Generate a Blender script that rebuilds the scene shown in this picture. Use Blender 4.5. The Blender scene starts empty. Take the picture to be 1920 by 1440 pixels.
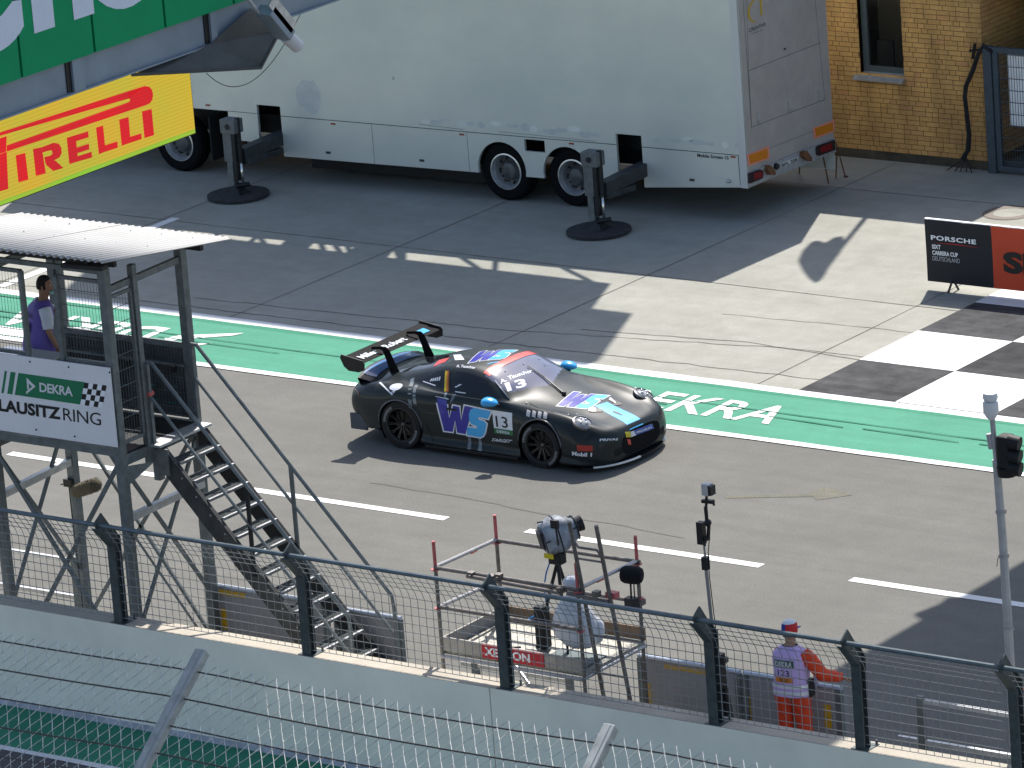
import bpy, bmesh, math, random
from mathutils import Vector, Matrix, Quaternion
from mathutils.bvhtree import BVHTree
from mathutils.geometry import intersect_line_plane
random.seed(7)
R = math.radians
sc = bpy.context.scene
col = sc.collection

# ------------------------------------------------------------------ camera
CAM = Vector((45.0, -60.0, 22.651))
CR = Vector((0.809639, 0.58231276, -0.07346112))
CU = Vector((-0.10603062, 0.26821663, 0.95750579))
CD = Vector((-0.57727134, 0.76744491, -0.27890163))
cd = bpy.data.cameras.new('camera')
cam = bpy.data.objects.new('camera', cd)
col.objects.link(cam)
cam.matrix_world = Matrix.Translation(CAM) @ Matrix((CR, CU, -CD)).transposed().to_4x4()
cd.sensor_width = 36.0
cd.lens = 36.0 * 10376.4 / 1920.0
cd.clip_start = 1.0
cd.clip_end = 3000.0
sc.camera = cam

# ------------------------------------------------------------------ light
SUN = Vector((-0.30, 0.70, 1.0)).normalized()
sl = bpy.data.lights.new('sun', 'SUN')
sl.energy = 4.6
sl.angle = R(0.53)
sl.color = (1.0, 0.955, 0.89)
so = bpy.data.objects.new('sun', sl)
col.objects.link(so)
so.rotation_euler = SUN.to_track_quat('Z', 'Y').to_euler()
w = bpy.data.worlds.new('World')
sc.world = w
w.use_nodes = True
nt = w.node_tree
nt.nodes.clear()
sky = nt.nodes.new('ShaderNodeTexSky')
sky.sky_type = 'NISHITA'
sky.sun_disc = False
sky.sun_elevation = math.asin(SUN.z)
sky.sun_rotation = math.atan2(SUN.x, SUN.y)
sky.air_density = 1.0
sky.dust_density = 1.5
sky.ozone_density = 1.0
bg = nt.nodes.new('ShaderNodeBackground')
bg.inputs['Strength'].default_value = 0.125
wo = nt.nodes.new('ShaderNodeOutputWorld')
nt.links.new(sky.outputs[0], bg.inputs[0])
nt.links.new(bg.outputs[0], wo.inputs[0])
sc.view_settings.view_transform = 'Standard'
sc.view_settings.look = 'None'
sc.view_settings.gamma = 1.0
sc.view_settings.exposure = 0.75
sc.cycles.max_bounces = 6
sc.cycles.diffuse_bounces = 3
sc.cycles.glossy_bounces = 3
sc.cycles.transmission_bounces = 4
sc.cycles.transparent_max_bounces = 12

# ------------------------------------------------------------------ helpers
def on_plane(px, py, point, normal):
    """the point of a world plane that the photo shows at pixel px, py (1920 x 1440)"""
    d = CR * ((px - 960) / 10376.4) - CU * ((py - 720) / 10376.4) + CD
    t = (Vector(point) - CAM).dot(Vector(normal)) / d.dot(Vector(normal))
    return CAM + d * t
def on_y(px, py, y): return on_plane(px, py, (0, y, 0), (0, 1, 0))
def on_x(px, py, x): return on_plane(px, py, (x, 0, 0), (1, 0, 0))
def on_z(px, py, z=0): return on_plane(px, py, (0, 0, z), (0, 0, 1))

MATS = {}
def mat(name, base=(0.5, 0.5, 0.5), rough=0.6, metal=0.0, var=0.0, scale=8.0, bump=0.0, bscale=60.0,
        base2=None, coat=0.0, spec=0.28, emit=None, estr=0.0, stretch=(1, 1, 1), detail=6.0, alpha=1.0, trans=0.0):
    if name in MATS: return MATS[name]
    m = bpy.data.materials.new(name)
    MATS[name] = m
    m.use_nodes = True
    n = m.node_tree.nodes; l = m.node_tree.links
    b = n['Principled BSDF']
    b.inputs['Roughness'].default_value = rough
    b.inputs['Metallic'].default_value = metal
    b.inputs['Specular IOR Level'].default_value = spec
    b.inputs['Coat Weight'].default_value = coat
    b.inputs['Coat Roughness'].default_value = 0.06
    b.inputs['Alpha'].default_value = alpha
    b.inputs['Transmission Weight'].default_value = trans
    if emit:
        b.inputs['Emission Color'].default_value = (*emit, 1)
        b.inputs['Emission Strength'].default_value = estr
    tc = n.new('ShaderNodeTexCoord')
    mp = n.new('ShaderNodeMapping')
    mp.inputs['Scale'].default_value = stretch
    l.new(tc.outputs['Object'], mp.inputs['Vector'])
    no = n.new('ShaderNodeTexNoise')
    no.inputs['Scale'].default_value = scale
    no.inputs['Detail'].default_value = detail
    no.inputs['Roughness'].default_value = 0.62
    l.new(mp.outputs[0], no.inputs['Vector'])
    c2 = base2 if base2 else tuple(max(0, c * (1 - var)) for c in base)
    c1 = base if base2 else tuple(min(1, c * (1 + var)) for c in base)
    rp = n.new('ShaderNodeValToRGB')
    rp.color_ramp.elements[0].position = 0.32
    rp.color_ramp.elements[1].position = 0.68
    rp.color_ramp.elements[0].color = (*c2, 1)
    rp.color_ramp.elements[1].color = (*c1, 1)
    l.new(no.outputs[0], rp.inputs[0])
    l.new(rp.outputs[0], b.inputs['Base Color'])
    if bump:
        n2 = n.new('ShaderNodeTexNoise')
        n2.inputs['Scale'].default_value = bscale
        n2.inputs['Detail'].default_value = 4
        l.new(mp.outputs[0], n2.inputs['Vector'])
        bp = n.new('ShaderNodeBump')
        bp.inputs['Strength'].default_value = bump
        bp.inputs['Distance'].default_value = 0.01
        l.new(n2.outputs[0], bp.inputs['Height'])
        l.new(bp.outputs[0], b.inputs['Normal'])
    return m

class MB:
    """collects simple shapes (in world coordinates) and links them as ONE mesh object"""
    def __init__(s): s.v = []; s.f = []
    def add(s, vs, fs):
        k = len(s.v); s.v += [Vector(p) for p in vs]; s.f += [tuple(i + k for i in f) for f in fs]; return s
    def box(s, a, b, M=None):
        x0, y0, z0 = a; x1, y1, z1 = b
        x0, x1 = min(x0, x1), max(x0, x1); y0, y1 = min(y0, y1), max(y0, y1); z0, z1 = min(z0, z1), max(z0, z1)
        vs = [Vector(p) for p in ((x0,y0,z0),(x1,y0,z0),(x1,y1,z0),(x0,y1,z0),(x0,y0,z1),(x1,y0,z1),(x1,y1,z1),(x0,y1,z1))]
        if M: vs = [M @ p for p in vs]
        return s.add(vs, [(0,3,2,1),(4,5,6,7),(0,1,5,4),(1,2,6,5),(2,3,7,6),(3,0,4,7)])
    def bar(s, p, q, w, h=None, up=(0, 0, 1)):
        """rectangular bar from p to q, w across, h along up"""
        h = w if h is None else h
        p = Vector(p); q = Vector(q); d = (q - p).normalized()
        u = Vector(up)
        if abs(d.dot(u)) > 0.98: u = Vector((0, 1, 0)) if abs(d.y) < .9 else Vector((1, 0, 0))
        a = d.cross(u).normalized(); u = a.cross(d).normalized()
        vs = []
        for c in (p, q):
            for i, j in ((-1,-1),(1,-1),(1,1),(-1,1)): vs.append(c + a * (i * w / 2) + u * (j * h / 2))
        return s.add(vs, [(0,1,2,3),(7,6,5,4),(0,4,5,1),(1,5,6,2),(2,6,7,3),(3,7,4,0)])
    def tube(s, pts, r, n=8, cap=True):
        pts = [Vector(p) for p in pts]
        rs = r if isinstance(r, (list, tuple)) else [r] * len(pts)
        rings = []; ref = None
        for i, p in enumerate(pts):
            d = (pts[min(i + 1, len(pts) - 1)] - pts[max(i - 1, 0)]).normalized()
            if ref is None:
                ref = Vector((0, 0, 1)) if abs(d.z) < .9 else Vector((1, 0, 0))
            a = d.cross(ref).normalized(); b = a.cross(d).normalized(); ref = b
            rings.append([p + (a * math.cos(t) + b * math.sin(t)) * rs[i] for t in [2 * math.pi * k / n for k in range(n)]])
        vs = [v for rg in rings for v in rg]; fs = []
        for i in range(len(pts) - 1):
            for k in range(n):
                k2 = (k + 1) % n
                fs.append((i*n+k, i*n+k2, (i+1)*n+k2, (i+1)*n+k))
        if cap: fs += [tuple(range(n))[::-1], tuple((len(pts)-1)*n + k for k in range(n))]
        return s.add(vs, fs)
    def cyl(s, p, q, r, n=16): return s.tube([p, q], r, n)
    def lathe(s, prof, c, axis=(0, 0, 1), n=24):
        """prof: (radius, height) pairs turned about axis at c"""
        ax = Vector(axis).normalized(); a = ax.orthogonal().normalized(); b = ax.cross(a); c = Vector(c)
        vs = []; fs = []
        for r, h in prof:
            for k in range(n):
                t = 2 * math.pi * k / n
                vs.append(c + ax * h + (a * math.cos(t) + b * math.sin(t)) * r)
        for i in range(len(prof) - 1):
            for k in range(n):
                k2 = (k + 1) % n
                fs.append((i*n+k, i*n+k2, (i+1)*n+k2, (i+1)*n+k))
        return s.add(vs, fs)
    def prism(s, poly, off):
        """flat polygon (3-D points) pushed by off into a solid"""
        poly = [Vector(p) for p in poly]; n = len(poly); off = Vector(off)
        vs = poly + [p + off for p in poly]
        fs = [tuple(range(n)), tuple(range(2*n-1, n-1, -1))] + [(i, i+n, (i+1)%n+n, (i+1)%n) for i in range(n)]
        return s.add(vs, fs)
    def quad(s, *p): return s.add(p, [tuple(range(len(p)))])
    def grid(s, rows):
        k = len(rows[0]); vs = [p for r in rows for p in r]
        return s.add(vs, [(i*k+j, i*k+j+1, (i+1)*k+j+1, (i+1)*k+j) for i in range(len(rows)-1) for j in range(k-1)])
    def ball(s, c, r, n=14, m=9, sq=(1, 1, 1)):
        c = Vector(c)
        rows = []
        for i in range(m + 1):
            t = math.pi * i / m
            rows.append([c + Vector((r*sq[0]*math.sin(t)*math.cos(2*math.pi*j/n), r*sq[1]*math.sin(t)*math.sin(2*math.pi*j/n), r*sq[2]*math.cos(t))) for j in range(n+1)])
        return s.grid(rows)

def fix_normals(me, merge=0.0):
    bm = bmesh.new(); bm.from_mesh(me)
    if merge: bmesh.ops.remove_doubles(bm, verts=bm.verts, dist=merge)
    bmesh.ops.recalc_face_normals(bm, faces=bm.faces)
    bm.to_mesh(me); bm.free()

def link(name, me, m, parent=None, org=None):
    o = bpy.data.objects.new(name, me)
    if m and not me.materials: me.materials.append(m)
    col.objects.link(o)
    if parent: o.parent = parent
    return o
ORG = {}
def origin_of(o):
    p = Vector((0, 0, 0))
    while o: p += o.location; o = o.parent
    return p
def build(name, mb, m, parent=None, smooth=False, merge=0.0, bevel=0.0, fix=True, org=None, ang=35):
    base = origin_of(parent) if parent else Vector(org if org else (0, 0, 0))
    me = bpy.data.meshes.new(name)
    me.from_pydata([v - base for v in mb.v], [], mb.f)
    if fix: fix_normals(me, merge)
    if smooth:
        me.polygons.foreach_set('use_smooth', [True] * len(me.polygons))
        if smooth == 'auto':
            me.set_sharp_from_angle(angle=R(ang))
    me.update()
    o = link(name, me, m, parent)
    if not parent and org: o.location = org
    if bevel:
        bv = o.modifiers.new('bevel', 'BEVEL'); bv.width = bevel; bv.segments = 2; bv.limit_method = 'ANGLE'
    return o
def build_each(name, mb, m, parent=None, **k):
    """every separate piece of mb becomes a part of its own"""
    par = list(range(len(mb.v)))
    def find(i):
        while par[i] != i: par[i] = par[par[i]]; i = par[i]
        return i
    for f in mb.f:
        for j in f[1:]: par[find(f[0])] = find(j)
    groups = {}
    for f in mb.f: groups.setdefault(find(f[0]), []).append(f)
    out = []
    for fs in groups.values():
        ids = sorted({i for f in fs for i in f}); mp = {i: k_ for k_, i in enumerate(ids)}
        q = MB(); q.add([mb.v[i] for i in ids], [tuple(mp[i] for i in f) for f in fs]); out.append(build(name, q, m, parent, **k))
    return out
def tag(o, label=None, cat=None, group=None, kind=None):
    if label: o['label'] = label
    if cat: o['category'] = cat
    if group: o['group'] = group
    if kind: o['kind'] = kind
    return o
def thing(name, label, cat, loc=(0, 0, 0), group=None):
    o = bpy.data.objects.new(name, None); o.empty_display_size = 0.2
    col.objects.link(o); o.location = loc
    return tag(o, label, cat, group)
def structure(name, mb, m, **k): return tag(build(name, mb, m, **k), kind='structure')
def copy_tree(o, parent=None):
    c = o.copy(); col.objects.link(c); c.parent = parent
    for ch in list(o.children): copy_tree(ch, c)
    return c

def text_mesh(s, bold=0.0, shear=0.0, extrude=0.0, space=1.0, align='CENTER'):
    """flat lettering as (verts2d, faces), scaled so that its box is 0..1 x 0..1"""
    cu = bpy.data.curves.new('t', 'FONT'); cu.body = s; cu.size = 1.0
    cu.offset = bold; cu.shear = shear; cu.extrude = extrude; cu.space_character = space; cu.align_x = align
    cu.resolution_u = 3
    ob = bpy.data.objects.new('t', cu); col.objects.link(ob)
    bpy.context.view_layer.update()
    me = bpy.data.meshes.new_from_object(ob.evaluated_get(bpy.context.evaluated_depsgraph_get()))
    vs = [v.co.copy() for v in me.vertices]; fs = [tuple(p.vertices) for p in me.polygons]
    bpy.data.objects.remove(ob); bpy.data.curves.remove(cu); bpy.data.meshes.remove(me)
    x0 = min(v.x for v in vs); x1 = max(v.x for v in vs); y0 = min(v.y for v in vs); y1 = max(v.y for v in vs)
    return [((v.x - x0) / (x1 - x0), (v.y - y0) / (y1 - y0)) for v in vs], fs
def lay(mb, flat, o, u, v):
    """puts flat lettering (0..1 box) on the parallelogram o + a u + b v"""
    vs, fs = flat; o = Vector(o); u = Vector(u); v = Vector(v)
    return mb.add([o + u * a + v * b for a, b in vs], fs)
def lettering(name, s, o, u, v, m, parent=None, **k):
    mb = MB(); lay(mb, text_mesh(s, **k), o, u, v)
    return build(name, mb, m, parent, fix=False)

galv = mat('galvanised_steel', (0.135, 0.152, 0.155), 0.55, 0.35, var=0.22, scale=9, bump=0.15, bscale=40)
galv_light = mat('bright_galvanised_steel', (0.42, 0.43, 0.44), 0.42, 0.55, var=0.2, scale=10)
dark_steel = mat('dark_steel', (0.020, 0.022, 0.024), 0.5, 0.3, var=0.3, scale=14)
black_plastic = mat('black_plastic', (0.012, 0.012, 0.014), 0.45, var=0.2, scale=20)
rubber = mat('black_rubber', (0.018, 0.018, 0.019), 0.85, var=0.3, scale=12, bump=0.2)
white_print = mat('white_print', (0.78, 0.78, 0.8), 0.5, var=0.03, scale=5)
black_print = mat('black_print', (0.012, 0.012, 0.013), 0.5, var=0.1, scale=5)
# ================================================================== SETTING
def ground_material(name, c1, c2, sp=0.25, big=0.25, streak=0.0, rough=0.9, spots=None, bumpd=0.004):
    m = bpy.data.materials.new(name); m.use_nodes = True
    n = m.node_tree.nodes; l = m.node_tree.links; b = n['Principled BSDF']
    b.inputs['Roughness'].default_value = rough
    b.inputs['Specular IOR Level'].default_value = 0.10
    tc = n.new('ShaderNodeTexCoord')
    def noise(scale, detail=5, st=(1, 1, 1), rot=0.0):
        mp = n.new('ShaderNodeMapping'); mp.inputs['Scale'].default_value = st; mp.inputs['Rotation'].default_value = (0, 0, rot)
        l.new(tc.outputs['Object'], mp.inputs['Vector'])
        t = n.new('ShaderNodeTexNoise'); t.inputs['Scale'].default_value = scale; t.inputs['Detail'].default_value = detail
        t.inputs['Roughness'].default_value = 0.65
        l.new(mp.outputs[0], t.inputs['Vector']); return t.outputs[0]
    def ramp(src, a, b_, ca, cb):
        r = n.new('ShaderNodeValToRGB'); r.color_ramp.elements[0].position = a; r.color_ramp.elements[1].position = b_
        r.color_ramp.elements[0].color = (*ca, 1); r.color_ramp.elements[1].color = (*cb, 1); l.new(src, r.inputs[0]); return r.outputs[0]
    def mul(x, y, f=1.0):
        mx = n.new('ShaderNodeMix'); mx.data_type = 'RGBA'; mx.blend_type = 'MULTIPLY'; mx.inputs[0].default_value = f
        l.new(x, mx.inputs[6]); l.new(y, mx.inputs[7]); return mx.outputs[2]
    c = ramp(noise(0.55, 6), 0.3, 0.7, c1, c2)
    c = mul(c, ramp(noise(42, 3), 0.33, 0.67, (1 - sp,) * 3, (1 + sp * .6,) * 3))
    c = mul(c, ramp(noise(3.1, 6), 0.3, 0.72, (1 - big,) * 3, (1.0,) * 3))
    if streak: c = mul(c, ramp(noise(1.4, 5, (0.11, 2.2, 1)), 0.33, 0.66, (1 - streak,) * 3, (1.0,) * 3))
    if spots:
        c2_ = ramp(noise(120, 1), 0.70, 0.78, (0, 0, 0), (1, 1, 1))
        mx = n.new('ShaderNodeMix'); mx.data_type = 'RGBA'; l.new(c2_, mx.inputs[0]); l.new(c, mx.inputs[6]); mx.inputs[7].default_value = (*spots, 1); c = mx.outputs[2]
    l.new(c, b.inputs['Base Color'])
    bp = n.new('ShaderNodeBump'); bp.inputs['Strength'].default_value = 0.35; bp.inputs['Distance'].default_value = bumpd
    l.new(noise(70, 3), bp.inputs['Height']); l.new(bp.outputs[0], b.inputs['Normal'])
    return m
asphalt = ground_material('pit_lane_asphalt', (0.147, 0.143, 0.129), (0.172, 0.168, 0.152), sp=0.20, big=0.10, streak=0.10, spots=(0.33, 0.31, 0.29))
track_asphalt = ground_material('track_asphalt', (0.115, 0.11, 0.11), (0.145, 0.14, 0.138), sp=0.22, big=0.2, streak=0.25)
concrete = ground_material('apron_concrete', (0.286, 0.281, 0.244), (0.346, 0.340, 0.298), sp=0.10, big=0.14, streak=0.07)
green_paint = ground_material('green_lane_paint', (0.066, 0.252, 0.165), (0.082, 0.292, 0.198), sp=0.10, big=0.10, streak=0.16, rough=0.75)
dark_green_paint = ground_material('worn_green_paint', (0.035, 0.21, 0.125), (0.05, 0.25, 0.15), sp=0.12, big=0.2, rough=0.7)
white_paint = ground_material('white_road_paint', (0.66, 0.655, 0.64), (0.74, 0.735, 0.725), sp=0.06, big=0.08, streak=0.06, rough=0.7)
black_paint = ground_material('worn_black_paint', (0.050, 0.050, 0.053), (0.115, 0.115, 0.118), sp=0.15, big=0.5, streak=0.35, rough=0.85)
groove = ground_material('joint_dark', (0.13, 0.118, 0.10), (0.20, 0.185, 0.16), sp=0.3, big=0.3)

def sheet(name, x0, x1, y0, y1, z, m):
    return structure(name, MB().quad((x0, y0, z), (x1, y0, z), (x1, y1, z), (x0, y1, z)), m, fix=False)
sheet('ground', -900, 900, -900, 900, -0.02, track_asphalt)
sheet('pit_lane_road', -140, 140, -11.40, 4.0, 0.0, asphalt)
sheet('track_road', -140, 140, -33.0, -11.68, 0.0, track_asphalt)
sheet('apron_pavement', -140, 140, 3.50, 60.0, 0.004, concrete)
sheet('green_lane', -140, 140, 1.40, 3.58, 0.008, green_paint)
sheet('green_track_edge', -140, 140, -12.90, -11.70, 0.004, dark_green_paint)
# white edge lines and dashes, slightly uneven by hand
def line_strip(name, x0, x1, y0, y1, z, m, step=0.6, j=0.008):
    mb = MB(); a = []; b = []; n = max(2, int((x1 - x0) / step))
    for i in range(n + 1):
        x = x0 + (x1 - x0) * i / n
        a.append(Vector((x, y0 + random.uniform(-j, j), z))); b.append(Vector((x, y1 + random.uniform(-j, j), z)))
    mb.grid([a, b]); return structure(name, mb, m, fix=False)
line_strip('lane_line', -60, 60, 1.31, 1.47, 0.012, white_paint)
line_strip('lane_line', -60, 60, 3.40, 3.63, 0.012, white_paint, j=0.012)
line_strip('track_edge_line', -60, 60, -13.00, -12.88, 0.008, white_paint)
for a, b in ((-11.2, -7.35), (-6.75, -4.0), (-2.31, 1.09), (2.43, 6.21), (7.59, 11.3), (12.9, 16.6), (-16.5, -12.8)):
    line_strip('dash_line', a, b, -3.41, -3.25, 0.006, white_paint, j=0.004)
line_strip('bay_line', -13.10, -12.92, 3.72, 8.2, 0.010, white_paint, step=0.1, j=0.01)
sheet('bay_line', -17.6, -17.4, 3.72, 8.2, 0.010, white_paint)
# darker green line on the green lane beside the far white line
line_strip('dark_green_strip', -60, 60, 3.30, 3.40, 0.0105, dark_green_paint, step=0.8, j=0.02)
# chequered start strip
S = 1.632
for i in range(4):
    for j in range(5):
        x0 = 2.30 + i * S; y0 = 3.62 + j * S
        line_strip('chequer_square', x0, x0 + S, y0, y0 + S, 0.016 + 0.004 * ((i + j) % 2), white_paint if (i + j) % 2 else black_paint, j=0.004)
# joints and cracks
def crack(name, pts, wdt, m, z, j=0.02, step=0.25):
    out = []
    for (xa, ya), (xb, yb) in zip(pts[:-1], pts[1:]):
        n = max(1, int(math.hypot(xb - xa, yb - ya) / step))
        for i in range(n): out.append((xa + (xb - xa) * i / n + random.uniform(-j, j), ya + (yb - ya) * i / n + random.uniform(-j, j)))
    out.append(pts[-1])
    mb = MB(); a = []; b = []
    for i, p in enumerate(out):
        q0 = Vector((*out[max(0, i - 1)], 0)); q1 = Vector((*out[min(len(out) - 1, i + 1)], 0)); d = (q1 - q0).normalized()
        nn = Vector((-d.y, d.x, 0)) * wdt * random.uniform(0.3, 0.62)
        a.append(Vector((p[0], p[1], z)) + nn); b.append(Vector((p[0], p[1], z)) - nn)
    mb.grid([a, b]); return structure(name, mb, m, fix=False)
for y in (8.05, 13.7): crack('pavement_joint', [(-60, y), (60, y)], 0.02, groove, 0.0085, j=0.008, step=0.6)
crack('pavement_crack', [(-30, 3.86), (-9, 3.92), (-3, 4.05), (2.3, 4.2)], 0.022, groove, 0.0085, j=0.035)
crack('pavement_crack', [(-9.5, 4.35), (-4, 4.62), (1.0, 5.40), (2.3, 5.42)], 0.017, groove, 0.0085, j=0.03)
crack('pavement_crack', [(-2.6, 5.1), (0.2, 5.45), (2.3, 5.27)], 0.022, groove, 0.0085, j=0.02)
crack('pavement_crack', [(-1.0, 6.6), (1.2, 6.75), (3.9, 6.92)], 0.013, groove, 0.0085, j=0.03)
for x in (-18.1, -13.2, -8.25, -3.38, 1.56, 6.45, 11.3): crack('pavement_joint', [(x, 3.65), (x - 0.02, 15.4)], 0.018, groove, 0.0085, j=0.006, step=0.7)
skid = ground_material('skid_rubber', (0.028, 0.15, 0.10), (0.05, 0.21, 0.14), sp=0.2, big=0.3)
crack('skid_mark', [(-14, 2.6), (-6, 2.50), (0, 2.56), (8, 2.50), (12, 2.55)], 0.030, skid, 0.0205, j=0.006, step=0.5)
for a, b in ((-13, -9.5), (-8.6, -6.2), (-0.3, 0.9), (2.6, 3.9), (4.2, 5.8), (6.1, 7.6), (7.9, 12)): crack('skid_mark', [(a, 2.34), (b, 2.29)], 0.030, skid, 0.0205, j=0.005, step=0.5)
# faint wiggly tyre trace and a worn yellow arrow on the pit lane
trace = ground_material('faint_tyre_trace', (0.136, 0.131, 0.119), (0.156, 0.150, 0.137), sp=0.2, big=0.2)
crack('tyre_trace', [(-0.9, -2.4), (0.6, -2.45), (2.2, -2.62), (3.3, -2.60), (4.6, -2.75)], 0.04, trace, 0.004, j=0.02)
worn_yellow = ground_material('worn_yellow_paint', (0.185, 0.176, 0.130), (0.170, 0.163, 0.138), sp=0.25, big=0.3)
p = [on_z(*q, 0.004) for q in ((1360, 930), (1520, 926), (1545, 912), (1598, 928), (1530, 938), (1525, 931), (1362, 934))]
structure('worn_arrow', MB().quad(*p), worn_yellow, fix=False)
# lettering on the green lane
mb = MB(); lay(mb, text_mesh('DEKRA', bold=0.012, space=1.0), (-0.18, 2.02, 0.016), (3.0, 0, 0), (0, 0.81, 0))
structure('lane_lettering', mb, white_paint, fix=False)
mb = MB(); lay(mb, text_mesh('DEKRA', bold=0.02, space=1.0), (-8.72, 2.78, 0.016), (-3.0, 0, 0), (0, -0.8, 0))
structure('lane_lettering', mb, white_paint, fix=False)
mb = MB()
mb.quad((-12.6, 1.50, 0.016), (-8.9, 1.52, 0.016), (-8.55, 1.86, 0.016), (-12.6, 1.90, 0.016))
mb.quad((-8.45, 2.30, 0.016), (-8.33, 2.52, 0.016), (-7.44, 3.00, 0.016), (-7.52, 2.82, 0.016), (-8.2, 2.32, 0.016), (-8.30, 2.14, 0.016))
mb.quad((-8.20, 2.02, 0.016), (-7.98, 2.17, 0.016), (-7.56, 2.36, 0.016), (-7.74, 2.10, 0.016))
structure('lane_emblem', mb, white_paint, fix=False)
# manhole cover
c = Vector((-0.02, 13.05, 0.010)); c = on_z(1893, 399, 0.010)
mh = thing('manhole_cover', 'round cast iron manhole cover with concrete centre set in the apron', 'manhole cover', (c.x, c.y, 0.004))
mb = MB().lathe([(0.26, 0.0), (0.28, 0.012), (0.42, 0.012), (0.44, 0.0)], (c.x, c.y, 0.006), n=40)
build('rim', mb, mat('cast_iron', (0.15, 0.125, 0.105), 0.7, 0.1, var=0.35, scale=60, bump=0.4), mh, smooth=False)
mb = MB().lathe([(0.0, 0.0), (0.275, 0.0)], (c.x, c.y, 0.012), n=40); build('centre_plate', mb, concrete, mh)

# ------------------------------------------------------------------ pit wall (far left to far right)
wallm = mat('painted_wall_concrete', (0.78, 0.75, 0.65), 0.85, var=0.07, scale=1.3, bump=0.25, bscale=30)
wt = thing('pit_wall', 'low grey painted concrete pit wall carrying the mesh fence', 'wall', (0, -11.7, 0))
mb = MB()
for i in range(-4, 6): mb.box((i * 8 + 0.006, -11.70, 0.0), (i * 8 + 7.994, -11.38, 1.33))
build('wall_body', mb, wallm, wt, bevel=0.006)
build('coping', MB().box((-32, -11.697, 1.328), (48, -11.383, 1.336)), ground_material('coping_concrete', (0.40, 0.36, 0.30), (0.47, 0.43, 0.36), sp=0.15, big=0.15), wt)
mb = MB().box((-32, -11.725, 0.0), (48, -11.70, 0.075)); build('base_strip', mb, mat('wall_base_paint', (0.40, 0.40, 0.46), 0.9, var=0.2, scale=4), wt)
# ------------------------------------------------------------------ mesh fence on the pit wall
FX0, FS = -3.49, 2.92
fp = thing('mesh_fence', 'grey steel mesh fence with cranked posts standing along the top of the pit wall', 'fence', (0, -11.6, 1.33))
fsteel = mat('fence_post_steel', (0.062, 0.078, 0.082), 0.5, 0.35, var=0.25, scale=12, bump=0.1)
fwire = mat('fence_wire', (0.28, 0.285, 0.28), 0.45, 0.4, var=0.15, scale=30)
posts_x = [FX0 + i * FS for i in range(6)] + [on_y(1583, 1187, -11.79).x + .03, on_y(1878, 1231, -11.79).x + .03]
posts_x += [posts_x[-1] + 2.1, posts_x[-1] + 4.2]
for x in posts_x:
    mb = MB()
    prof = [(-11.665, 1.345), (-11.665, 2.33), (-11.90, 2.60), (-11.93, 2.70), (-11.79, 2.79), (-11.535, 2.44), (-11.535, 1.345)]
    arm = [(-11.660, 2.26), (-11.665, 2.33), (-11.90, 2.60), (-11.93, 2.70), (-11.79, 2.79), (-11.545, 2.44), (-11.545, 2.26)]
    mb.prism([(x + 0.000, y, z) for y, z in arm], (0.020, 0, 0))
    mb.box((x - 0.055, -11.665, 1.345), (x + 0.065, -11.648, 2.33)); mb.box((x - 0.055, -11.552, 1.345), (x + 0.065, -11.535, 2.44)); mb.box((x - 0.004, -11.648, 1.345), (x + 0.014, -11.552, 2.30))
    mb.bar((x + .005, -11.657, 2.32), (x + .005, -11.915, 2.62), 0.11, 0.012, up=(0, -1, 1)); mb.bar((x + .005, -11.545, 2.43), (x + .005, -11.66, 2.60), 0.09, 0.012, up=(0, -1, 1))
    mb.box((x - 0.10, -11.69, 1.331), (x + 0.12, -11.44, 1.345))
    for bx in (-0.085, 0.10): mb.cyl((x + bx, -11.47, 1.345), (x + bx, -11.47, 1.40), 0.014, 6)
    build('post', mb, fsteel, fp)
rail = MB(); rail.tube([(FX0 - 3, -11.86, 2.655), (FX0 + 8 * FS + 3, -11.86, 2.655)], 0.030, 8)
build('top_rail', rail, mat('rail_steel', (0.11, 0.135, 0.15), 0.4, 0.45, var=0.2, scale=6), fp, smooth='auto')
def wire_path(mb, pts, r): mb.tube(pts, r, 4, cap=False)
for i in range(len(posts_x) - 1):
    xa = posts_x[i] + 0.07; xb = posts_x[i + 1] - 0.06
    mb = MB(); n = max(4, int((xb - xa) / .104))
    for k in range(n):
        x = xa + (xb - xa) * (k + 0.5) / n
        wire_path(mb, [(x, -11.64, 1.40), (x, -11.64, 2.25), (x, -11.68, 2.36), (x, -11.86, 2.62)], 0.0047)
    zs = [(-11.636, 1.40 + 0.108 * k) for k in range(9)] + [(-11.70, 2.40), (-11.76, 2.48), (-11.82, 2.56)]
    for y, z in zs: wire_path(mb, [(xa, y, z), (xb, y, z)], 0.0049)
    build('mesh_panel', mb, fwire, fp, fix=False)

# ------------------------------------------------------------------ catch fence of the stand side
YF = -20.0
cf = thing('catch_fence', 'tall debris fence of diamond wire netting and cables in the foreground', 'fence', (4, YF, 0))
a = on_y(375, 1231, YF); U = Vector((0, 0.79, 0.62)).normalized()
cfs = mat('catch_fence_post_steel', (0.36, 0.37, 0.36), 0.5, 0.4, var=0.18, scale=7)
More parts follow.
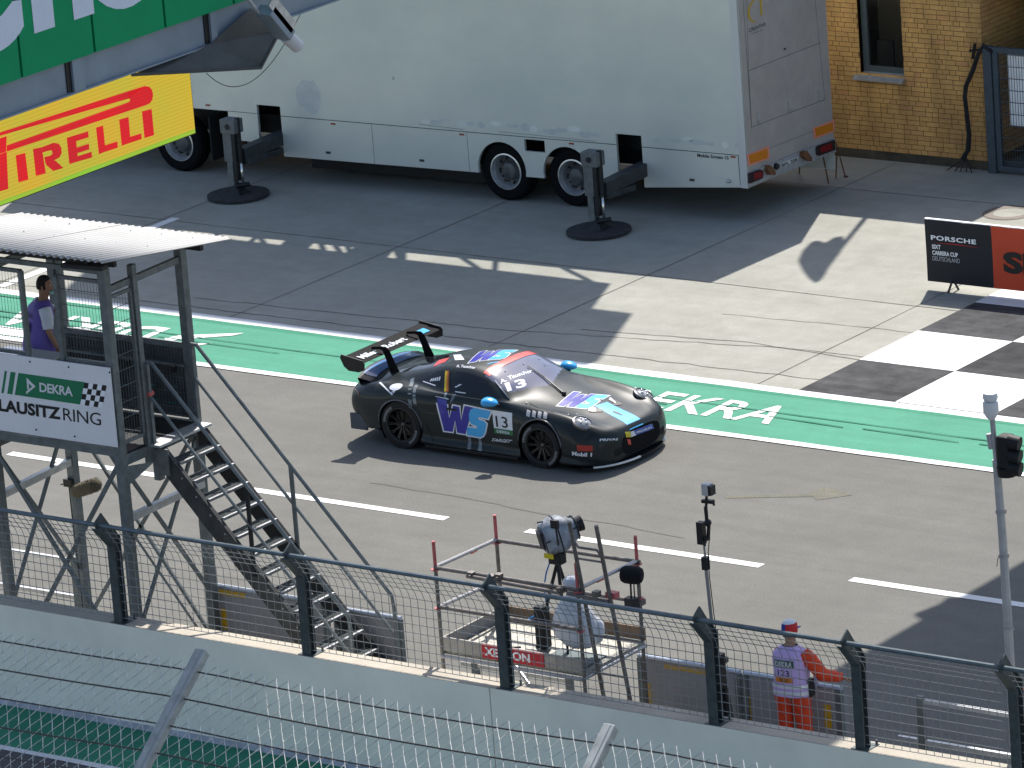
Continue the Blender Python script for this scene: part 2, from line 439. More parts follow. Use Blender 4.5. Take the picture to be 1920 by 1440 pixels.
# direction the leaning top takes in the photo, found from the second point of the post
bpt = on_plane(267, 1440, a, Vector((1, 0, 0)))
U = (a - bpt).normalized()
for xx, top in ((a.x, 0.0), (on_y(1146, 1372, YF).x, -0.05), (a.x - 5.6, 0.0)):
    t = Vector((xx, YF, a.z)) + U * (top + 0.06); b = t - U * 2.4
    mb = MB(); nrm = Vector((1, 0, 0)).cross(U).normalized()
    mb.bar(t, b, 0.13, 0.10, up=nrm)
    mb.bar(t + nrm * 0.052, b + nrm * 0.052, 0.05, 0.012, up=nrm)
    mb.bar(b, (b.x, b.y, 0.0), 0.13, 0.10, up=(0, 1, 0))
    build('post', mb, cfs, cf, bevel=0.01)
cable = mat('cable_steel', (0.07, 0.065, 0.06), 0.5, 0.4, var=0.3, scale=20)
net = mat('net_wire', (0.50, 0.50, 0.47), 0.5, 0.35, var=0.35, scale=14)
x_l = a.x - 6.2; x_r = on_y(1500, 1430, YF).x + 1.0
w0 = on_y(0, 1201, YF)     # first cable
top0 = Vector((0, YF, a.z)) - U * 0.165
stp = 0.322
for k in range(7):
    p = top0 - U * (stp * k)
    mb = MB(); pts = []
    for i in range(25):
        x = x_l + (x_r - x_l) * i / 24
        u = ((x - a.x) / 5.6) % 1.0
        pts.append((x, p.y, p.z - 0.05 * 4 * u * (1 - u)))
    mb.tube(pts, 0.009, 5); build('cable', mb, cable, cf, fix=False)
mb = MB(); cw = 0.150; ch = 0.222
nx = int((x_r - x_l) / cw); ny = 11
nn = Vector((1, 0, 0)).cross(U).normalized()
for i in range(nx):
    pts = []
    x = x_l + i * cw
    for j in range(ny * 2 + 1):
        xx = x + (cw * 0.5 if j % 2 else 0) + random.uniform(-1, 1) * 0.004
        u = ((xx - a.x) / 5.6) % 1.0
        p = top0 + U * 0.10 - U * (ch * 0.5 * j)
        pts.append(Vector((xx, p.y, p.z - 0.05 * 4 * u * (1 - u))) + nn * (0.006 if j % 2 else -0.006))
        if j == 0: pts[-1] -= U * 0.0
    mb.tube(pts, 0.0046, 4, cap=False)
    q = [p_ + Vector((cw * .5, 0, 0)) - nn * 0.012 for p_ in pts]
    pts2 = []
    for j in range(ny * 2 + 1):
        xx = x + (cw * 0.5 if j % 2 else cw)
        u = ((xx - a.x) / 5.6) % 1.0
        p = top0 + U * 0.10 - U * (ch * 0.5 * j)
        pts2.append(Vector((xx, p.y, p.z - 0.05 * 4 * u * (1 - u))) + nn * (0.006 if j % 2 else -0.006))
    mb.tube(pts2, 0.0046, 4, cap=False)
build('diamond_net', mb, net, cf, fix=False)

# ------------------------------------------------------------------ gantry over the pit lane and the track
XG = 9.0
gt = thing('start_gantry', 'grey steel gantry beam with green lettered board crossing above the track', 'gantry', (7.6, -10, 0))
gsteel = mat('gantry_steel', (0.22, 0.26, 0.30), 0.55, 0.2, var=0.12, scale=1.5)
gdark = mat('gantry_dark_steel', (0.075, 0.078, 0.075), 0.6, 0.2, var=0.2, scale=3)
def GX(px, py, x=XG): return on_x(px, py, x)
pb0 = GX(0, 155); pb1 = GX(460, 0); fl0 = GX(0, 215); fl1 = GX(640, 0)
zb = (pb0.z + pb1.z) / 2; zf = (fl0.z + fl1.z) / 2
YA, YB = -34.0, 15.0
mb = MB()
mb.box((XG - 0.03, YA, zf), (XG - 0.012, YB, zb + 0.06))               # web
mb.box((XG - 0.20, YA, zf - 0.018), (XG + 0.035, YB, zf))               # bottom flange
mb.box((XG - 0.20, YA, zb + 0.06), (XG - 0.02, YB, zb + 0.08))
mb.box((6.28, YA, zf - 0.02), (6.30, YB, zb + 0.08)); mb.box((6.20, YA, zf - 0.04), (6.40, YB, zf - 0.02))
build('beam', mb, gsteel, gt)
mb = MB().box((6.31, YA, zf + 0.10), (XG - 0.21, YB, zf + 0.14))
build('walkway', mb, gdark, gt)
mb = MB(); mb.tube([(6.02, YA, zf + 0.2), (6.02, -1.0, zf + 0.2)], 0.03, 6)
for y in range(-33, -1, 3): mb.bar((6.02, y, zf + 0.2), (6.30, y, zf), 0.03)
build('cable_tray', mb, gdark, gt)
kz = 9.9 / SUN.z
for poly in (((1716, 1150), (1735, 1163), (1770, 1166), (1800, 1150), (1812, 1120), (1777, 1120), (1762, 1132)), ((1690, 1192), (1700, 1200), (1735, 1180), (1725, 1172))):
    build('flood_lamp', MB().prism([on_z(*p) + SUN * kz for p in poly], (0, 0, .12)), gdark, gt)  # unseen lamps as flat plates, outlined to cast their pit lane shadows
mb = MB()
for y in (YA + .4, YB - .4):
    for x in (6.6, 8.6): mb.box((x - .2, y - .2, 0), (x + .2, y + .2, zf - 0.02))
build_each('leg', mb, gsteel, gt)
# stiffeners of the web, seen between board and flange
for px, wd in ((145, 0.10), (405, 0.05)):
    p = GX(px, 130)
    mb = MB().box((XG - 0.012, p.y - wd, zf), (XG + 0.028, p.y + 0.03 + wd * .4, zb + 0.04)); build('stiffener', mb, gsteel, gt)
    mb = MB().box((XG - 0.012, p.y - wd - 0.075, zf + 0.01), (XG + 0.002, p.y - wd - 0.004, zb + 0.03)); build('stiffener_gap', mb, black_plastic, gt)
# green board with white letters; panel joints are real gaps
gboard = mat('green_board', (0.005, 0.27, 0.105), 0.6, var=0.05, scale=2, spec=.12)
seams = [GX(27, 70).y, GX(166, 50).y, GX(301, 25).y]
pitch = (seams[2] - seams[0]) / 2
ys = [seams[0] + pitch * k for k in range(-4, 22)]
for k in range(len(ys) - 1):
    mb = MB().box((XG + 0.01, ys[k] + 0.018, zb), (XG + 0.05, ys[k + 1] - 0.018, zb + 3.0))
    build('board_panel', mb, gboard, gt)
mb = MB().box((XG - 0.005, YA, zb + 0.02), (XG + 0.005, YB, zb + 2.98)); build('board_backing', mb, black_plastic, gt)
# the visible feet of the big letters: c, h, o
def LG(px, py): p = GX(px, py, XG + 0.054); return (p.y, p.z)
hy0, hz = LG(84, 57); hy1, hz1 = LG(158, 31); hz = (hz + hz1) / 2
sw = LG(103, 55)[0] - LG(64, 65)[0]
def flat_poly(pts, x=XG + 0.054): return [(x, y, z) for y, z in pts]
mb = MB()
for yc in (hy0, hy1): mb.quad(*flat_poly([(yc - sw/2, hz), (yc + sw/2, hz), (yc + sw/2, hz + 1.3), (yc - sw/2, hz + 1.3)]))
mb.quad(*flat_poly([(hy0 - sw/2, hz + 1.3), (hy1 + sw/2, hz + 1.3), (hy1 + sw/2 - .1, hz + 1.5), (hy0 - sw/2, hz + 2.1)]))
def ring(mb, yc, zc, ro, ri, a0, a1, n=30, sq=1.0, x=XG + 0.054):
    A = []; B = []
    for i in range(n + 1):
        t = R(a0 + (a1 - a0) * i / n)
        A.append(Vector((x, yc + ro * sq * math.cos(t), zc + ro * math.sin(t)))); B.append(Vector((x, yc + ri * sq * math.cos(t), zc + ri * math.sin(t))))
    mb.grid([A, B])
ro = 0.66; ri = ro - sw * 1.02
cy = LG(44, 40)[0] - 0.44
ring(mb, cy, hz + ro - 0.06, ro, ri, 42, 305)
zc_ = hz + ro - .06
mb.quad(*flat_poly([(cy + ri * math.cos(R(305)), zc_ + ri * math.sin(R(305))), (cy + ro * math.cos(R(305)), zc_ + ro * math.sin(R(305))), (cy + .44, zc_ - ro * .74), (cy + .44, zc_ - ro * .34), (cy + ri * .92, zc_ - ri * .62)]))
oy = LG(240, 3)[0]
ring(mb, oy, hz + ro - 0.06, ro, ri, 0, 360)
build('lettering', mb, mat('board_white', (0.62, 0.65, 0.72), 0.5, var=0.03), gt, fix=False)
# LED advertising board hung under the beam
lb = thing('led_board', 'yellow illuminated board with red lettering hanging below the gantry', 'advertising board', (XG - 0.1, -20, 10))
xl = XG - 0.06
q = on_x(368, 250, xl); q2 = on_x(0, 388, xl); q3 = on_x(357, 140, xl)
zbot = (q.z + q2.z) / 2; ztop = zf - 0.012; yr = (q.y + q3.y) / 2
ledm = bpy.data.materials.new('led_pixels'); ledm.use_nodes = True
n = ledm.node_tree.nodes; l = ledm.node_tree.links; b = n['Principled BSDF']
b.inputs['Base Color'].default_value = (0.02, 0.02, 0.02, 1); b.inputs['Roughness'].default_value = 0.6
def led_mat(name, c, s=1.0):
    m = bpy.data.materials.new(name); m.use_nodes = True
    n = m.node_tree.nodes; l = m.node_tree.links; b = n['Principled BSDF']
    b.inputs['Base Color'].default_value = (0.01, 0.01, 0.01, 1); b.inputs['Roughness'].default_value = 0.8; b.inputs['Specular IOR Level'].default_value = 0.1
    tc = n.new('ShaderNodeTexCoord'); sx = n.new('ShaderNodeSeparateXYZ'); l.new(tc.outputs['Object'], sx.inputs[0])
    def tri(o, f):
        m1 = n.new('ShaderNodeMath'); m1.operation = 'MULTIPLY'; m1.inputs[1].default_value = f; l.new(o, m1.inputs[0])
        m2 = n.new('ShaderNodeMath'); m2.operation = 'SINE'; l.new(m1.outputs[0], m2.inputs[0])
        m3 = n.new('ShaderNodeMath'); m3.operation = 'MULTIPLY_ADD'; m3.inputs[1].default_value = 0.5; m3.inputs[2].default_value = 0.5; l.new(m2.outputs[0], m3.inputs[0]); return m3.outputs[0]
    mm = n.new('ShaderNodeMath'); mm.operation = 'MULTIPLY'; l.new(tri(sx.outputs[2], 165.0), mm.inputs[0]); mm.inputs[1].default_value = 1.0
    no = n.new('ShaderNodeTexNoise'); no.inputs['Scale'].default_value = 1.2; l.new(tc.outputs['Object'], no.inputs[0])
    rp = n.new('ShaderNodeValToRGB'); rp.color_ramp.elements[0].color = (*[k * 0.80 for k in c[:1]], c[1] * 0.98, c[2], 1); rp.color_ramp.elements[1].color = (c[0], c[1] * 0.9, c[2] * 0.9, 1)
    rp.color_ramp.elements[0].position = .35; rp.color_ramp.elements[1].position = .65
    l.new(no.outputs[0], rp.inputs[0]); l.new(rp.outputs[0], b.inputs['Emission Color'])
    ma = n.new('ShaderNodeMath'); ma.operation = 'MULTIPLY_ADD'; ma.inputs[1].default_value = 0.12 * s; ma.inputs[2].default_value = 0.86 * s; l.new(mm.outputs[0], ma.inputs[0])
    l.new(ma.outputs[0], b.inputs['Emission Strength']); return m
LEDY = led_mat('led_yellow', (0.42, 0.30, 0.028)); LEDR = led_mat('led_red', (0.46, 0.012, 0.016))
mb = MB().box((xl - 0.10, yr - 11, zbot), (xl - 0.004, yr, ztop)); build('cabinet', mb, black_plastic, lb)
build('lower_edge', MB().quad((xl, yr - 11, zbot + .01), (xl, yr - 0.01, zbot + .01), (xl, yr - 0.01, zbot + .055), (xl, yr - 11, zbot + .055)), led_mat('led_green_yellow', (0.22, 0.36, 0.03)), lb, fix=False)
mb = MB().quad((xl, yr - 11, zbot + .055), (xl, yr - 0.01, zbot + .055), (xl, yr - 0.01, ztop), (xl, yr - 11, ztop)); build('screen', mb, LEDY, lb, fix=False)
x2 = xl + 0.004
def LP(px, py): return on_x(px, py, x2)
mb = MB()
def lpoly(*p): mb.quad(*[LP(*k) for k in p])
Z = lambda x, y: (x / 4.8, y / 4.8)
# long arm of the P and its bowl
bowl = [(1310, 775), (1345, 782), (1368, 808), (1378, 850), (1372, 895), (1350, 930), (1310, 948)]
lpoly(Z(-500, 1402), Z(-500, 1340), Z(0, 1192), Z(1150, 822), Z(1310, 772), Z(1150, 890), Z(0, 1222), Z(-300, 1320))
lpoly(Z(1150, 822), *[Z(*k) for k in bowl], Z(1130, 1008), Z(1130, 930), Z(1165, 915), Z(1172, 900), Z(1165, 888), Z(1150, 890))
lpoly(Z(60, 1310), Z(1130, 930), Z(1130, 1008), Z(60, 1365))
lpoly(Z(-560, 1425), Z(-500, 1402), Z(60, 1225), Z(55, 1365), Z(-200, 1460), Z(-500, 1540))
lpoly(Z(-130, 1440), Z(60, 1365), Z(75, 1700), Z(-60, 1740))
Z3 = lambda x, y: (x / 3.0, y / 3.0)
def L3(*p): mb.quad(*[LP(x / 3.0, y / 3.0) for x, y in p])
L3((88,874),(142,860),(160,1010),(104,1026))                                            # I
L3((185,838),(235,828),(258,975),(202,990))                                             # R stem
L3((235,828),(300,803),(330,808),(345,830),(347,862),(335,885),(300,905),(255,916),(252,900),(250,883),(285,875),(296,862),(290,845),(265,850),(240,858))
L3((255,916),(300,905),(310,902),(357,945),(300,962),(262,930))
L3((375,775),(425,760),(440,908),(390,923)); L3((425,760),(496,738),(499,772),(428,795)); L3((432,830),(500,808),(503,840),(435,862)); L3((437,878),(515,853),(518,886),(440,908))
L3((540,718),(580,706),(594,852),(556,868)); L3((588,818),(660,795),(663,830),(592,854))
L3((670,673),(723,658),(735,802),(685,820)); L3((730,770),(795,750),(797,782),(735,803))
L3((798,627),(853,613),(867,760),(813,777))
build('lettering', mb, LEDR, lb, fix=False)
# hood bracket with floodlight below the beam
hd = thing('bracket_hood', 'dark sheet steel hood bracket fixed under the gantry beam', 'bracket', tuple(GX(440, 110, 9.2)))
A_ = GX(232, 141, 8.90); D1 = GX(395, 82, 9.04); C_ = GX(524, 60, 9.06); B_ = GX(489, 127, 9.45); E_ = GX(545, 30, 8.9); F_ = GX(470, 15, 9.06)
mb = MB(); mb.add([A_, D1, B_, C_, E_, F_, GX(240, 132, 8.8)], [(0, 1, 2), (1, 3, 2), (0, 2, 6), (2, 3, 4), (2, 4, 6), (1, 5, 3), (3, 5, 4), (0, 6, 1), (1, 6, 4, 5)])
mb.bar(A_, B_, 0.03, 0.03); mb.bar(B_, C_, 0.025, 0.025)
build('hood', mb, gdark, hd)
fl = thing('floodlight', 'box floodlight with white cylinder nose on the end of gantry bracket', 'lamp', tuple(GX(540, 60, 9.5)))
mb = MB(); P0 = GX(497, 18, 9.5); P1 = GX(536, 66, 9.5)
mb.bar(P0, P1, 0.20, 0.13, up=(0, 0, 1)); build('housing', mb, gsteel, fl, bevel=0.012)
mb = MB().tube([P1, GX(558, 86, 9.5)], 0.078, 20); build('nose', mb, mat('white_plastic', (0.55, 0.55, 0.56), 0.4), fl, smooth='auto')
mb = MB().bar(GX(496, 10, 9.5) + Vector((.09, 0, .06)), GX(538, 62, 9.5) + Vector((.09, 0, .06)), 0.02, 0.14, up=(0, 0, 1)); build('side_plate', mb, galv_light, fl)
mb = MB().tube([GX(463, -4, 9.4), GX(493, 33, 9.45)], 0.02, 8); build('arm', mb, galv_light, fl)
mb = MB(); pts = []
for t in range(21):
    t /= 20; pa, pc, pd = Vector((387, 137, 0)), Vector((470, 222, 0)), Vector((563, 27, 0))
    p = pa * (1 - t) ** 2 + pc * 2 * t * (1 - t) + pd * t * t; pts.append(GX(p.x, p.y, 9.3))
tag(build('hanging_cable', mb.tube(pts, 0.0045, 5), cable, fix=False), 'thin cable sagging below the gantry bracket', 'cable')

# ------------------------------------------------------------------ brick building
bt = thing('brick_building', 'ochre brick building with a dark framed window beside the trailer', 'building', (-10, 15.5, 0))
mortar = mat('mortar', (0.115, 0.070, 0.034), 0.95, var=0.3, scale=20)
YW = 15.52
XC = -1.68
bk = bpy.data.materials.new('ochre_brick'); bk.use_nodes = True
n = bk.node_tree.nodes; l = bk.node_tree.links; b = n['Principled BSDF']; b.inputs['Roughness'].default_value = 0.85
geo = n.new('ShaderNodeNewGeometry'); rp = n.new('ShaderNodeValToRGB')
for e_, (p_, c_) in zip(range(5), ((0, (0.572, 0.314, 0.1)), (0.3, (0.631, 0.356, 0.114)), (0.6, (0.661, 0.378, 0.125)), (0.85, (0.601, 0.337, 0.114)), (1, (0.586, 0.295, 0.114)))):
    el = rp.color_ramp.elements[e_] if e_ < 2 else rp.color_ramp.elements.new(p_)
    el.position = p_; el.color = (*c_, 1)
l.new(geo.outputs['Random Per Island'], rp.inputs[0])
tc = n.new('ShaderNodeTexCoord'); no = n.new('ShaderNodeTexNoise'); no.inputs['Scale'].default_value = 26; no.inputs['Detail'].default_value = 6; l.new(tc.outputs['Object'], no.inputs[0])
r2 = n.new('ShaderNodeValToRGB'); r2.color_ramp.elements[0].position = .3; r2.color_ramp.elements[1].position = .65; r2.color_ramp.elements[0].color = (.82, .82, .82, 1); l.new(no.outputs[0], r2.inputs[0])
mp = n.new('ShaderNodeMapping'); mp.inputs['Scale'].default_value = (2.6, 1, 0.7); l.new(tc.outputs['Object'], mp.inputs[0])
n3 = n.new('ShaderNodeTexNoise'); n3.inputs['Scale'].default_value = 1.0; n3.inputs['Detail'].default_value = 3; l.new(mp.outputs[0], n3.inputs[0])
r3 = n.new('ShaderNodeValToRGB'); r3.color_ramp.elements[0].position = .35; r3.color_ramp.elements[1].position = .6; r3.color_ramp.elements[0].color = (.70, .70, .72, 1); l.new(n3.outputs[0], r3.inputs[0])
m1 = n.new('ShaderNodeMix'); m1.data_type = 'RGBA'; m1.blend_type = 'MULTIPLY'; m1.inputs[0].default_value = 1; l.new(rp.outputs[0], m1.inputs[6]); l.new(r2.outputs[0], m1.inputs[7])
m2 = n.new('ShaderNodeMix'); m2.data_type = 'RGBA'; m2.blend_type = 'MULTIPLY'; m2.inputs[0].default_value = 1; l.new(m1.outputs[2], m2.inputs[6]); l.new(r3.outputs[0], m2.inputs[7])
l.new(m2.outputs[2], b.inputs['Base Color'])
WX0, WX1, WZ0, WZ1 = -4.06, -3.21, 1.46, 2.95
HB = 4.62
core = MB()
core.box((-26, YW + 0.006, 0), (WX0, YW + 0.30, HB)); core.box((WX1, YW + 0.006, 0), (XC - 0.006, YW + 0.30, HB))
core.box((WX0, YW + 0.006, 0), (WX1, YW + 0.30, WZ0)); core.box((WX0, YW + 0.006, WZ1), (WX1, YW + 0.30, HB))
core.box((XC - 0.30, YW + 0.30, 0), (XC - 0.006, 24, HB)); core.box((-26, 23.7, 0), (XC - .3, 24, HB)); core.box((-26, YW + .3, 0), (-25.7, 23.7, HB))
build('wall_core', core, mortar, bt)
brk = MB()
def brick_row(x0, x1, z, holes=()):
    x = x0 - random.choice((0, .06, .125, .19)); cnt = 0
    while x < x1:
        L_ = 0.24 if (random.random() < 0.74 and cnt < 6) else 0.115
        cnt = 0 if L_ < .2 else cnt + 1
        a_, b_ = max(x, x0), min(x + L_, x1)
        segs = [(a_, b_)]
        for h0, h1 in holes:
            ns = []
            for s0, s1 in segs:
                if s1 <= h0 or s0 >= h1: ns.append((s0, s1)); continue
                if s0 < h0: ns.append((s0, h0))
                if s1 > h1: ns.append((h1, s1))
            segs = ns
        for s0, s1 in segs:
            if s1 - s0 > 0.02:
                j = random.uniform(-.0015, .0015)
                yield s0, s1, j
        x += L_ + 0.010
zz = 0.16; k = 0
while zz < 3.4:
    holes = ((WX0 - .0, WX1 + .0),) if WZ0 - 0.05 < zz < WZ1 else ()
    for s0, s1, j in brick_row(-6.2, XC, zz, holes):
        brk.add([(s0, YW + j, zz), (s1, YW + j, zz), (s1, YW + j, zz + .0735), (s0, YW + j, zz + .0735), (s0, YW + .012, zz), (s1, YW + .012, zz), (s1, YW + .012, zz + .0735), (s0, YW + .012, zz + .0735)],
                [(0,1,2,3),(4,0,3,7),(1,5,6,2),(3,2,6,7),(0,4,5,1)])
    # return wall towards the gate recess
    for s0, s1, j in brick_row(YW + .01, 19.5, zz):
        brk.add([(XC + j, s0, zz), (XC + j, s1, zz), (XC + j, s1, zz + .0735), (XC + j, s0, zz + .0735), (XC - .012, s0, zz), (XC - .012, s1, zz), (XC - .012, s1, zz + .0735), (XC - .012, s0, zz + .0735)],
                [(0,1,2,3),(4,0,3,7),(1,5,6,2),(3,2,6,7),(0,4,5,1)])
    # bricks of the window reveal
    if WZ0 - .02 < zz < WZ1:
        brk.add([(WX0, YW, zz), (WX0, YW + .115, zz), (WX0, YW + .115, zz + .0735), (WX0, YW, zz + .0735)], [(0,1,2,3)])
    zz += 0.0833
build('brickwork', brk, bk, bt)
rough_b = MB().box((-26, YW, 0.16), (-6.2, YW + .006, HB)); build('plain_wall', rough_b, mat('plain_brick', (0.36, 0.21, 0.08), .9, var=.2, scale=6), bt)
build('plinth', MB().box((-26, YW - .004, 0), (XC - .001, YW + .006, .152)), mat('dirty_plinth', (0.10, 0.085, 0.06), .95, base2=(0.035, 0.032, 0.028), scale=2.2), bt)
build('roof', MB().box((-26.2, YW - .02, HB), (XC + .05, 24, HB + .1)), mat('roofing', (0.12, .12, .12), .9), bt)
wd = build('window', MB().box((WX0, YW + .10, WZ0), (WX0 + .11, YW + .16, WZ1)).box((WX1 - .02, YW + .10, WZ0), (WX1, YW + .16, WZ1)).box((WX0 + .11, YW + .10, WZ0 + .03), (WX1 - .02, YW + .16, WZ0 + .13)).box((WX0 + .11, YW + .10, WZ1 - .1), (WX1 - .02, YW + .16, WZ1)),
           mat('window_frame_grey', (0.075, 0.092, 0.10), .45, var=.1), bt)
build('pane', MB().box((WX0 + .11, YW + .125, WZ0 + .13), (WX1 - .02, YW + .13, WZ1 - .1)), mat('dark_glass', (0.02, 0.02, 0.02), 0.08, spec=.5, alpha=0.16), wd)
build('sill', MB().prism([(WX0 - .12, YW - .09, WZ0 - .055), (WX0 - .12, YW + .10, WZ0 + .03), (WX0 - .12, YW + .10, WZ0), (WX0 - .12, YW - .09, WZ0 - .09)], (WX1 - WX0 + .13, 0, 0)), galv_light, wd)
build('room', MB().quad((WX0 - .5, YW + 1.4, 0.8), (WX1 + 1.2, YW + 1.4, .8), (WX1 + 1.2, YW + 1.4, 3.4), (WX0 - .5, YW + 1.4, 3.4)).quad((WX0 - .6, YW + .3, 1.2), (WX1 + 1.2, YW + .3, 1.2), (WX1 + 1.2, YW + 1.4, 1.2), (WX0 - .6, YW + 1.4, 1.2)), mat('room_brown', (0.50, 0.40, 0.25), .9), bt)
tag(build('monitor', MB().box((WX0 + .20, YW + .22, WZ0 + .10), (WX0 + .52, YW + .27, WZ0 + .55)), black_plastic, bevel=.008), 'black screen standing inside the window', 'monitor')
# gate in the recess
gate = thing('metal_gate', 'blue grey steel gate with wire mesh and white sheet behind it', 'gate', (-1.4, 15.45, 0))
gmat = mat('gate_blue_grey', (0.065, 0.085, 0.105), .5, .3, var=.15, scale=5)
GY = 15.42
g0 = on_y(1850, 86, GY); g1 = on_y(1880, 315, GY)
zt = g0.z
mb = MB().box((g0.x - .06, GY - .05, 0), (g0.x + .09, GY + .05, zt)).box((g0.x + .11, GY - .03, .06), (g0.x + .20, GY + .03, zt - .02))
mb.box((g0.x + .09, GY - .035, zt - .09), (3.2, GY + .035, zt - .005)).box((g0.x + .2, GY - .03, .06), (3.2, GY + .03, .14)).box((3.1, GY - .05, 0), (3.25, GY + .05, zt))
build('frame', mb, gmat, gate)
mb = MB(); x = g0.x + .24
while x < 3.1: mb.box((x, GY - .004, .14), (x + .006, GY + .002, zt - .09)); x += .05
z = .22
while z < zt - .12: mb.box((g0.x + .2, GY - .012, z), (3.1, GY - .004, z + .012)); z += .2
build('wire_mesh', mb, gmat, gate, fix=False)
q = on_y(1905, 235, GY + .12)
build('white_sheet', MB().box((g0.x + .32, GY + .10, q.z), (3.1, GY + .12, zt - .14)), mat('white_sheet', (0.85, .86, .88), .7, var=.05, scale=3), gate)
tag(build('recess_wall', MB().box((XC + .002, 17.2, 0), (6, 17.4, 4.62)).box((XC + .002, 15.75, 2.95), (6, 17.4, 3.1)).box((3.4, 15.75, 0), (3.6, 17.4, 3.1)), mat('recess_dark', (0.05, .042, .035), .9, var=.3, scale=3)), 'dark back wall of the gateway recess behind the gate', 'wall')  # unseen ceiling and right wall added to keep light out of the recess
# black cable bundle beside the gate, and the cross clamp on top
cb = thing('cable_bundle', 'thick black cable bundle hanging down the brick corner to the ground', 'cable', (-1.9, 15.4, 0))
pts = [on_y(*p, 15.40) for p in ((1862, 96), (1846, 84), (1836, 100), (1826, 130), (1813, 160), (1811, 180), (1815, 215), (1819, 250), (1817, 280), (1806, 296))]
mb = MB()
for k in range(4):
    o = Vector((random.uniform(-.02, .02), -.01 - .012 * k, random.uniform(-.02, .02)))
    mb.tube([p + o for p in pts], [.02, .022, .024, .026, .024, .022, .024, .026, .03, .02], 7)
build('cables', mb, rubber, cb, smooth='auto')
mb = MB()
for ex in ((1790, 312), (1800, 316), (1812, 318), (1822, 320), (1775, 308)):
    e = on_y(*ex, 15.25); e.z = max(0.02, e.z * 0 + .02); mb.tube([on_y(1816, 275, 15.38), on_y(1812, 295, 15.34), e], .010, 5)
build('loose_ends', mb, rubber, cb)
cc = thing('cross_clamp', 'black cross shaped clamp on the wall beside the gate', 'clamp', tuple(on_y(1828, 97, 15.42)))
mb = MB().bar(on_y(1828, 82, 15.40), on_y(1824, 110, 15.40), .04).bar(on_y(1818, 95, 15.42), on_y(1856, 92, 15.42), .035); build('arms', mb, black_plastic, cc)
# roof mast with dish (unseen; flat outline shaped to cast the shadow on the apron)
ms = thing('roof_mast', 'unseen mast with a flat dish standing on the brick building roof', 'mast', (-4.15, 16.9, HB + .1))
build('pole', MB().tube([(-3.90, 16.9, HB + .1), (-4.12, 16.9, 9.3)], .050, 8), galv, ms)
kz = 9.2 / SUN.z
plate_outline = [on_z(*p) + SUN * kz for p in ((1497, 488), (1505, 470), (1520, 455), (1533, 451), (1547, 456), (1563, 446), (1580, 443), (1583, 453), (1592, 450), (1575, 475), (1556, 500), (1543, 522), (1530, 531), (1515, 520), (1503, 503))]
build('plate', MB().prism(plate_outline, (0, 0, .05)), galv_light, ms)

# ------------------------------------------------------------------ series banner on the apron
bn = thing('banner_frame', 'black and red fabric banner frame standing on the apron by the chequered strip', 'banner', (2.5, 8.94, 0))
BY = 8.94
z0, z1, x0, x1 = .135, 1.115, 1.21, 2.385
fabric_k = mat('banner_black', (0.012, 0.013, 0.018), .6, var=.1, scale=3); fabric_r = mat('banner_red', (0.50, 0.058, 0.022), .6, var=.05, scale=2)
def fab(xa, xb):
    mb = MB(); rows = []
    for i in range(13):
        x = xa + (xb - xa) * i / 12
        rows.append([Vector((x, BY + .012 * math.sin(x * 5 + z_ * 4) * (z_ - z0) * (z1 - z_) * 2, z_ + (.006 * math.sin(x * 9) if z_ == z1 else 0))) for z_ in [z0 + (z1 - z0) * j / 8 for j in range(9)]])
    return mb.grid(rows)
build('black_panel', fab(x0, x1), fabric_k, bn, smooth=True)
build('red_panel', fab(x1 + .002, x1 + 3.6), fabric_r, bn, smooth=True)
bb = MB().box((x0, BY + .02, z0), (x1 + 3.6, BY + .05, z1 - .02)); build('core', bb, white_print, bn)
build('top_edge', MB().box((x0, BY - .004, z1), (x1 + 3.6, BY + .05, z1 + .012)), white_print, bn)
for xx in (1.62, 3.4, 5.2):
    build('foot', MB().bar((xx, BY - .09, 0), (xx + .03, BY + .02, .2), .025).bar((xx + .05, BY + .14, 0), (xx + .03, BY + .02, .2), .025), black_plastic, bn)
def ban(name, s, xa, za, wd, ht, m=white_print, sl=0.0, **k): lettering(name, s, (xa, BY - .016, za), (wd, 0, 0), (sl, 0, ht), m, bn, **k)
ban('lettering', 'PORSCHE', 1.32, .80, .80, .075, bold=.03, space=1.1)
build('swoosh', MB().quad((1.32, BY - .016, .755), (1.75, BY - .016, .772), (2.24, BY - .016, .752), (1.75, BY - .016, .76)), mat('red_print', (.5, .02, .02), .5), bn, fix=False)
ban('lettering', 'SIXT', 1.33, .66, .155, .07, bold=.03); ban('lettering', 'CARRERA CUP', 1.33, .565, .455, .07, bold=.03); ban('lettering', 'DEUTSCHLAND', 1.33, .475, .485, .07, m=mat('grey_print', (.45, .45, .47), .5))
ban('lettering', 'SIXT', 2.58, .40, 1.45, .34, m=black_print, bold=.05)
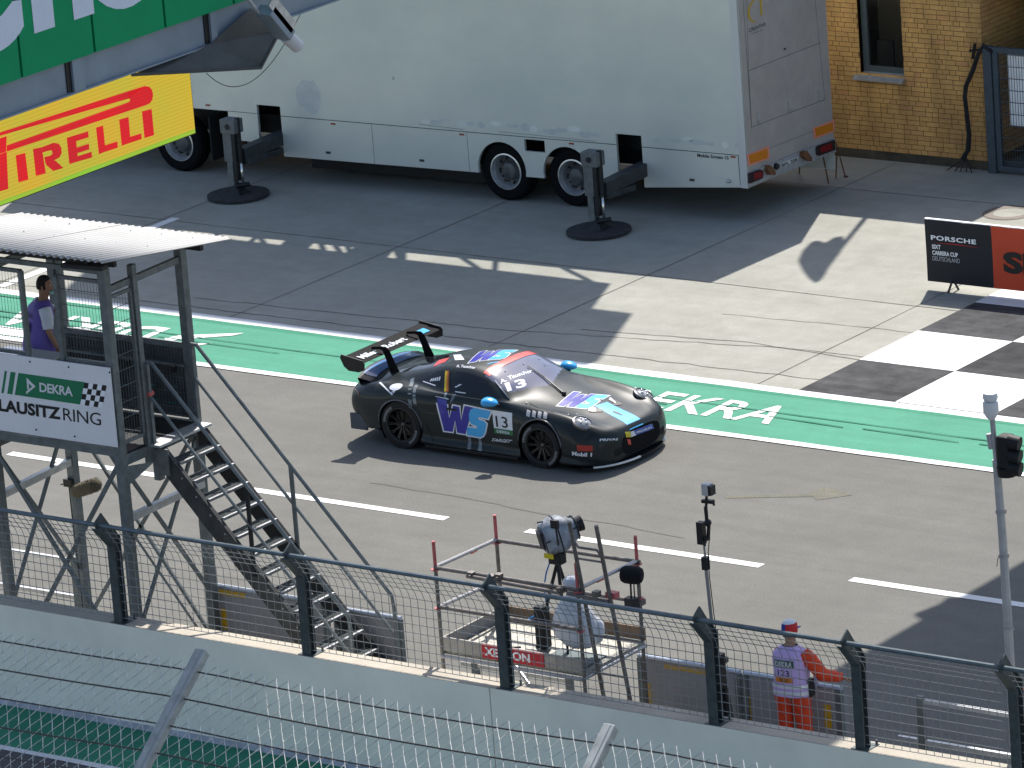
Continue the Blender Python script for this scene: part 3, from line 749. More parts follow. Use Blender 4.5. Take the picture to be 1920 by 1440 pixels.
# ================================================================== MOBILE SCREEN TRAILER
TN = math.tan(R(2.5))
def TW(x, z, t=0.0): return Vector((x + 0.02 * t, 11.06 + TN * (x + 7.5) + t, z))
tr = thing('screen_trailer', 'long silver grey box trailer on outriggers parked before the brick building', 'trailer', tuple(TW(-8, 0, 0)))
alu = mat('trailer_paint', (0.60, 0.62, 0.575), 0.33, 0.25, var=0.04, base2=(0.49, 0.525, 0.50), scale=0.45, stretch=(1, 1, 1.6))  # broad tone variation stands in for the ground reflected in the side
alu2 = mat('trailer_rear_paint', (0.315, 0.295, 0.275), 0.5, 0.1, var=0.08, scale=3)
HT = 4.56
def arc(cx_, cz_, r, a0, a1, n=18): return [(cx_ + r * math.cos(R(a0 + (a1 - a0) * i / n)), cz_ + r * math.sin(R(a0 + (a1 - a0) * i / n))) for i in range(n + 1)]
out = [(-17.6, HT), (-3.55, HT), (-3.55, .615), (-5.52, .465), (-5.52, 1.33), (-6.01, 1.33), (-6.01, .465)]
out += arc(-7.00, .56, .475, -11, 191) + arc(-8.29, .55, .475, -10, 190)
out += [(-12.73, .45), (-12.73, 1.32), (-13.22, 1.32), (-13.22, .66), (-13.84, .66), (-13.84, 1.165), (-17.6, 1.165)]
hole = [(-7.81, 1.11), (-7.41, 1.11), (-7.41, .905), (-7.81, .905)]
from mathutils.geometry import tessellate_polygon
tris = tessellate_polygon([[Vector((x, z, 0)) for x, z in out], [Vector((x, z, 0)) for x, z in hole]])
allp = out + hole
mb = MB(); mb.add([TW(x, z, 0) for x, z in allp], [tuple(t) for t in tris])
for loop in (out, hole):
    for i in range(len(loop)):
        a_, b_ = loop[i], loop[(i + 1) % len(loop)]
        if min(a_[1], b_[1]) >= HT - .01: continue
        mb.quad(TW(*a_, 0), TW(*b_, 0), TW(*b_, .05), TW(*a_, .05))
mb.quad(TW(-17.6, HT, 0), TW(-3.55, HT, 0), TW(-3.55, HT, 2.5), TW(-17.6, HT, 2.5))
mb.quad(TW(-17.6, 1.165, 2.5), TW(-3.55, 1.165, 2.5), TW(-3.55, HT, 2.5), TW(-17.6, HT, 2.5))
mb.quad(TW(-17.6, 1.165, 0), TW(-17.6, 1.165, 2.5), TW(-17.6, HT, 2.5), TW(-17.6, HT, 0))
mb.quad(TW(-12.7, .18, 2.5), TW(-3.55, .30, 2.5), TW(-3.55, 1.165, 2.5), TW(-12.7, 1.165, 2.5))  # unseen far-side skirt, hung low to block light under the trailer
build('body', mb, alu, tr, fix=False)
mb = MB()
def tbox(mb, xa, xb, za, zb_, ta, tb):
    vs = [TW(x, z, t) for z in (za, zb_) for x, t in ((xa, ta), (xb, ta), (xb, tb), (xa, tb))]
    mb.add(vs, [(0,3,2,1),(4,5,6,7),(0,1,5,4),(1,2,6,5),(2,3,7,6),(3,0,4,7)])
tbox(mb, -17.5, -3.62, 1.34, 1.42, .06, 2.45); tbox(mb, -17, -3.7, .62, .95, .75, .9); tbox(mb, -17, -3.7, .62, .95, 1.6, 1.75)
tbox(mb, -12.6, -9.2, .46, 1.3, .10, 2.3); tbox(mb, -5.4, -3.75, .66, 1.3, .12, 2.4); tbox(mb, -9.2, -5.6, .95, 1.3, .45, 2.3)
build('chassis', mb, dark_steel, tr)
for xa_, xb_ in ((-12.6, -9.05),):
    mb = MB(); tbox(mb, xa_, xb_, .13, .455, .55, 2.3); build('underfloor_shade_box', mb, black_plastic, tr)  # dark box added below the floor to deepen the shade there
# hairline seams and small fittings of the side
seam = mat('seam_dark', (0.05, 0.055, 0.055), .7)
mb = MB()
def strip(xa, za, xb, zb_, w_=.009, t=-.002):
    d = Vector((xb - xa, zb_ - za)).normalized(); nx_, nz_ = -d.y * w_ / 2, d.x * w_ / 2
    mb.quad(TW(xa + nx_, za + nz_, t), TW(xb + nx_, zb_ + nz_, t), TW(xb - nx_, zb_ - nz_, t), TW(xa - nx_, za - nz_, t))
strip(-12.73, 1.155, -6.01, 1.145, .012); strip(-5.52, 1.143, -3.68, 1.138, .012); strip(-13.84, 1.165, -13.22, 1.162, .01)
strip(-10.86, 1.15, -10.86, .46, .007); strip(-8.94, 1.15, -8.94, .47, .007); strip(-3.70, 1.14, -3.69, .64, .012)
strip(-9.9, 1.215, -9.0, 1.185, .006); strip(-8.3, 1.20, -6.4, 1.175, .006)
build('seam', mb, seam, tr, fix=False)
for x, z in ((-14.25, 1.24), (-11.65, 1.095), (-9.04, 1.10), (-6.88, 1.10), (-3.79, 1.105)):
    mb = MB(); tbox(mb, x - .045, x + .045, z - .013, z + .013, -.012, 0); build('side_marker', mb, mat('amber_marker', (.28, .05, .02), .4), tr)
for x, z in ((-9.89, .59), (-11.8, .585), (-4.6, .66)):
    mb = MB(); tbox(mb, x - .05, x + .05, z - .022, z + .022, -.006, 0); lt = build('latch', mb, galv, tr)
    mb = MB(); tbox(mb, x - .035, x + .035, z - .010, z + .010, -.009, -.006); build('latch_handle', mb, black_plastic, lt)
mb = MB(); tbox(mb, -10.36, -10.32, 1.94, 2.0, -.012, 0); build('hook', mb, galv_light, tr)
mb = MB(); p = TW(-3.90, .70, -.03); mb.ball(p, .035); build('corner_knob', mb, galv_light, tr, smooth=True)
mb = MB(); tbox(mb, -3.68, -3.545, .60, HT, -.012, .0); build('corner_trim', mb, mat('corner_trim_light', (.52, .53, .53), .4, .3), tr)
# lettering on the side
lettering('lettering', 'Mobile Screen 15', TW(-4.47, 1.052, -.004), TW(-3.88, 1.0, 0) - TW(-4.47, 1.0, 0), (0, 0, .062), black_print, tr, bold=.02)
# smudges of old decals
sm = mat('decal_ghost', (0.47, 0.505, 0.51), .4, .25, var=.08, scale=6); sm2 = mat('scuffed_paint', (.62, .655, .635), .35, .25, var=.1, scale=5)
rnd = random.Random(3)
def blob(x, z, rx, rz, m_, nm):
    n_ = 18; mb = MB(); mb.add([TW(x + rx * math.cos(2*math.pi*k/n_) * rnd.uniform(.75, 1.15), z + rz * math.sin(2*math.pi*k/n_) * rnd.uniform(.75, 1.15), -.0015) for k in range(n_)], [tuple(range(n_))]); build(nm, mb, m_, tr, fix=False)
blob(-12.1, 1.55, .28, .30, sm, 'decal_ghost')
for k in range(26):
    x = -9.8 + k * .245 + rnd.uniform(-.08, .08)
    if -6.25 < x < -5.30: continue
    blob(x, 1.26 + rnd.uniform(0, .10), rnd.uniform(.06, .16), rnd.uniform(.03, .08), sm if k % 3 else sm2, 'scuff')
# rear face
RPn = Vector((1, -0.02, 0)); RP0 = TW(-3.55, 1, 0)
def RP(px, py, off=0.0): return on_plane(px, py, RP0 + RPn * off, RPn)
zr = lambda x, y: (1360 + x / 7.58, 180 + y / 7.58)
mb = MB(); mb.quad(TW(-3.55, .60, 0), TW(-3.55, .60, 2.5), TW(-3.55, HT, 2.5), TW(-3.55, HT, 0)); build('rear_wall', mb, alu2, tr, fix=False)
def rbox(ta, tb, za, zb_, xa, xb, name, m, parent=tr, **k):
    mb = MB(); vs = []
    for z in (za, zb_):
        for t, o in ((ta, xa), (tb, xa), (tb, xb), (ta, xb)): vs.append(TW(-3.55 + o, z, t) if False else Vector((-3.55 + 0.02 * t + o, TW(-3.55, 0, 0).y + t, z)))
    mb.add(vs, [(0,3,2,1),(4,5,6,7),(0,1,5,4),(1,2,6,5),(2,3,7,6),(3,0,4,7)]); return build(name, mb, m, parent, **k)
Y0 = TW(-3.55, 0, 0).y
def tz(px, py): p = RP(px, py); return p.y - Y0, p.z
# lamp bar: follows the photo's slight rise
a0 = tz(*zr(340, 1090)); a1 = tz(*zr(350, 1290)); b0 = tz(*zr(1560, 600)); b1 = tz(*zr(1570, 790))
def rquad(name, pts, off, m, thick=.02, parent=tr):
    mb = MB(); mb.prism([RP(*zr(*p), off) for p in pts], (-thick if off > 0 else thick, 0, 0)); return build(name, mb, m, parent)
lampbar = rquad('lamp_bar', [(335, 1090), (1562, 595), (1572, 795), (350, 1290)], .03, galv_light, .028)
tail = mat('tail_lamp_red', (0.16, 0.008, 0.01), .25, coat=.5); tdark = mat('tail_lamp_dark', (.02, .012, .015), .4)
for pts in ([(345,1100),(500,1045),(535,1055),(545,1085),(540,1160),(500,1185),(350,1245)], [(1300,735),(1330,705),(1560,625),(1568,765),(1340,850),(1310,840)]):
    hh = rquad('tail_lamp', pts, .06, tdark, .03)
    c = [sum(p[0] for p in pts) / len(pts), sum(p[1] for p in pts) / len(pts)]
    rquad('lens', [(c[0] + (p[0] - c[0]) * .62 + 15, c[1] + (p[1] - c[1]) * .62 - 5) for p in pts], .066, tail, .005, parent=hh)
np_ = rquad('number_plate', [(790, 955), (1035, 860), (1037, 925), (795, 1022)], .05, mat('plate_white', (.45, .46, .44), .4), .015)
mb = MB(); o = RP(*zr(808, 1010), .053); u = RP(*zr(1028, 922), .053) - o; v = RP(*zr(800, 965), .053) - o
lay(mb, text_mesh('BPL 208', bold=.02), o, u, v); build('lettering', mb, black_print, np_, fix=False)
orange = mat('reflector_orange', (.48, .16, .012), .4); pink = mat('reflector_rim', (.62, .22, .16), .4)
for pts in ([(312,838),(622,708),(628,885),(332,998)], [(1250,455),(1548,338),(1556,500),(1268,615)]):
    rr = rquad('reflector_plate', pts, .012, pink, .01)
    c = [sum(p[0] for p in pts) / 4, sum(p[1] for p in pts) / 4]
    rquad('reflector_field', [(c[0] + (p[0] - c[0]) * .85, c[1] + (p[1] - c[1]) * .74) for p in pts], .015, orange, .002, parent=rr)
rust = mat('rusty_fitting', (.13, .06, .03), .8, var=.4, scale=30)
for pts in ([(620,990),(650,985),(720,1080),(715,1125),(640,1120),(610,1050)], [(1115,800),(1165,780),(1240,880),(1230,930),(1150,900),(1110,850)]):
    rquad('support_foot_mount', pts, .11, rust, .08)
mb = MB().ball(RP(*zr(725, 1000), .05), .055); build('socket', mb, black_plastic, tr, smooth=True)
mb = MB()
for p, q in (((290, 0), (330, 1290)),): pass
def rline(p, q, w_=.008, off=.003):
    a_ = RP(*p, off); b_ = RP(*q, off); d = (b_ - a_).normalized(); s_ = d.cross(RPn).normalized() * w_ / 2
    mb.quad(a_ + s_, b_ + s_, b_ - s_, a_ - s_)
z4 = lambda x, y: (1280 + x / 3, y / 3)
rline(z4(340, 0), z4(388, 720)); rline(z4(365, 400), z4(775, 240)); rline(z4(388, 715), z4(800, 560)); rline(z4(745, 0), z4(800, 560)); rline(z4(372, 400), z4(388, 715)); rline(z4(360, 0), z4(372, 400), .006)
rline(z4(360, 885), z4(855, 690), .006)
build('door_seam', mb, seam, tr, fix=False)
for px, py in ((425, 690), (597, 625), (765, 560)):
    mb = MB(); a_ = RP(*z4(px, py), .01); mb.bar(a_ + Vector((0, 0, .16)), a_, .018, .03); mb.bar(a_, a_ + Vector((0, .1, -.005)), .018, .03); build('hinge', mb, galv_light, tr)
mb = MB(); a_ = RP(*z4(570, 277), .008); mb.bar(a_, a_ + Vector((0, .05, 0)), .012, .02); build('lock', mb, black_plastic, tr)
# emblem: ring segment with a short stroke, and lettering
yel = mat('emblem_yellow', (.42, .28, .02), .5); mb = MB()
c_ = RP(*z4(425, 55), .004); vY = Vector((0.02, 1, 0)); vZ = Vector((0, 0, 1))
A_ = []; B_ = []
for i in range(25):
    t = R(75 + 190 * i / 24); A_.append(c_ + vY * .30 * math.cos(t) + vZ * .20 * math.sin(t)); B_.append(c_ + vY * (.30 - .06 * math.sin(math.pi * i / 24)) * math.cos(t) + vZ * (.20 - .045 * math.sin(math.pi * i / 24)) * math.sin(t))
mb.grid([A_, B_]); mb.quad(c_ + vY * .02 + vZ * .19, c_ + vY * .11 + vZ * .19, c_ + vY * .11 - vZ * .11, c_ + vY * .06 - vZ * .11, c_ + vY * .06 + vZ * .14, c_ + vY * .02 + vZ * .14)
build('emblem', mb, yel, tr, fix=False)
o = RP(*z4(372, 182), .004); u = RP(*z4(468, 152), .004) - o; u.z = 0
lettering('lettering', 'CREATIVE', o, u, (0, 0, .06), mat('grey_lettering', (.09, .09, .1), .5), tr, bold=.02)
lettering('lettering', 'TECHNOLOGY', o - Vector((0, -.05, .055)), u * .75, (0, 0, .025), mat('grey_lettering'), tr)
# wheels
tyre_m = mat('truck_tyre', (0.007, 0.007, 0.008), .9, spec=.08, var=.2, scale=20); rim_m = mat('truck_rim', (.58, .59, .60), .30, .7, var=.15, scale=8)
def truck_wheel(x, z, parent, t=.10):
    wt_ = build('wheel', MB().lathe([(.30, .0), (.33, -.025), (.44, -.03), (.485, 0), (.50, .05), (.50, .22), (.48, .27), (.30, .28)], TW(x, z, t), axis=(-0.02, 1, 0), n=36), tyre_m, parent, smooth='auto')
    build('rim', MB().lathe([(.305, .0), (.31, -.02), (.288, -.025), (.272, .03), (.262, .05), (.268, .065), (.250, .13)], TW(x, z, t), axis=(-0.02, 1, 0), n=36), rim_m, wt_, smooth='auto')
    build('wheel_disc', MB().lathe([(.255, .12), (.25, .13), (.19, .14), (.16, .12), (.13, .06), (.11, .05), (.0, .05)], TW(x, z, t), axis=(-0.02, 1, 0), n=36), mat('wheel_disc_grey', (.10, .105, .11), .5, .5, var=.3, scale=10), wt_, smooth='auto')
    mb = MB()
    for k in range(10):
        a_ = 2 * math.pi * k / 10; p = TW(x, z, t + .12) + Vector((math.cos(a_) * .205, 0, math.sin(a_) * .205)); mb.cyl(p, p + Vector((0, -.03, 0)), .014, 6)
    build_each('wheel_nut', mb, dark_steel, wt_)
    mb = MB()
    for k in range(8):
        a_ = 2 * math.pi * k / 8 + .2; p = TW(x, z, t + .118) + Vector((math.cos(a_) * .228, 0, math.sin(a_) * .228)); mb.cyl(p, p + Vector((0, -.003, 0)), .022, 8)
    build_each('hand_hole', mb, black_plastic, wt_)
    return wt_
truck_wheel(-8.28, .50, tr); truck_wheel(-6.95, .50, tr)
# outriggers
paint_g = mat('outrigger_grey', (0.115, 0.125, 0.13), .5, .2, var=.2, scale=9); chrome = mat('chrome_ram', (.75, .73, .68), .15, .9)
ppad = mat('outrigger_pad', (.032, .032, .035), .85, var=.3, scale=10, bump=.3)
for xo, yo, tb in ((-12.93, 9.72, -13.0), (-5.66, 9.93, -5.75)):
    c = Vector((xo, yo, 0)); og = build('outrigger', MB().box((xo - .13, yo - .08, .62), (xo + .05, yo + .10, 1.30)).box((xo - .14, yo - .11, 1.12), (xo + .17, yo + .13, 1.36)), paint_g, tr, bevel=.01)
    mb = MB().box((xo - .10, yo - .055, .20), (xo + .02, yo + .07, .63)); build('inner_leg', mb, galv, og, bevel=.006)
    mb = MB().tube([(xo + .14, yo + .02, 1.38), (xo + .14, yo + .02, .62)], .045, 12).box((xo + .05, yo - .07, .30), (xo + .12, yo + .08, 1.14)); build('cylinder', mb, dark_steel, og, smooth='auto')
    build('ram', MB().tube([(xo + .14, yo + .02, .62), (xo + .15, yo + .02, .24)], .026, 12), chrome, og, smooth=True)
    mb = MB().tube([(xo + .08, yo - .10, .22), (xo + .22, yo + .10, .22)], .04, 10); mb.cyl((xo + .02, yo - .12, 1.24), (xo + .02, yo - .06, 1.24), .05, 12); build_each('pin', mb, dark_steel, og, smooth='auto')
    mb = MB(); pr = [(.24, .075), (.17, .10), (.09, .18), (.07, .24), (0, .24)]; mb.lathe(pr, (xo + .04, yo, 0), n=4); build('foot', mb, dark_steel, og)
    mb = MB().lathe([(0, .02), (.50, .02), (.53, .03), (.53, .065), (.50, .075), (0, .075)], (xo + .04, yo, 0), n=36); build('pad', mb, ppad, og, smooth='auto')
    mb = MB(); mb.bar((xo + .10, yo + .10, .72), (xo + .12, 11.6, .78), .20, .22); mb.bar((xo + .14, yo + .12, .60), (xo + .14, 10.8, .56), .16, .10); build_each('arm', mb, mat('arm_dark', (.045, .05, .053), .55, .2, var=.3, scale=6), og, bevel=.01)
# prop stand under the rear corner
for pa, pb_ in (((790, 880), (820, 1030)), ((862, 800), (915, 995)), ((868, 850), (862, 1000)), ((660, 930), (655, 975))):
    mb = MB(); a_ = RP(*z4(*pa), -.15); b_ = on_z(*z4(*pb_), .01); mb.tube([a_, b_], .012, 6); build('prop_rod', mb, rust, tr)
mb = MB().lathe([(0, 0), (.04, 0), (.04, .02), (0, .02)], on_z(*z4(918, 997)), n=10); build('prop_foot', mb, rust, tr)
# raised screen with its truss, above the trailer and out of the picture: it shades the apron
ys = 12.3
mb = MB(); mb.box((-15.4, ys - .1, 7.30), (-5.85, ys + .25, 9.15)); mb.box((-15.4, ys - .1, 9.15), (-5.1, ys + .25, 12.45)); scr = build('led_screen', mb, black_plastic, tr)
mb = MB(); mb.bar((-15.4, ys, 7.03), (-5.85, ys, 7.03), .08); mb.box((-10.85, ys - .1, HT), (-10.15, ys + .1, 7.2)); mb.box((-12.25, ys - .1, 5.9), (-11.75, ys + .1, 7.1))
for xa, xb in ((-15.3, -14.2), (-14.2, -13.4), (-13.1, -12.55), (-11.75, -11.35), (-11.5, -11.0), (-11.2, -10.8), (-10.2, -9.8), (-10.0, -9.75), (-9.0, -8.2), (-8.15, -7.95), (-7.0, -6.0)):
    mb.bar((xa, ys, 6.0), (xb, ys, 7.1), .07)
mb.bar((-15.4, ys, 6.0), (-5.9, ys, 6.0), .07)
for xx in (-15.3, -12.9): mb.bar((xx, ys, HT), (xx, ys, 7.1), .08)
build('lifting_frame', mb, dark_steel, scr)
# tractor unit in front of the trailer (only its rear wheel and mudflap show)
tk = thing('truck_tractor', 'dark truck tractor coupled ahead of the silver trailer with wheel showing', 'truck', tuple(TW(-15, 0, 1)))
truck_wheel(-14.98, .50, tk, .05)
def txbox(a, name, m, **k):
    mb = MB(); tbox(mb, *a); return build(name, mb, m, tk, **k)
txbox((-20.5, -13.9, .6, 1.1, .7, 1.8), 'chassis', dark_steel)
txbox((-23.0, -20.6, .7, 3.7, .05, 2.45), 'cab', mat('cab_paint', (.3, .32, .33), .3, coat=.5), bevel=.06)
txbox((-14.36, -14.33, .22, 1.0, .10, .75), 'mudflap', rubber)
txbox((-14.10, -13.82, .30, .98, .35, .42), 'tail_panel', mat('tail_panel', (.06, .02, .02), .6))
txbox((-14.08, -13.86, .48, .62, .33, .35), 'tail_reflector', mat('tail_orange', (.13, .035, .012), .5))
lettering('lettering', 'VOLVO', TW(-14.20, .34, .30), (.5, 0.02, 0), (0, 0, .10), mat('dull_white', (.16, .16, .17), .6), tk, bold=.03)
# ================================================================== MARSHAL TOWER
tw = thing('marshal_tower', 'galvanised steel marshal stand on stilts with white corrugated roof behind the fence', 'tower', (0.9, -10.1, 0))
YFt, YBk = -10.85, -9.30
XL, XRt = -0.12, 1.95
def post(x, y, z0, z1, w_=.10): return build('post', MB().box((x - w_/2, y - w_/2, z0), (x + w_/2, y + w_/2, z1)), galv, tw, bevel=.006)
post(XRt, YFt, 0, 5.68, .115); post(XL, YFt, 0, 5.68, .115); post(1.88, YBk, 0, 5.46, .115); post(-.24, YBk, 0, 5.46, .115)
post(1.95, -10.32, 2.95, 5.50, .085)
# the doubled post of the back left corner
build('post', MB().box((-.165, YBk - .04, 3.1), (-.10, YBk + .04, 5.45)), galv, tw)
ZD = 3.20
mb = MB()
mb.bar((XL - 1.0, YFt, 3.24), (XRt + .05, YFt, 3.24), .10, .10); mb.bar((-1.2, YBk, 3.10), (1.95, YBk, 3.10), .08, .12)
mb.bar((XRt, YFt, 3.12), (1.90, YBk, 3.10), .08, .12); mb.bar((XL, YFt, 3.12), (-.2, YBk, 3.10), .08, .12)
mb.bar((XL - 1.0, YFt + .02, 5.53), (XRt, YFt + .02, 5.53), .05, .06); mb.bar((XRt, YFt, 5.30), (1.88, YBk, 5.30), .06, .08); mb.bar((-.2, YFt, 5.30), (-.24, YBk, 5.30), .06, .08)
build_each('frame_beam', mb, galv, tw)
mb = MB()
for y in (YFt - .05, YBk + .05): mb.bar((-.95, y, 5.68 if y < -10 else 5.46), (2.2, y, 5.68 if y < -10 else 5.46), .06, .08)
for x in (1.9, -.15): mb.bar((x, YFt - .25, 5.70), (x, YBk + .25, 5.43), .05, .06)
mb.bar((1.55, -11.1, 5.66), (2.20, -11.1, 5.68), .12, .05)
build_each('roof_beam', mb, dark_steel, tw)
# corrugated roof
roofm = mat('corrugated_white_roof', (0.385, 0.382, 0.372), .6, var=.06, scale=1.5, spec=.1)
mb = MB(); xs = []; x = -1.15
while x <= 2.36: xs.append(x); x += 0.0135
ra = [Vector((x, -11.28, 5.815 + .020 * math.cos(2 * math.pi * (x / .108)))) for x in xs]
rb = [Vector((x - .02, -8.80, 5.475 + .020 * math.cos(2 * math.pi * (x / .108)))) for x in xs]
mb.grid([ra, rb]); rf = build('roof', mb, roofm, tw, smooth=True, fix=False)
so_ = rf.modifiers.new('thick', 'SOLIDIFY'); so_.thickness = .003
mb = MB().box((.585, -11.28, 5.832), (.592, -8.80, 5.836));
mb = MB(); mb.bar((.60, -11.28, 5.832), (.58, -8.80, 5.492), .006, .006)
for x in (-.4, 0, .5, 1.0, 1.5, 2.0):
    for k in (.15, .5, .85): mb.ball((x, -11.28 + 2.48 * k, 5.832 - .34 * k), .009, 6, 4)
build('roof_screw', mb, mat('roof_seam', (.30, .29, .28), .6), tw)
# floor
build('deck', MB().box((-1.2, YFt + .05, ZD - .04), (1.93, YBk - .04, ZD)), dark_steel, tw)
mb = MB().box((-1.2, YBk - .06, ZD), (1.88, YBk - .045, ZD + .02)).box((1.93, -10.35, ZD - .03), (2.16, YBk - .02, ZD)); build('deck_edge', mb, galv_light, tw)
# back balustrade: dark sheet behind wire mesh
meshm = mat('stand_mesh', (.13, .145, .15), .5, .4, var=.2, scale=20)
backm = mat('balustrade_sheet', (.062, .07, .072), .75, var=.35, scale=4)
mb = MB().box((-.2, YBk + .03, ZD + .04), (1.86, YBk + .045, 4.14)); build('back_panel', mb, backm, tw)
def mesh_panel(name, o, ux, uz, w_, h_, sx=.05, sz=.20, r=.0032, rz=.005, frame=0.0, parent=tw):
    o = Vector(o); ux = Vector(ux).normalized(); uz = Vector(uz).normalized(); mb = MB(); k = sx
    while k < w_: mb.tube([o + ux * k, o + ux * k + uz * h_], r, 4, cap=False); k += sx
    k = sz * .5
    while k < h_: mb.tube([o + uz * k, o + uz * k + ux * w_], rz, 4, cap=False); k += sz
    if frame:
        for a_, b_ in ((o, o + ux * w_), (o + uz * h_, o + uz * h_ + ux * w_), (o, o + uz * h_), (o + ux * w_, o + ux * w_ + uz * h_)): mb.bar(a_, b_, frame, frame, up=uz if abs((b_ - a_).normalized().dot(uz)) < .5 else ux)
    return build(name, mb, meshm, parent, fix=False)
mesh_panel('back_mesh', (-.2, YBk - .02, ZD + .05), (1, 0, 0), (0, 0, 1), 2.05, .95, frame=.03)
mb = MB().bar((-.2, YBk - .02, 4.17), (1.9, YBk - .02, 4.17), .06, .05).bar((-.1, YBk - .07, 3.93), (1.85, YBk - .07, 3.93), .05, .03); build('back_rail', mb, galv, tw)
for x in (.95, 1.70): build('clip', MB().box((x - .03, YBk - .13, 3.84), (x + .03, YBk - .09, 3.92)), black_plastic, tw)
mb = MB()
for x, z in ((1.25, 3.60), (1.62, 3.62), (1.3, 3.42), (1.55, 3.4), (.8, 3.55)): mb.box((x - .05, YBk - .045, z), (x + .05, YBk - .035, z + .012))
build('cable_tie', mb, mat('teal_tie', (.03, .16, .15), .5), tw)
# mesh windows of the front and of the right side
mesh_panel('front_mesh', (1.17, YFt, 4.36), (1, 0, 0), (0, 0, 1), .72, 1.05, frame=.045)
mesh_panel('front_mesh', (-.90, YFt, 4.36), (1, 0, 0), (0, 0, 1), 1.52, 1.06, frame=.045)
mb = MB().bar((1.19, YFt - .02, 4.22), (1.19, YFt - .02, 5.42), .06, .06).bar((0.64, YFt - .04, 4.3), (0.64, YFt - .04, 5.44), .05, .05); build_each('window_stile', mb, galv, tw)
mesh_panel('side_mesh', (XRt, YFt + .06, 3.34), (0, 1, 0), (0, 0, 1), .40, 1.86, frame=.04)
build('shelf', MB().prism([(.28, YFt + .06, 4.24), (.86, YFt + .06, 4.24), (.90, YFt + .36, 4.28), (.30, YFt + .36, 4.28)], (0, 0, .02)), mat('shelf_grey', (.33, .33, .31), .6), tw)
# sign board
sgb = thing('tower_sign', 'white name board with green stripe and chequered flag fixed to the marshal stand front', 'sign', (0.6, -10.95, 3.85))
SY = -10.945
build('board', MB().box((-1.15, SY, 3.335), (1.985, SY + .02, 4.35)), mat('sign_board_white', (.70, .69, .70), .5, var=.04, scale=2), sgb)
def SP(px, py, off=.003): return on_y(px, py, SY - off)
gr = mat('sign_green', (.008, .165, .075), .45, var=.04)
s9 = lambda x, y: (x / 4.8, 560 + y / 4.8)
mb = MB()
mb.quad(*[SP(*s9(*p)) for p in ((165, 668), (762, 752), (720, 953), (132, 865))])
mb.quad(*[SP(*s9(*p)) for p in ((95, 658), (140, 664), (110, 862), (65, 855))])
mb.quad(*[SP(*s9(*p)) for p in ((42, 650), (62, 653), (32, 852), (12, 849))])
build('green_band', mb, gr, sgb, fix=False)
wsp = mat('sign_white', (.62, .63, .65), .45)
mb = MB(); E = .007
tri = [SP(*s9(*p), E) for p in ((238, 712), (318, 778), (318, 800), (236, 860), (236, 835), (282, 795), (258, 775), (262, 822), (246, 835))]
mb.quad(SP(*s9(238, 710), E), SP(*s9(320, 790), E), SP(*s9(290, 792), E), SP(*s9(258, 762), E), SP(*s9(262, 815), E), SP(*s9(245, 815), E))
mb.quad(SP(*s9(320, 790), E), SP(*s9(234, 861), E), SP(*s9(236, 835), E), SP(*s9(290, 792), E))
o = SP(*s9(357, 838), E); u = SP(*s9(657, 890), E) - o; v = SP(*s9(362, 757), E) - SP(*s9(357, 838), E)
lay(mb, text_mesh('DEKRA', bold=.025, space=.95), o, Vector((u.length, 0, 0)), Vector((.008, 0, v.length)))
build('lettering', mb, wsp, sgb, fix=False)
o = SP(-18, 763); e2 = SP(115, 789); z_b = (o.z + e2.z) / 2
mb = MB()
o = SP(*s9(-150, 1005)); a1_ = SP(*s9(550, 1090)); top_ = SP(*s9(330, 960))
zb_ = SP(*s9(340, 1062)).z; zt_ = SP(*s9(350, 952)).z
lay(mb, text_mesh('LAUSITZ', bold=.045, space=1.03), (SP(*s9(-12, 1010)).x, SY - .003, zb_), (SP(*s9(548, 1090)).x - SP(*s9(-12, 1010)).x, 0, 0), (0.01, 0, zt_ - zb_))
lay(mb, text_mesh('RING', bold=.0, space=.95), (SP(*s9(570, 1095)).x, SY - .003, zb_), (SP(*s9(910, 1140)).x - SP(*s9(570, 1095)).x, 0, 0), (0.01, 0, zt_ - zb_))
build('lettering', mb, black_print, sgb, fix=False)
# chequered flag field
o = SP(*s9(760, 755), .002); ux = SP(*s9(960, 782), .002); dz = SP(*s9(722, 955), .002)
mb1 = MB(); mb2 = MB()
U_ = (ux - o) / 5; V_ = (dz - o) / 4
U_.y = 0; V_.y = 0
for i in range(5):
    for j in range(4):
        q0 = o + U_ * i + V_ * j
        (mb1 if (i + j) % 2 == 0 else mb2).quad(q0 + Vector((0, -.001, 0)), q0 + U_ + Vector((0, -.001, 0)), q0 + U_ + V_ + Vector((0, -.001, 0)), q0 + V_ + Vector((0, -.001, 0)))
build('flag_dark', mb1, black_print, sgb, fix=False); build('flag_light', mb2, white_print, sgb, fix=False)
mb = MB()
for px, py in ((268, 568), (616, 616), (986, 664), (325, 1180), (672, 1240)): mb.ball(SP(*s9(px, py), .004), .012, 8, 5)
build('screw', mb, dark_steel, sgb)
# cross bracing and horizontals under the deck
mb = MB()
def br(p, q, y0, y1, w_=.06): mb.bar(on_y(*p, y0), on_y(*q, y1), w_, w_ * .5, up=(0, 1, 0))
lt0 = Vector((XRt - .02, YFt + .05, 3.15)); lb0 = Vector((-.10, YFt + .05, .25))
mb.bar((XRt - .05, YFt + .045, 3.12), (XL, YFt + .045, .30), .055, .03, up=(0, 1, 0)); mb.bar((XL, YFt - .045, 3.12), (XRt - .05, YFt - .045, .30), .055, .03, up=(0, 1, 0))
mb.bar((1.85, YBk, 3.05), (-.22, YBk, .30), .045, .03, up=(0, 1, 0)); mb.bar((-.22, YBk, 3.05), (1.85, YBk, .30), .045, .03, up=(0, 1, 0))
mb.bar((XRt + .02, YFt, 3.05), (1.90, YBk, .9), .05, .03, up=(1, 0, 0)); mb.bar((1.90, YBk, 3.05), (XRt + .02, YFt, .9), .05, .03, up=(1, 0, 0))
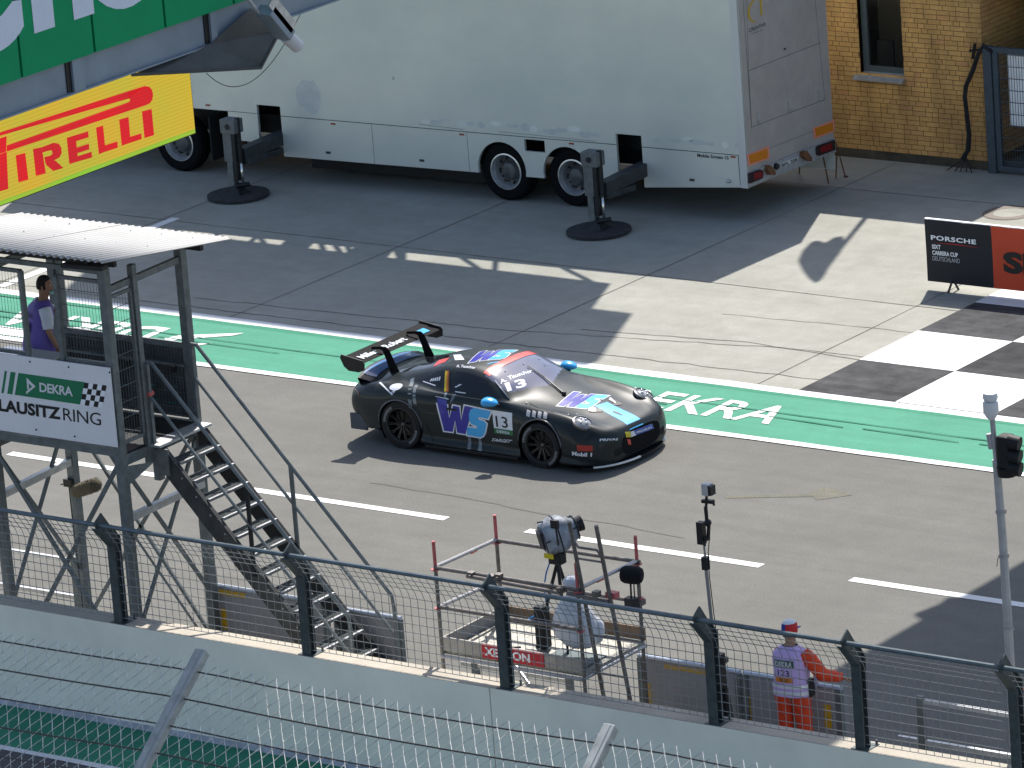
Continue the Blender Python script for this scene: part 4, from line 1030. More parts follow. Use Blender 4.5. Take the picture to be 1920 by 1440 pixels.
mb.bar((XL - .02, YFt, 3.05), (-.25, YBk, .9), .05, .03, up=(1, 0, 0)); mb.bar((-.25, YBk, 3.05), (XL - .02, YFt, .9), .05, .03, up=(1, 0, 0))
mb.bar((2.02, YFt, 2.2), (2.70, YFt + .9, .02), .03, .03)
build_each('cross_brace', mb, galv, tw)
mb = MB(); z_h = on_y(246, 975, YFt).z
mb.bar((XRt, YFt, z_h), (1.90, YBk, z_h), .08, .09); mb.bar((XL, YFt, z_h + .05), (-.24, YBk, z_h + .05), .08, .09)
build_each('side_rail', mb, galv_light, tw)
for x, y in ((XRt, YFt), (XL, YFt), (1.88, YBk), (-.24, YBk)): build('foot_plate', MB().box((x - .14, y - .14, 0), (x + .14, y + .14, .02)), galv, tw)
build('gusset', MB().prism([(XRt + .05, YFt, 3.06), (XRt + .26, YFt + .3, 3.06), (XRt + .05, YFt, 2.80)], (0, .02, 0)).prism([(XRt - .06, YFt + .01, 3.18), (XRt - .22, YFt + .01, 3.18), (XRt - .06, YFt + .01, 2.98)], (0, .02, 0)), galv, tw)
# stairs
st = thing('steel_stairs', 'steep galvanised steel stairs with double handrails leading down from the marshal stand', 'stairs', (3.5, -9.8, 0))
YN, YR = -10.24, -9.42
k_ = 1.06
x0s, z0s = 2.06, 3.14
def sz(x): return z0s - (x - x0s) * k_
xend = x0s + z0s / k_
for y in (YN, YR):
    mb = MB(); hh = .23
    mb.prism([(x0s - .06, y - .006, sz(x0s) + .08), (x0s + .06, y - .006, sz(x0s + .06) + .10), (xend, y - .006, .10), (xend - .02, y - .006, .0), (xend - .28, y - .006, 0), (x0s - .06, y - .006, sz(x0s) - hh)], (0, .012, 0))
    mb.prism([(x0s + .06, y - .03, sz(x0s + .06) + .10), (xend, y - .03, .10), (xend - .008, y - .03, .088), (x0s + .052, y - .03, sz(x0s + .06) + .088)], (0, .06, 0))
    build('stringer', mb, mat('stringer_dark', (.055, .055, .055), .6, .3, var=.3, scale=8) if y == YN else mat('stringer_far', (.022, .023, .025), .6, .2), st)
    if y == YN:
        mb = MB(); 
        for i in range(13):
            xx = x0s + .12 + i * .203
            mb.cyl((xx, y - .007, sz(xx) - .02), (xx, y - .012, sz(xx) - .02), .013, 8); mb.cyl((xx + .11, y - .007, sz(xx) - .05), (xx + .11, y - .012, sz(xx) - .05), .013, 8)
        build('bolt', mb, galv_light, st)
i = 0; zt2 = 3.185 - .215
while zt2 > .1:
    xx = x0s + .10 + i * .203
    mb = MB(); mb.box((xx - .02, YN + .02, zt2 - .035), (xx - .014, YR - .02, zt2)); mb.box((xx + .20, YN + .02, zt2 - .030), (xx + .206, YR - .02, zt2 + .004))
    yy = YN + .02
    while yy < YR - .02: mb.box((xx - .014, yy, zt2 - .02), (xx + .20, yy + .005, zt2)); yy += .034
    for q in (.04, .09, .14): mb.box((xx + q, YN + .02, zt2 - .012), (xx + q + .004, YR - .02, zt2 - .001))
    tr_ = build('step', mb, galv, st)
    build('nosing', MB().box((xx + .175, YN + .02, zt2), (xx + .207, YR - .02, zt2 + .006)), mat('worn_nosing', (.50, .50, .52), .35, .6, var=.2, scale=8), tr_)
    zt2 -= .215; i += 1
for y, m_ in ((YN - .03, galv), (YR + .03, galv)):
    zt0 = 4.235
    mb = MB(); e = 4.86
    mb.tube([(1.98, y, zt0), (2.08, y, zt0), (e - .02, y, zt0 - (e - 2.1) * k_ - .0), (e, y, zt0 - (e - 2.08) * k_ - .14), (e, y, .0)], .024, 8)
    z2 = 3.79
    mb.tube([(2.02, y, z2), (e, y, z2 - (e - 2.02) * k_)], .020, 8)
    build('handrail', mb, m_, st, smooth='auto')
    mb = MB(); mb.bar((2.0, y, 2.95), (2.0, y, zt0), .05, .05); build('rail_post', mb, galv, st); mb = MB()
    for xp in (3.42,): mb.bar((xp, y, sz(xp) - .05), (xp, y, zt0 - (xp - 2.08) * k_), .05, .03)
    build('rail_post', mb, galv if y > -10 else dark_steel, st)
mb = MB().tube([(2.0, YN - .06, 3.83), (2.0, YN + .03, 3.83)], .035, 8); build('red_tie', mb, mat('red_tape', (.45, .10, .09), .6), st)
mb = MB().box((1.97, YN - .05, 2.72), (2.06, YN + .05, 3.12)).box((2.06, YN - .05, 2.80), (2.22, YN - .02, 3.14)); build('bracket', mb, galv, st)

# fur covered microphone on the tower leg
fm = thing('fur_microphone', 'shaggy brown grey fur covered microphone clamped to the rear leg of the marshal stand', 'microphone', tuple(on_y(160, 915, -9.4)))
fur = mat('fur_windshield', (.22, .19, .13), .95, base2=(.07, .058, .04), scale=90, bump=1.0, bscale=160)
p0 = on_y(139, 922, -9.42); p1 = on_y(184, 908, -9.55)
pts = [p0 + (p1 - p0) * (k / 8) for k in range(9)]
mb = MB().tube(pts, [.055, .082, .088, .090, .085, .090, .087, .088, .06], 18); 
for v in mb.v: v += Vector((random.uniform(-1, 1), random.uniform(-1, 1), random.uniform(-1, 1))) * .007
build('windshield', mb, fur, fm, smooth=True)
mb = MB()
for _ in range(700):
    t = random.random(); a_ = random.uniform(0, 6.283); d = (p1 - p0).normalized(); u_ = d.orthogonal().normalized(); w__ = d.cross(u_)
    n_ = u_ * math.cos(a_) + w__ * math.sin(a_); b_ = p0 + (p1 - p0) * t + n_ * .078
    e_ = b_ + n_ * .026 + d * random.uniform(-.02, .02); s_ = d * .005
    mb.add([b_ - s_, b_ + s_, e_], [(0, 1, 2)])
build('fur', mb, fur, fm, fix=False)
mb = MB(); c = on_y(128, 905, -9.38); mb.box(c - Vector((.06, .03, .05)), c + Vector((.07, .03, .05))); mb.bar(c, p0, .03); mb.bar(c + Vector((-.05, 0, -.02)), c + Vector((-.13, 0, -.04)), .015); build('clamp', mb, black_plastic, fm)
mb = MB().tube([c, c + Vector((.03, -.02, -.5)), c + Vector((.06, -.02, -2.0))], .006, 5); build('lead', mb, rubber, fm)

# ------------------------------------------------------------------ barrier boards behind the wall
blue_top = mat('board_top_tube', (.42, .47, .55), .35, .3, var=.1); greyp = mat('board_panel_grey', (.27, .265, .275), .6, var=.07, scale=3); yst = mat('yellow_sticker', (.50, .30, .02), .5, var=.2, scale=20)
YBd = -9.2
def board(name, label, xa, xb, z1, z0, mk=(), postm=galv, topm=blue_top, yb=YBd):
    t = thing(name, label, 'barrier', ((xa + xb) / 2, yb, 0), 'barrier boards behind the pit wall')
    build('panel', MB().box((xa + .03, yb - .012, z0), (xb - .03, yb + .012, z1 - .03)), greyp, t)
    build('top_tube', MB().tube([(xa, yb, z1), (xb, yb, z1)], .028, 10), topm, t, smooth='auto')
    mb = MB().box((xa, yb - .03, z0 - .16), (xb, yb + .02, z0 - .03)); build('bottom_rail', mb, dark_steel, t)
    build('kick_board', MB().box((xa, yb - .03, .02), (xb, yb + .0, z0 - .17)), greyp, t)
    for x in (xa + .03, xb - .03): build('post', MB().box((x - .035, yb - .035, 0), (x + .035, yb + .035, z1 - .02)), postm, t)
    for (x, z, w_, h_) in mk: build('sticker', MB().box((x, yb - .0155, z), (x + w_, yb - .0125, z + h_)), yst, t)
    return t
pA = on_y(397, 1097, YBd); pB = on_y(613, 1130, YBd); zA = (pA.z + pB.z) / 2
board('barrier_board', 'grey barrier board with yellow stickers below the steel stairs', pA.x, pB.x, zA, .30, ((pA.x + .12, zA - .11, .42, .07), (pA.x + .12, .42, .09, .28)))
board('barrier_board', 'plain light grey barrier board past the foot of the steel stairs', pB.x + .12, pB.x + 1.15, zA - .04, .30)
pC = on_y(1197, 1232, YBd); pD = on_y(1455, 1268, YBd); zC = (pC.z + pD.z) / 2
xm = on_y(1388, 1262, YBd).x
board('barrier_board', 'blue topped grey barrier board between the scaffold and the slim camera pole', pC.x, xm, zC, .28, ((pC.x + .38, zC - .10, .62, .05), (pC.x + .1, .3, .06, .35)))
pE = on_y(1577, 1290, YBd)
board('barrier_board', 'blue topped grey barrier board in front of the marshal in orange', xm + .05, pE.x, zC, .28, ((xm + .06, .3, .07, .4), (pE.x - .25, .45, .1, .3)))
def open_rail(label, rails, posts, y=YBd):
    t = thing('rail_frame', label, 'barrier', (rails[0][0], y, 0), 'open rail frames behind the pit wall')
    for xa, xb, z in rails: build('rail', MB().bar((xa, y, z), (xb, y, z), .05, .05), galv_light, t)
    for x in posts: build('post', MB().box((x - .045, y - .03, 0), (x + .045, y + .03, max(r[2] for r in rails) + .06)), galv, t)
a_ = on_y(0, 1029, YBd); b_ = on_y(146, 1053, YBd); c_ = on_y(146, 1120, YBd)
open_rail('open two rail frame under the marshal stand at the left edge', ((a_.x - 1.5, b_.x, b_.z), (a_.x - 1.5, b_.x, c_.z)), (b_.x - .06, a_.x - 1.4))
a_ = on_y(866, 1243, YBd); b_ = on_y(1064, 1276, YBd)
open_rail('open rail frame standing under the scaffold platform', ((a_.x, b_.x, a_.z), (a_.x + .5, b_.x + .1, .12)), (on_y(891, 1240, YBd).x, b_.x + .03))
a_ = on_y(1722, 1313, YBd); b_ = on_y(1900, 1341, YBd)
open_rail('open rail frame beyond the marshal in orange at right', ((a_.x, b_.x + .6, a_.z), (a_.x - .3, b_.x + .6, max(.15, a_.z - .5))), (a_.x + .03, b_.x + .5))

# ------------------------------------------------------------------ scaffold camera platform
sf = thing('scaffold_platform', 'tubular scaffold camera platform with red post ends behind the pit wall', 'scaffold', (7.8, -10.3, 0))
tubem = mat('scaffold_tube', (.15, .135, .125), .5, .4, var=.3, scale=14); redt = mat('scaffold_red', (.42, .10, .10), .5, var=.25, scale=30); tubel = mat('scaffold_tube_light', (.33, .32, .33), .4, .5, var=.2, scale=12)
SN, SF_ = -10.9, -9.63; SX0, SX1 = 6.73, 8.79
zr1n, zr2n = 2.39, 1.90; zr1f, zr2f = 2.34, 1.84
for x, y in ((SX0, SN), (SX1, SN), (SX0 - .03, SF_), (SX1 - .04, SF_)):
    ztop = 2.72 if y == SN else 2.66
    p_ = build('upright', MB().tube([(x, y, 0), (x, y, ztop - .30)], .0242, 10), tubem, sf, smooth='auto')
    build('red_end', MB().tube([(x, y, ztop - .34), (x, y, ztop)], .022, 10), redt, p_, smooth='auto')
    build_each('rosette', MB().cyl((x, y, ztop - .355), (x, y, ztop - .345), .062, 8).cyl((x, y, 1.88), (x, y, 1.89), .055, 8), redt, p_)
def rail_(p, q, m_=tubem, r=.0242, nm='guard_rail'):
    return build(nm, MB().tube([p, q], r, 10), m_, sf, smooth='auto')
rail_((SX0, SN, zr1n), (SX1 + .0, SN, zr1n)); rail_((SX0 - .03, SF_, zr1f), (SX1, SF_, zr1f)); rail_((SX0, SN, zr2n), (SX1, SN, zr2n)); rail_((SX0, SF_, zr2f), (SX1, SF_, zr2f))
rail_((SX0, SN, zr1n + .01), (SX0 - .03, SF_, zr1f + .01), tubel); rail_((SX1, SN, zr1n + .01), (SX1 - .04, SF_, zr1f + .01), tubel); rail_((SX0, SN, zr2n), (SX0 - .03, SF_, zr2f), tubel)
rail_((SX0 + .5, SN - .055, zr1n - .02), (SX1 - .2, SN - .055, zr1n - .05)); rail_((SX1 - .12, SN - .05, zr1n - .04), (SX1 + .42, SN + .02, zr1f - .05))
rail_((SX0, SN, .45), (SX1, SN, .45)); rail_((SX0, SF_, .9), (SX1, SN, .15), tubel, .02, 'brace')
for x, y, z in ((SX0 + .55, SN - .03, zr1n), (SX0 + .85, SN - .03, zr1n), (SX1 - .22, SN - .03, zr1n - .02), (SX1 + .28, SN - .02, zr1n), (SX1 - .02, SF_, zr2f), (SX0 + .95, SN - .03, 2.42)):
    build('coupler', MB().box((x - .04, y - .045, z - .035), (x + .04, y + .045, z + .035)).cyl((x + .02, y - .08, z), (x + .02, y, z), .014, 6), tubem, sf, bevel=.01)
for p in ((370/3, 450/3), ):
    pass
mb = MB()
for a, b in (((.46, .56), None),): mb.tube([(SX0 - .03, SN + .95 - .2, zr1f + .012), (SX0 - .03, SN + .95 - .1, zr1f + .012)], .026, 10); mb.tube([(SX1 - .02, SN + .42, zr1f + .03), (SX1 - .02, SN + .55, zr1f + .028)], .026, 10)
build('orange_tape', mb, mat('orange_tape', (.65, .12, .05), .5), sf)
ZP = 1.36
for i in range(4):
    ya = SN + .03 + i * .305
    if i < 2 or True:
        mb = MB().box((SX0, ya, ZP - .05), (SX1, ya + .30, ZP))
        build('deck_plank', mb, mat('perforated_deck', (.42, .41, .36), .5, .4, base2=(.13, .125, .11), scale=34) if i < 4 else tubem, sf)
tb = mat('toe_board', (.30, .275, .25), .6, .15, var=.15, scale=6); tb2 = mat('toe_board_brown', (.24, .16, .10), .7, var=.2, scale=8)
build('toe_board', MB().box((SX0, SN + .0, ZP + .0), (SX1, SN + .02, ZP + .17)), tb, sf); build('toe_board', MB().box((SX0, SF_, ZP), (SX1, SF_ + .02, ZP + .16)), tb2, sf); build('toe_board', MB().box((SX0 - .0, SN + .02, ZP), (SX0 + .02, SF_, ZP + .16)), tb, sf)
build('deck_tube', MB().tube([(SX0, SN - .02, ZP - .07), (SX1, SN - .02, ZP - .07)], .026, 8).tube([(SX1, SN, ZP - .06), (SX1, SF_, ZP - .06)], .026, 8), tubel, sf)
rb_ = build('red_plate', MB().box((SX0 + .60, SN - .012, ZP - .005), (SX0 + 1.50, SN - .001, ZP + .165)), mat('red_plate', (.40, .012, .025), .5), sf)
lettering('lettering', 'XERVON', (SX0 + .64, SN - .014, ZP + .03), (.66, 0, 0), (0, 0, .105), white_print, rb_, bold=.03)
# hatch opening beside the camera
build('open_hatch', MB().box((8.05, SN + .05, ZP + .002), (8.7, SN + .6, ZP + .02)), mat('hatch_teal', (.075, .10, .105), .5, var=.3, scale=7), sf)
# ladder
ld = thing('scaffold_ladder', 'leaning tubular ladder reaching above the right side of the scaffold', 'ladder', (9.0, -10.3, 0))
def LDp(x, z): return Vector((x, -10.87 - (z - 2.38) * .186, z))
for x in (8.84, 9.22):
    build('stile', MB().tube([LDp(x + .0, 0), LDp(x, 3.27)], .026, 10), tubem, ld, smooth='auto')
z = .30
while z < 3.2:
    build('rung', MB().tube([LDp(8.84, z), LDp(9.22, z)], .014, 8), tubem, ld); z += .50 if z < 2.4 else .5
build('top_hoop', MB().tube([LDp(8.84, 3.05), LDp(8.90, 2.95), LDp(9.16, 2.95), LDp(9.22, 2.85)], .016, 8), tubem, ld)
build('red_coupler', MB().box(LDp(9.15, 2.33), LDp(9.29, 2.33) + Vector((0, .09, .07))), redt, ld)
# broadcast camera under a rain cover
YC = -10.25
cmx = thing('broadcast_camera', 'grey and black rain covered broadcast camera on a tall black tripod on the scaffold', 'camera', tuple(on_y(1040, 1180, YC)))
cover = mat('rain_cover', (.34, .37, .42), .6, base2=(.05, .057, .07), scale=4.5, bump=.5, bscale=14); cover_k = mat('cover_black', (.02, .022, .03), .5, var=.3, scale=10)
def CP(px, py, y=YC): return on_y(px, py, y)
ax0 = CP(1016, 1010, YC - .12); ax1 = CP(1078, 985, YC + .22)
rings = []; nseg = 12; d_ = (ax1 - ax0).normalized(); si = d_.cross(Vector((0, 0, 1))).normalized(); up_ = si.cross(d_).normalized()
prof = [(0, .10, .15), (.05, .13, .19), (.2, .15, .215), (.4, .16, .225), (.6, .15, .21), (.8, .13, .165), (.95, .115, .13), (1.02, .09, .10)]
mb = MB(); L_ = (ax1 - ax0).length
for t, rw, rh in prof:
    c = ax0 + (ax1 - ax0) * t; ring_ = []
    for k in range(17):
        a_ = 2 * math.pi * k / 16; cs, sn = math.cos(a_), math.sin(a_)
        rr_ = 1 + random.uniform(-.05, .05) if k not in (0, 16) else 1
        ring_.append(c + si * rw * math.copysign(abs(cs) ** .6, cs) * rr_ + up_ * rh * math.copysign(abs(sn) ** .6, sn) * rr_ - up_ * .02)
    rings.append(ring_)
mb.grid(rings); mb.add(rings[0][:16], [tuple(range(16))]); mb.add(rings[-1][:16], [tuple(range(16))])
build('rain_cover', mb, cover, cmx, smooth='auto', ang=50)
mb = MB(); 
for t in (.02, .42, .98):
    c = ax0 + (ax1 - ax0) * t; pr = min(prof, key=lambda q: abs(q[0] - t)); pts = []
    for k in range(17):
        a_ = 2 * math.pi * k / 16; cs, sn = math.cos(a_), math.sin(a_); pts.append(c + si * (pr[1] + .006) * math.copysign(abs(cs) ** .6, cs) + up_ * (pr[2] + .006) * math.copysign(abs(sn) ** .6, sn) - up_ * .02)
    mb.tube(pts, .010, 6)
mb.tube([ax0 + si * .0 + up_ * .21, ax1 + up_ * .12], .009, 5)
mb.tube([ax0 - si * .135 + up_ * .03, ax0 - si * .165 + up_ * .02 + d_ * .22], .008, 5); mb.tube([ax0 + si * .14 - up_ * .02, ax1 + si * .12 + up_ * .02], .009, 5)
build('trim', mb, cover_k, cmx)
mb = MB(); c = ax0 - d_ * .02; mb.bar(c + up_ * .10, c - up_ * .12, .17, .02, up=d_); build('window_patch', mb, cover_k, cmx)
build('viewfinder', MB().box(CP(1040, 983, YC - .35) - Vector((.05, .02, .05)), CP(1040, 983, YC - .35) + Vector((.05, .02, .05))), black_plastic, cmx)
build('viewfinder_arm', MB().tube([CP(1042, 990, YC - .33), CP(1047, 1022, YC - .2)], .012, 6), black_plastic, cmx)
build('lens', MB().tube([ax1 - d_ * .02, ax1 + d_ * .09], [.085, .095], 16), black_plastic, cmx)
hd_ = CP(1044, 1034, YC)
build('pan_head', MB().box(hd_ - Vector((.09, .07, .15)), hd_ + Vector((.09, .07, .14))), black_plastic, cmx, bevel=.02)
mb = MB()
for off, dx in ((-.03, 0), (.02, .0)): pass
feet = [Vector((7.72, -10.35, ZP)), Vector((8.05, -9.85, ZP)), Vector((8.25, -10.45, ZP))]
top_ = hd_ - Vector((0, 0, .12))
for f_ in feet:
    build('tripod_leg', MB().tube([top_, top_ + (f_ - top_) * .5], .022, 8).tube([top_ + (f_ - top_) * .45, f_], .015, 8), black_plastic, cmx)
build('monitor_battery', MB().box(Vector((7.78, -10.45, ZP + .02)), Vector((7.92, -10.30, ZP + .55))), black_plastic, cmx, bevel=.02)
build('yellow_tag', MB().box(CP(1022, 1041, YC - .1) - Vector((.0, .02, .03)), CP(1022, 1041, YC - .1) + Vector((.13, -.01, .03))), mat('yellow_tag', (.55, .42, .02), .5), cmx)
bluec = mat('blue_cable', (.03, .16, .45), .5)
mb = MB(); mb.tube([CP(1032, 1050), CP(1024, 1075), CP(1020, 1100), CP(1025, 1135), CP(1030, 1155)], .009, 6); mb.tube([CP(1030, 1140), CP(1005, 1158), CP(990, 1162), CP(1010, 1150), CP(1030, 1148)], .012, 6); mb.tube([CP(1025, 1150), CP(1000, 1166), CP(1030, 1160)], .012, 6)
build('blue_lead', mb, bluec, cmx, smooth=True)
mb = MB().tube([(7.6, -10.5, ZP + .03), (7.45, -10.6, ZP + .03), (7.62, -10.75, ZP + .02), (8.0, -10.8, ZP + .02)], .012, 6); build('floor_lead', mb, rubber, cmx)
# tied white plastic sacks
sk = mat('white_sack_plastic', (.62, .63, .66), .35, base2=(.50, .52, .57), scale=6, bump=.8, bscale=9)
YS = -10.5
ws = thing('white_sack', 'tall white plastic sack tied at its neck standing on the scaffold deck', 'sack', tuple(on_y(1080, 1205, YS)))
def lumpy(name, prof, parent, m_, n=20, squash=.8, jit=.06):
    mb = MB(); rows = []
    for (px, py, rr) in prof:
        c = on_y(px, py, YS); rows.append([c + Vector((math.cos(2*math.pi*k/n) * rr, math.sin(2*math.pi*k/n) * rr * squash, 0)) * (1 + jit * math.sin(k * 3.1 + py * .05) + jit * .6 * math.sin(k * 5 + py * .11)) for k in range(n)])
        rows[-1].append(rows[-1][0])
    mb.grid(rows); mb.add(rows[0][:n], [tuple(range(n))]); mb.add(rows[-1][:n], [tuple(range(n))])
    return build(name, mb, m_, parent, smooth=True, merge=.0001)
lumpy('sack_body', [(1090, 1210, .16), (1087, 1203, .22), (1082, 1190, .26), (1078, 1170, .28), (1076, 1150, .255), (1074, 1135, .20), (1073, 1124, .13), (1073, 1116, .075), (1073, 1108, .055)], ws, sk)
lumpy('sack_neck', [(1073, 1108, .055), (1072, 1102, .09), (1072, 1094, .115), (1071, 1086, .10), (1071, 1080, .05)], ws, sk, jit=.1)
w2 = thing('white_sack', 'small round white plastic sack leaning against the taller sack', 'sack', tuple(on_y(1122, 1195, YS)))
YS = -10.35
lumpy('sack_body', [(1116, 1206, .06), (1117, 1200, .09), (1117, 1185, .11), (1116, 1168, .10), (1115, 1158, .05)], w2, sk)
# black microphone on the right corner of the scaffold
bm_ = thing('black_microphone', 'black foam covered microphone on a short stalk at the scaffold corner', 'microphone', tuple(on_y(1184, 1079, -10.0)))
p0 = on_y(1163, 1076, -10.0); p1 = on_y(1206, 1080, -9.9); mb = MB()
mb.tube([p0 + (p1 - p0) * k for k in (0, .06, .2, .5, .8, .94, 1)], [.05, .085, .105, .11, .105, .085, .05], 16)
build('foam', mb, mat('black_foam', (.010, .010, .012), .95, bump=.6, bscale=120), bm_, smooth='auto')
c = on_y(1184, 1128, -9.98)
mb = MB(); mb.tube([on_y(1182, 1088, -9.98), c], .012, 6); mb.tube([on_y(1188, 1088, -9.98), c + Vector((.05, 0, 0))], .008, 6); mb.box(c - Vector((.07, .05, .08)), c + Vector((.08, .05, .05))); build('stalk', mb, black_plastic, bm_)

# slim pole with small cameras
YP = -11.15
sp = thing('slim_camera_pole', 'slim pole with small cameras and black clamps fixed to the fence post', 'pole', tuple(on_y(1350, 1345, YP)))
def SPp(px, py): return on_y(px, py, YP)
build('pole', MB().tube([SPp(1323, 1060), SPp(1338, 1200), SPp(1350, 1352)], .020, 8).tube([SPp(1319, 1012), SPp(1324, 1062)], .013, 8), mat('pole_grey', (.28, .28, .29), .4, .5), sp, smooth='auto')
build('small_camera', MB().box(SPp(1326, 917) - Vector((.05, .05, .07)), SPp(1326, 917) + Vector((.05, .05, .07))), mat('camera_silver', (.42, .42, .43), .4, .3), sp, bevel=.008)
build('lens_face', MB().box(SPp(1331, 918) + Vector((.012, -.06, -.055)), SPp(1331, 918) + Vector((.05, .04, .055))), black_plastic, sp)
mb = MB(); 
mb.tube([SPp(1325, 926), SPp(1324, 950)], .016, 6); mb.bar(SPp(1317, 939), SPp(1338, 941), .05, .04); mb.bar(SPp(1337, 940), SPp(1339, 948), .02)
mb.tube([SPp(1323, 950), SPp(1325, 973), SPp(1329, 985), SPp(1328, 1008)], .022, 8); mb.ball(SPp(1327, 980), .045, 10, 7)
mb.box(SPp(1315, 999) - Vector((.04, .04, .13)), SPp(1315, 999) + Vector((.04, .04, .13))); mb.bar(SPp(1312, 1012), SPp(1329, 1009), .05, .05); mb.bar(SPp(1320, 1012), SPp(1322, 1024), .02)
mb.box(SPp(1323, 1055) - Vector((.035, .035, .08)), SPp(1323, 1055) + Vector((.035, .035, .07)))
build_each('clamp_chain', mb, black_plastic, sp)
build('lead', MB().tube([SPp(1330, 1012), SPp(1328, 1035), SPp(1330, 1080), SPp(1342, 1180), SPp(1353, 1300)], .006, 5), rubber, sp)
mb = MB(); mb.bar(SPp(1348, 1225), SPp(1356, 1355), .10, .10); mb.box(SPp(1345, 1236) - Vector((.10, .05, .03)), SPp(1345, 1236) + Vector((.12, .05, .03))); mb.bar(SPp(1357, 1290), SPp(1368, 1350), .10, .05); build('lower_clamp', mb, black_plastic, sp)
# tall pole with beacon head and signal lamp at the right
YR2 = -11.15
tp = thing('signal_pole', 'tall pole with white beacon head and black signal lamp at right', 'pole', tuple(on_y(1900, 1345, YR2)))
def TP(px, py): return on_y(px, py, YR2)
pg = mat('pole_light_grey', (.36, .36, .37), .45, .4, var=.15, scale=6)
build('pole', MB().tube([TP(1860, 780), TP(1868, 865)], .030, 10).tube([TP(1868, 862), TP(1880, 1010), TP(1890, 1170), TP(1903, 1400)], [.045, .047, .052, .055], 10), pg, tp, smooth='auto')
build('beacon', MB().lathe([(0, .27), (.075, .25), (.085, .20), (.07, .165), (.055, .155), (.085, .15), (.085, .03), (.05, -.03), (.03, -.05)], TP(1858.5, 778), n=20), mat('beacon_white', (.60, .60, .61), .35), tp, smooth='auto')
build('sensor', MB().tube([TP(1855, 813), TP(1860, 841)], .038, 14), pg, tp, smooth='auto')
build('lamp_box', MB().prism([TP(1866, 832), TP(1880, 830), TP(1883, 862), TP(1872, 862)], (0, .18, .03)), pg, tp, bevel=.008)
lampk = mat('signal_black', (.008, .008, .010), .6)
c1 = TP(1889, 846); build('signal_lamp', MB().box(c1 - Vector((.09, .10, .19)), c1 + Vector((.06, .08, .19))), lampk, tp, bevel=.03)
for dz in (.12, -.03, -.17):
    build('visor', MB().tube([c1 + Vector((.03, -.02, dz)), c1 + Vector((.16, .0, dz - .02))], [.085, .08], 14), lampk, tp, smooth='auto')
build('visor', MB().tube([c1 + Vector((-.02, 0, -.18)), c1 + Vector((-.02, 0, -.28))], [.11, .10], 14), lampk, tp, smooth='auto')
for py, px in ((1043, 1882), (1178, 1891), (960, 1877)): build('pole_clamp', MB().lathe([(.062, -.012), (.062, .012)], TP(px, py), n=12), pg, tp)
build('lead', MB().tube([TP(1864, 850), TP(1868, 868), TP(1870, 900)], .008, 5).tube([TP(1880, 1040), TP(1871, 1046), TP(1869, 1062)], .004, 5), rubber, tp)
build('orange_tie', MB().tube([TP(1893, 1290), TP(1905, 1298), TP(1920, 1290)], .015, 6), mat('orange_tie', (.5, .14, .06), .6), tp)
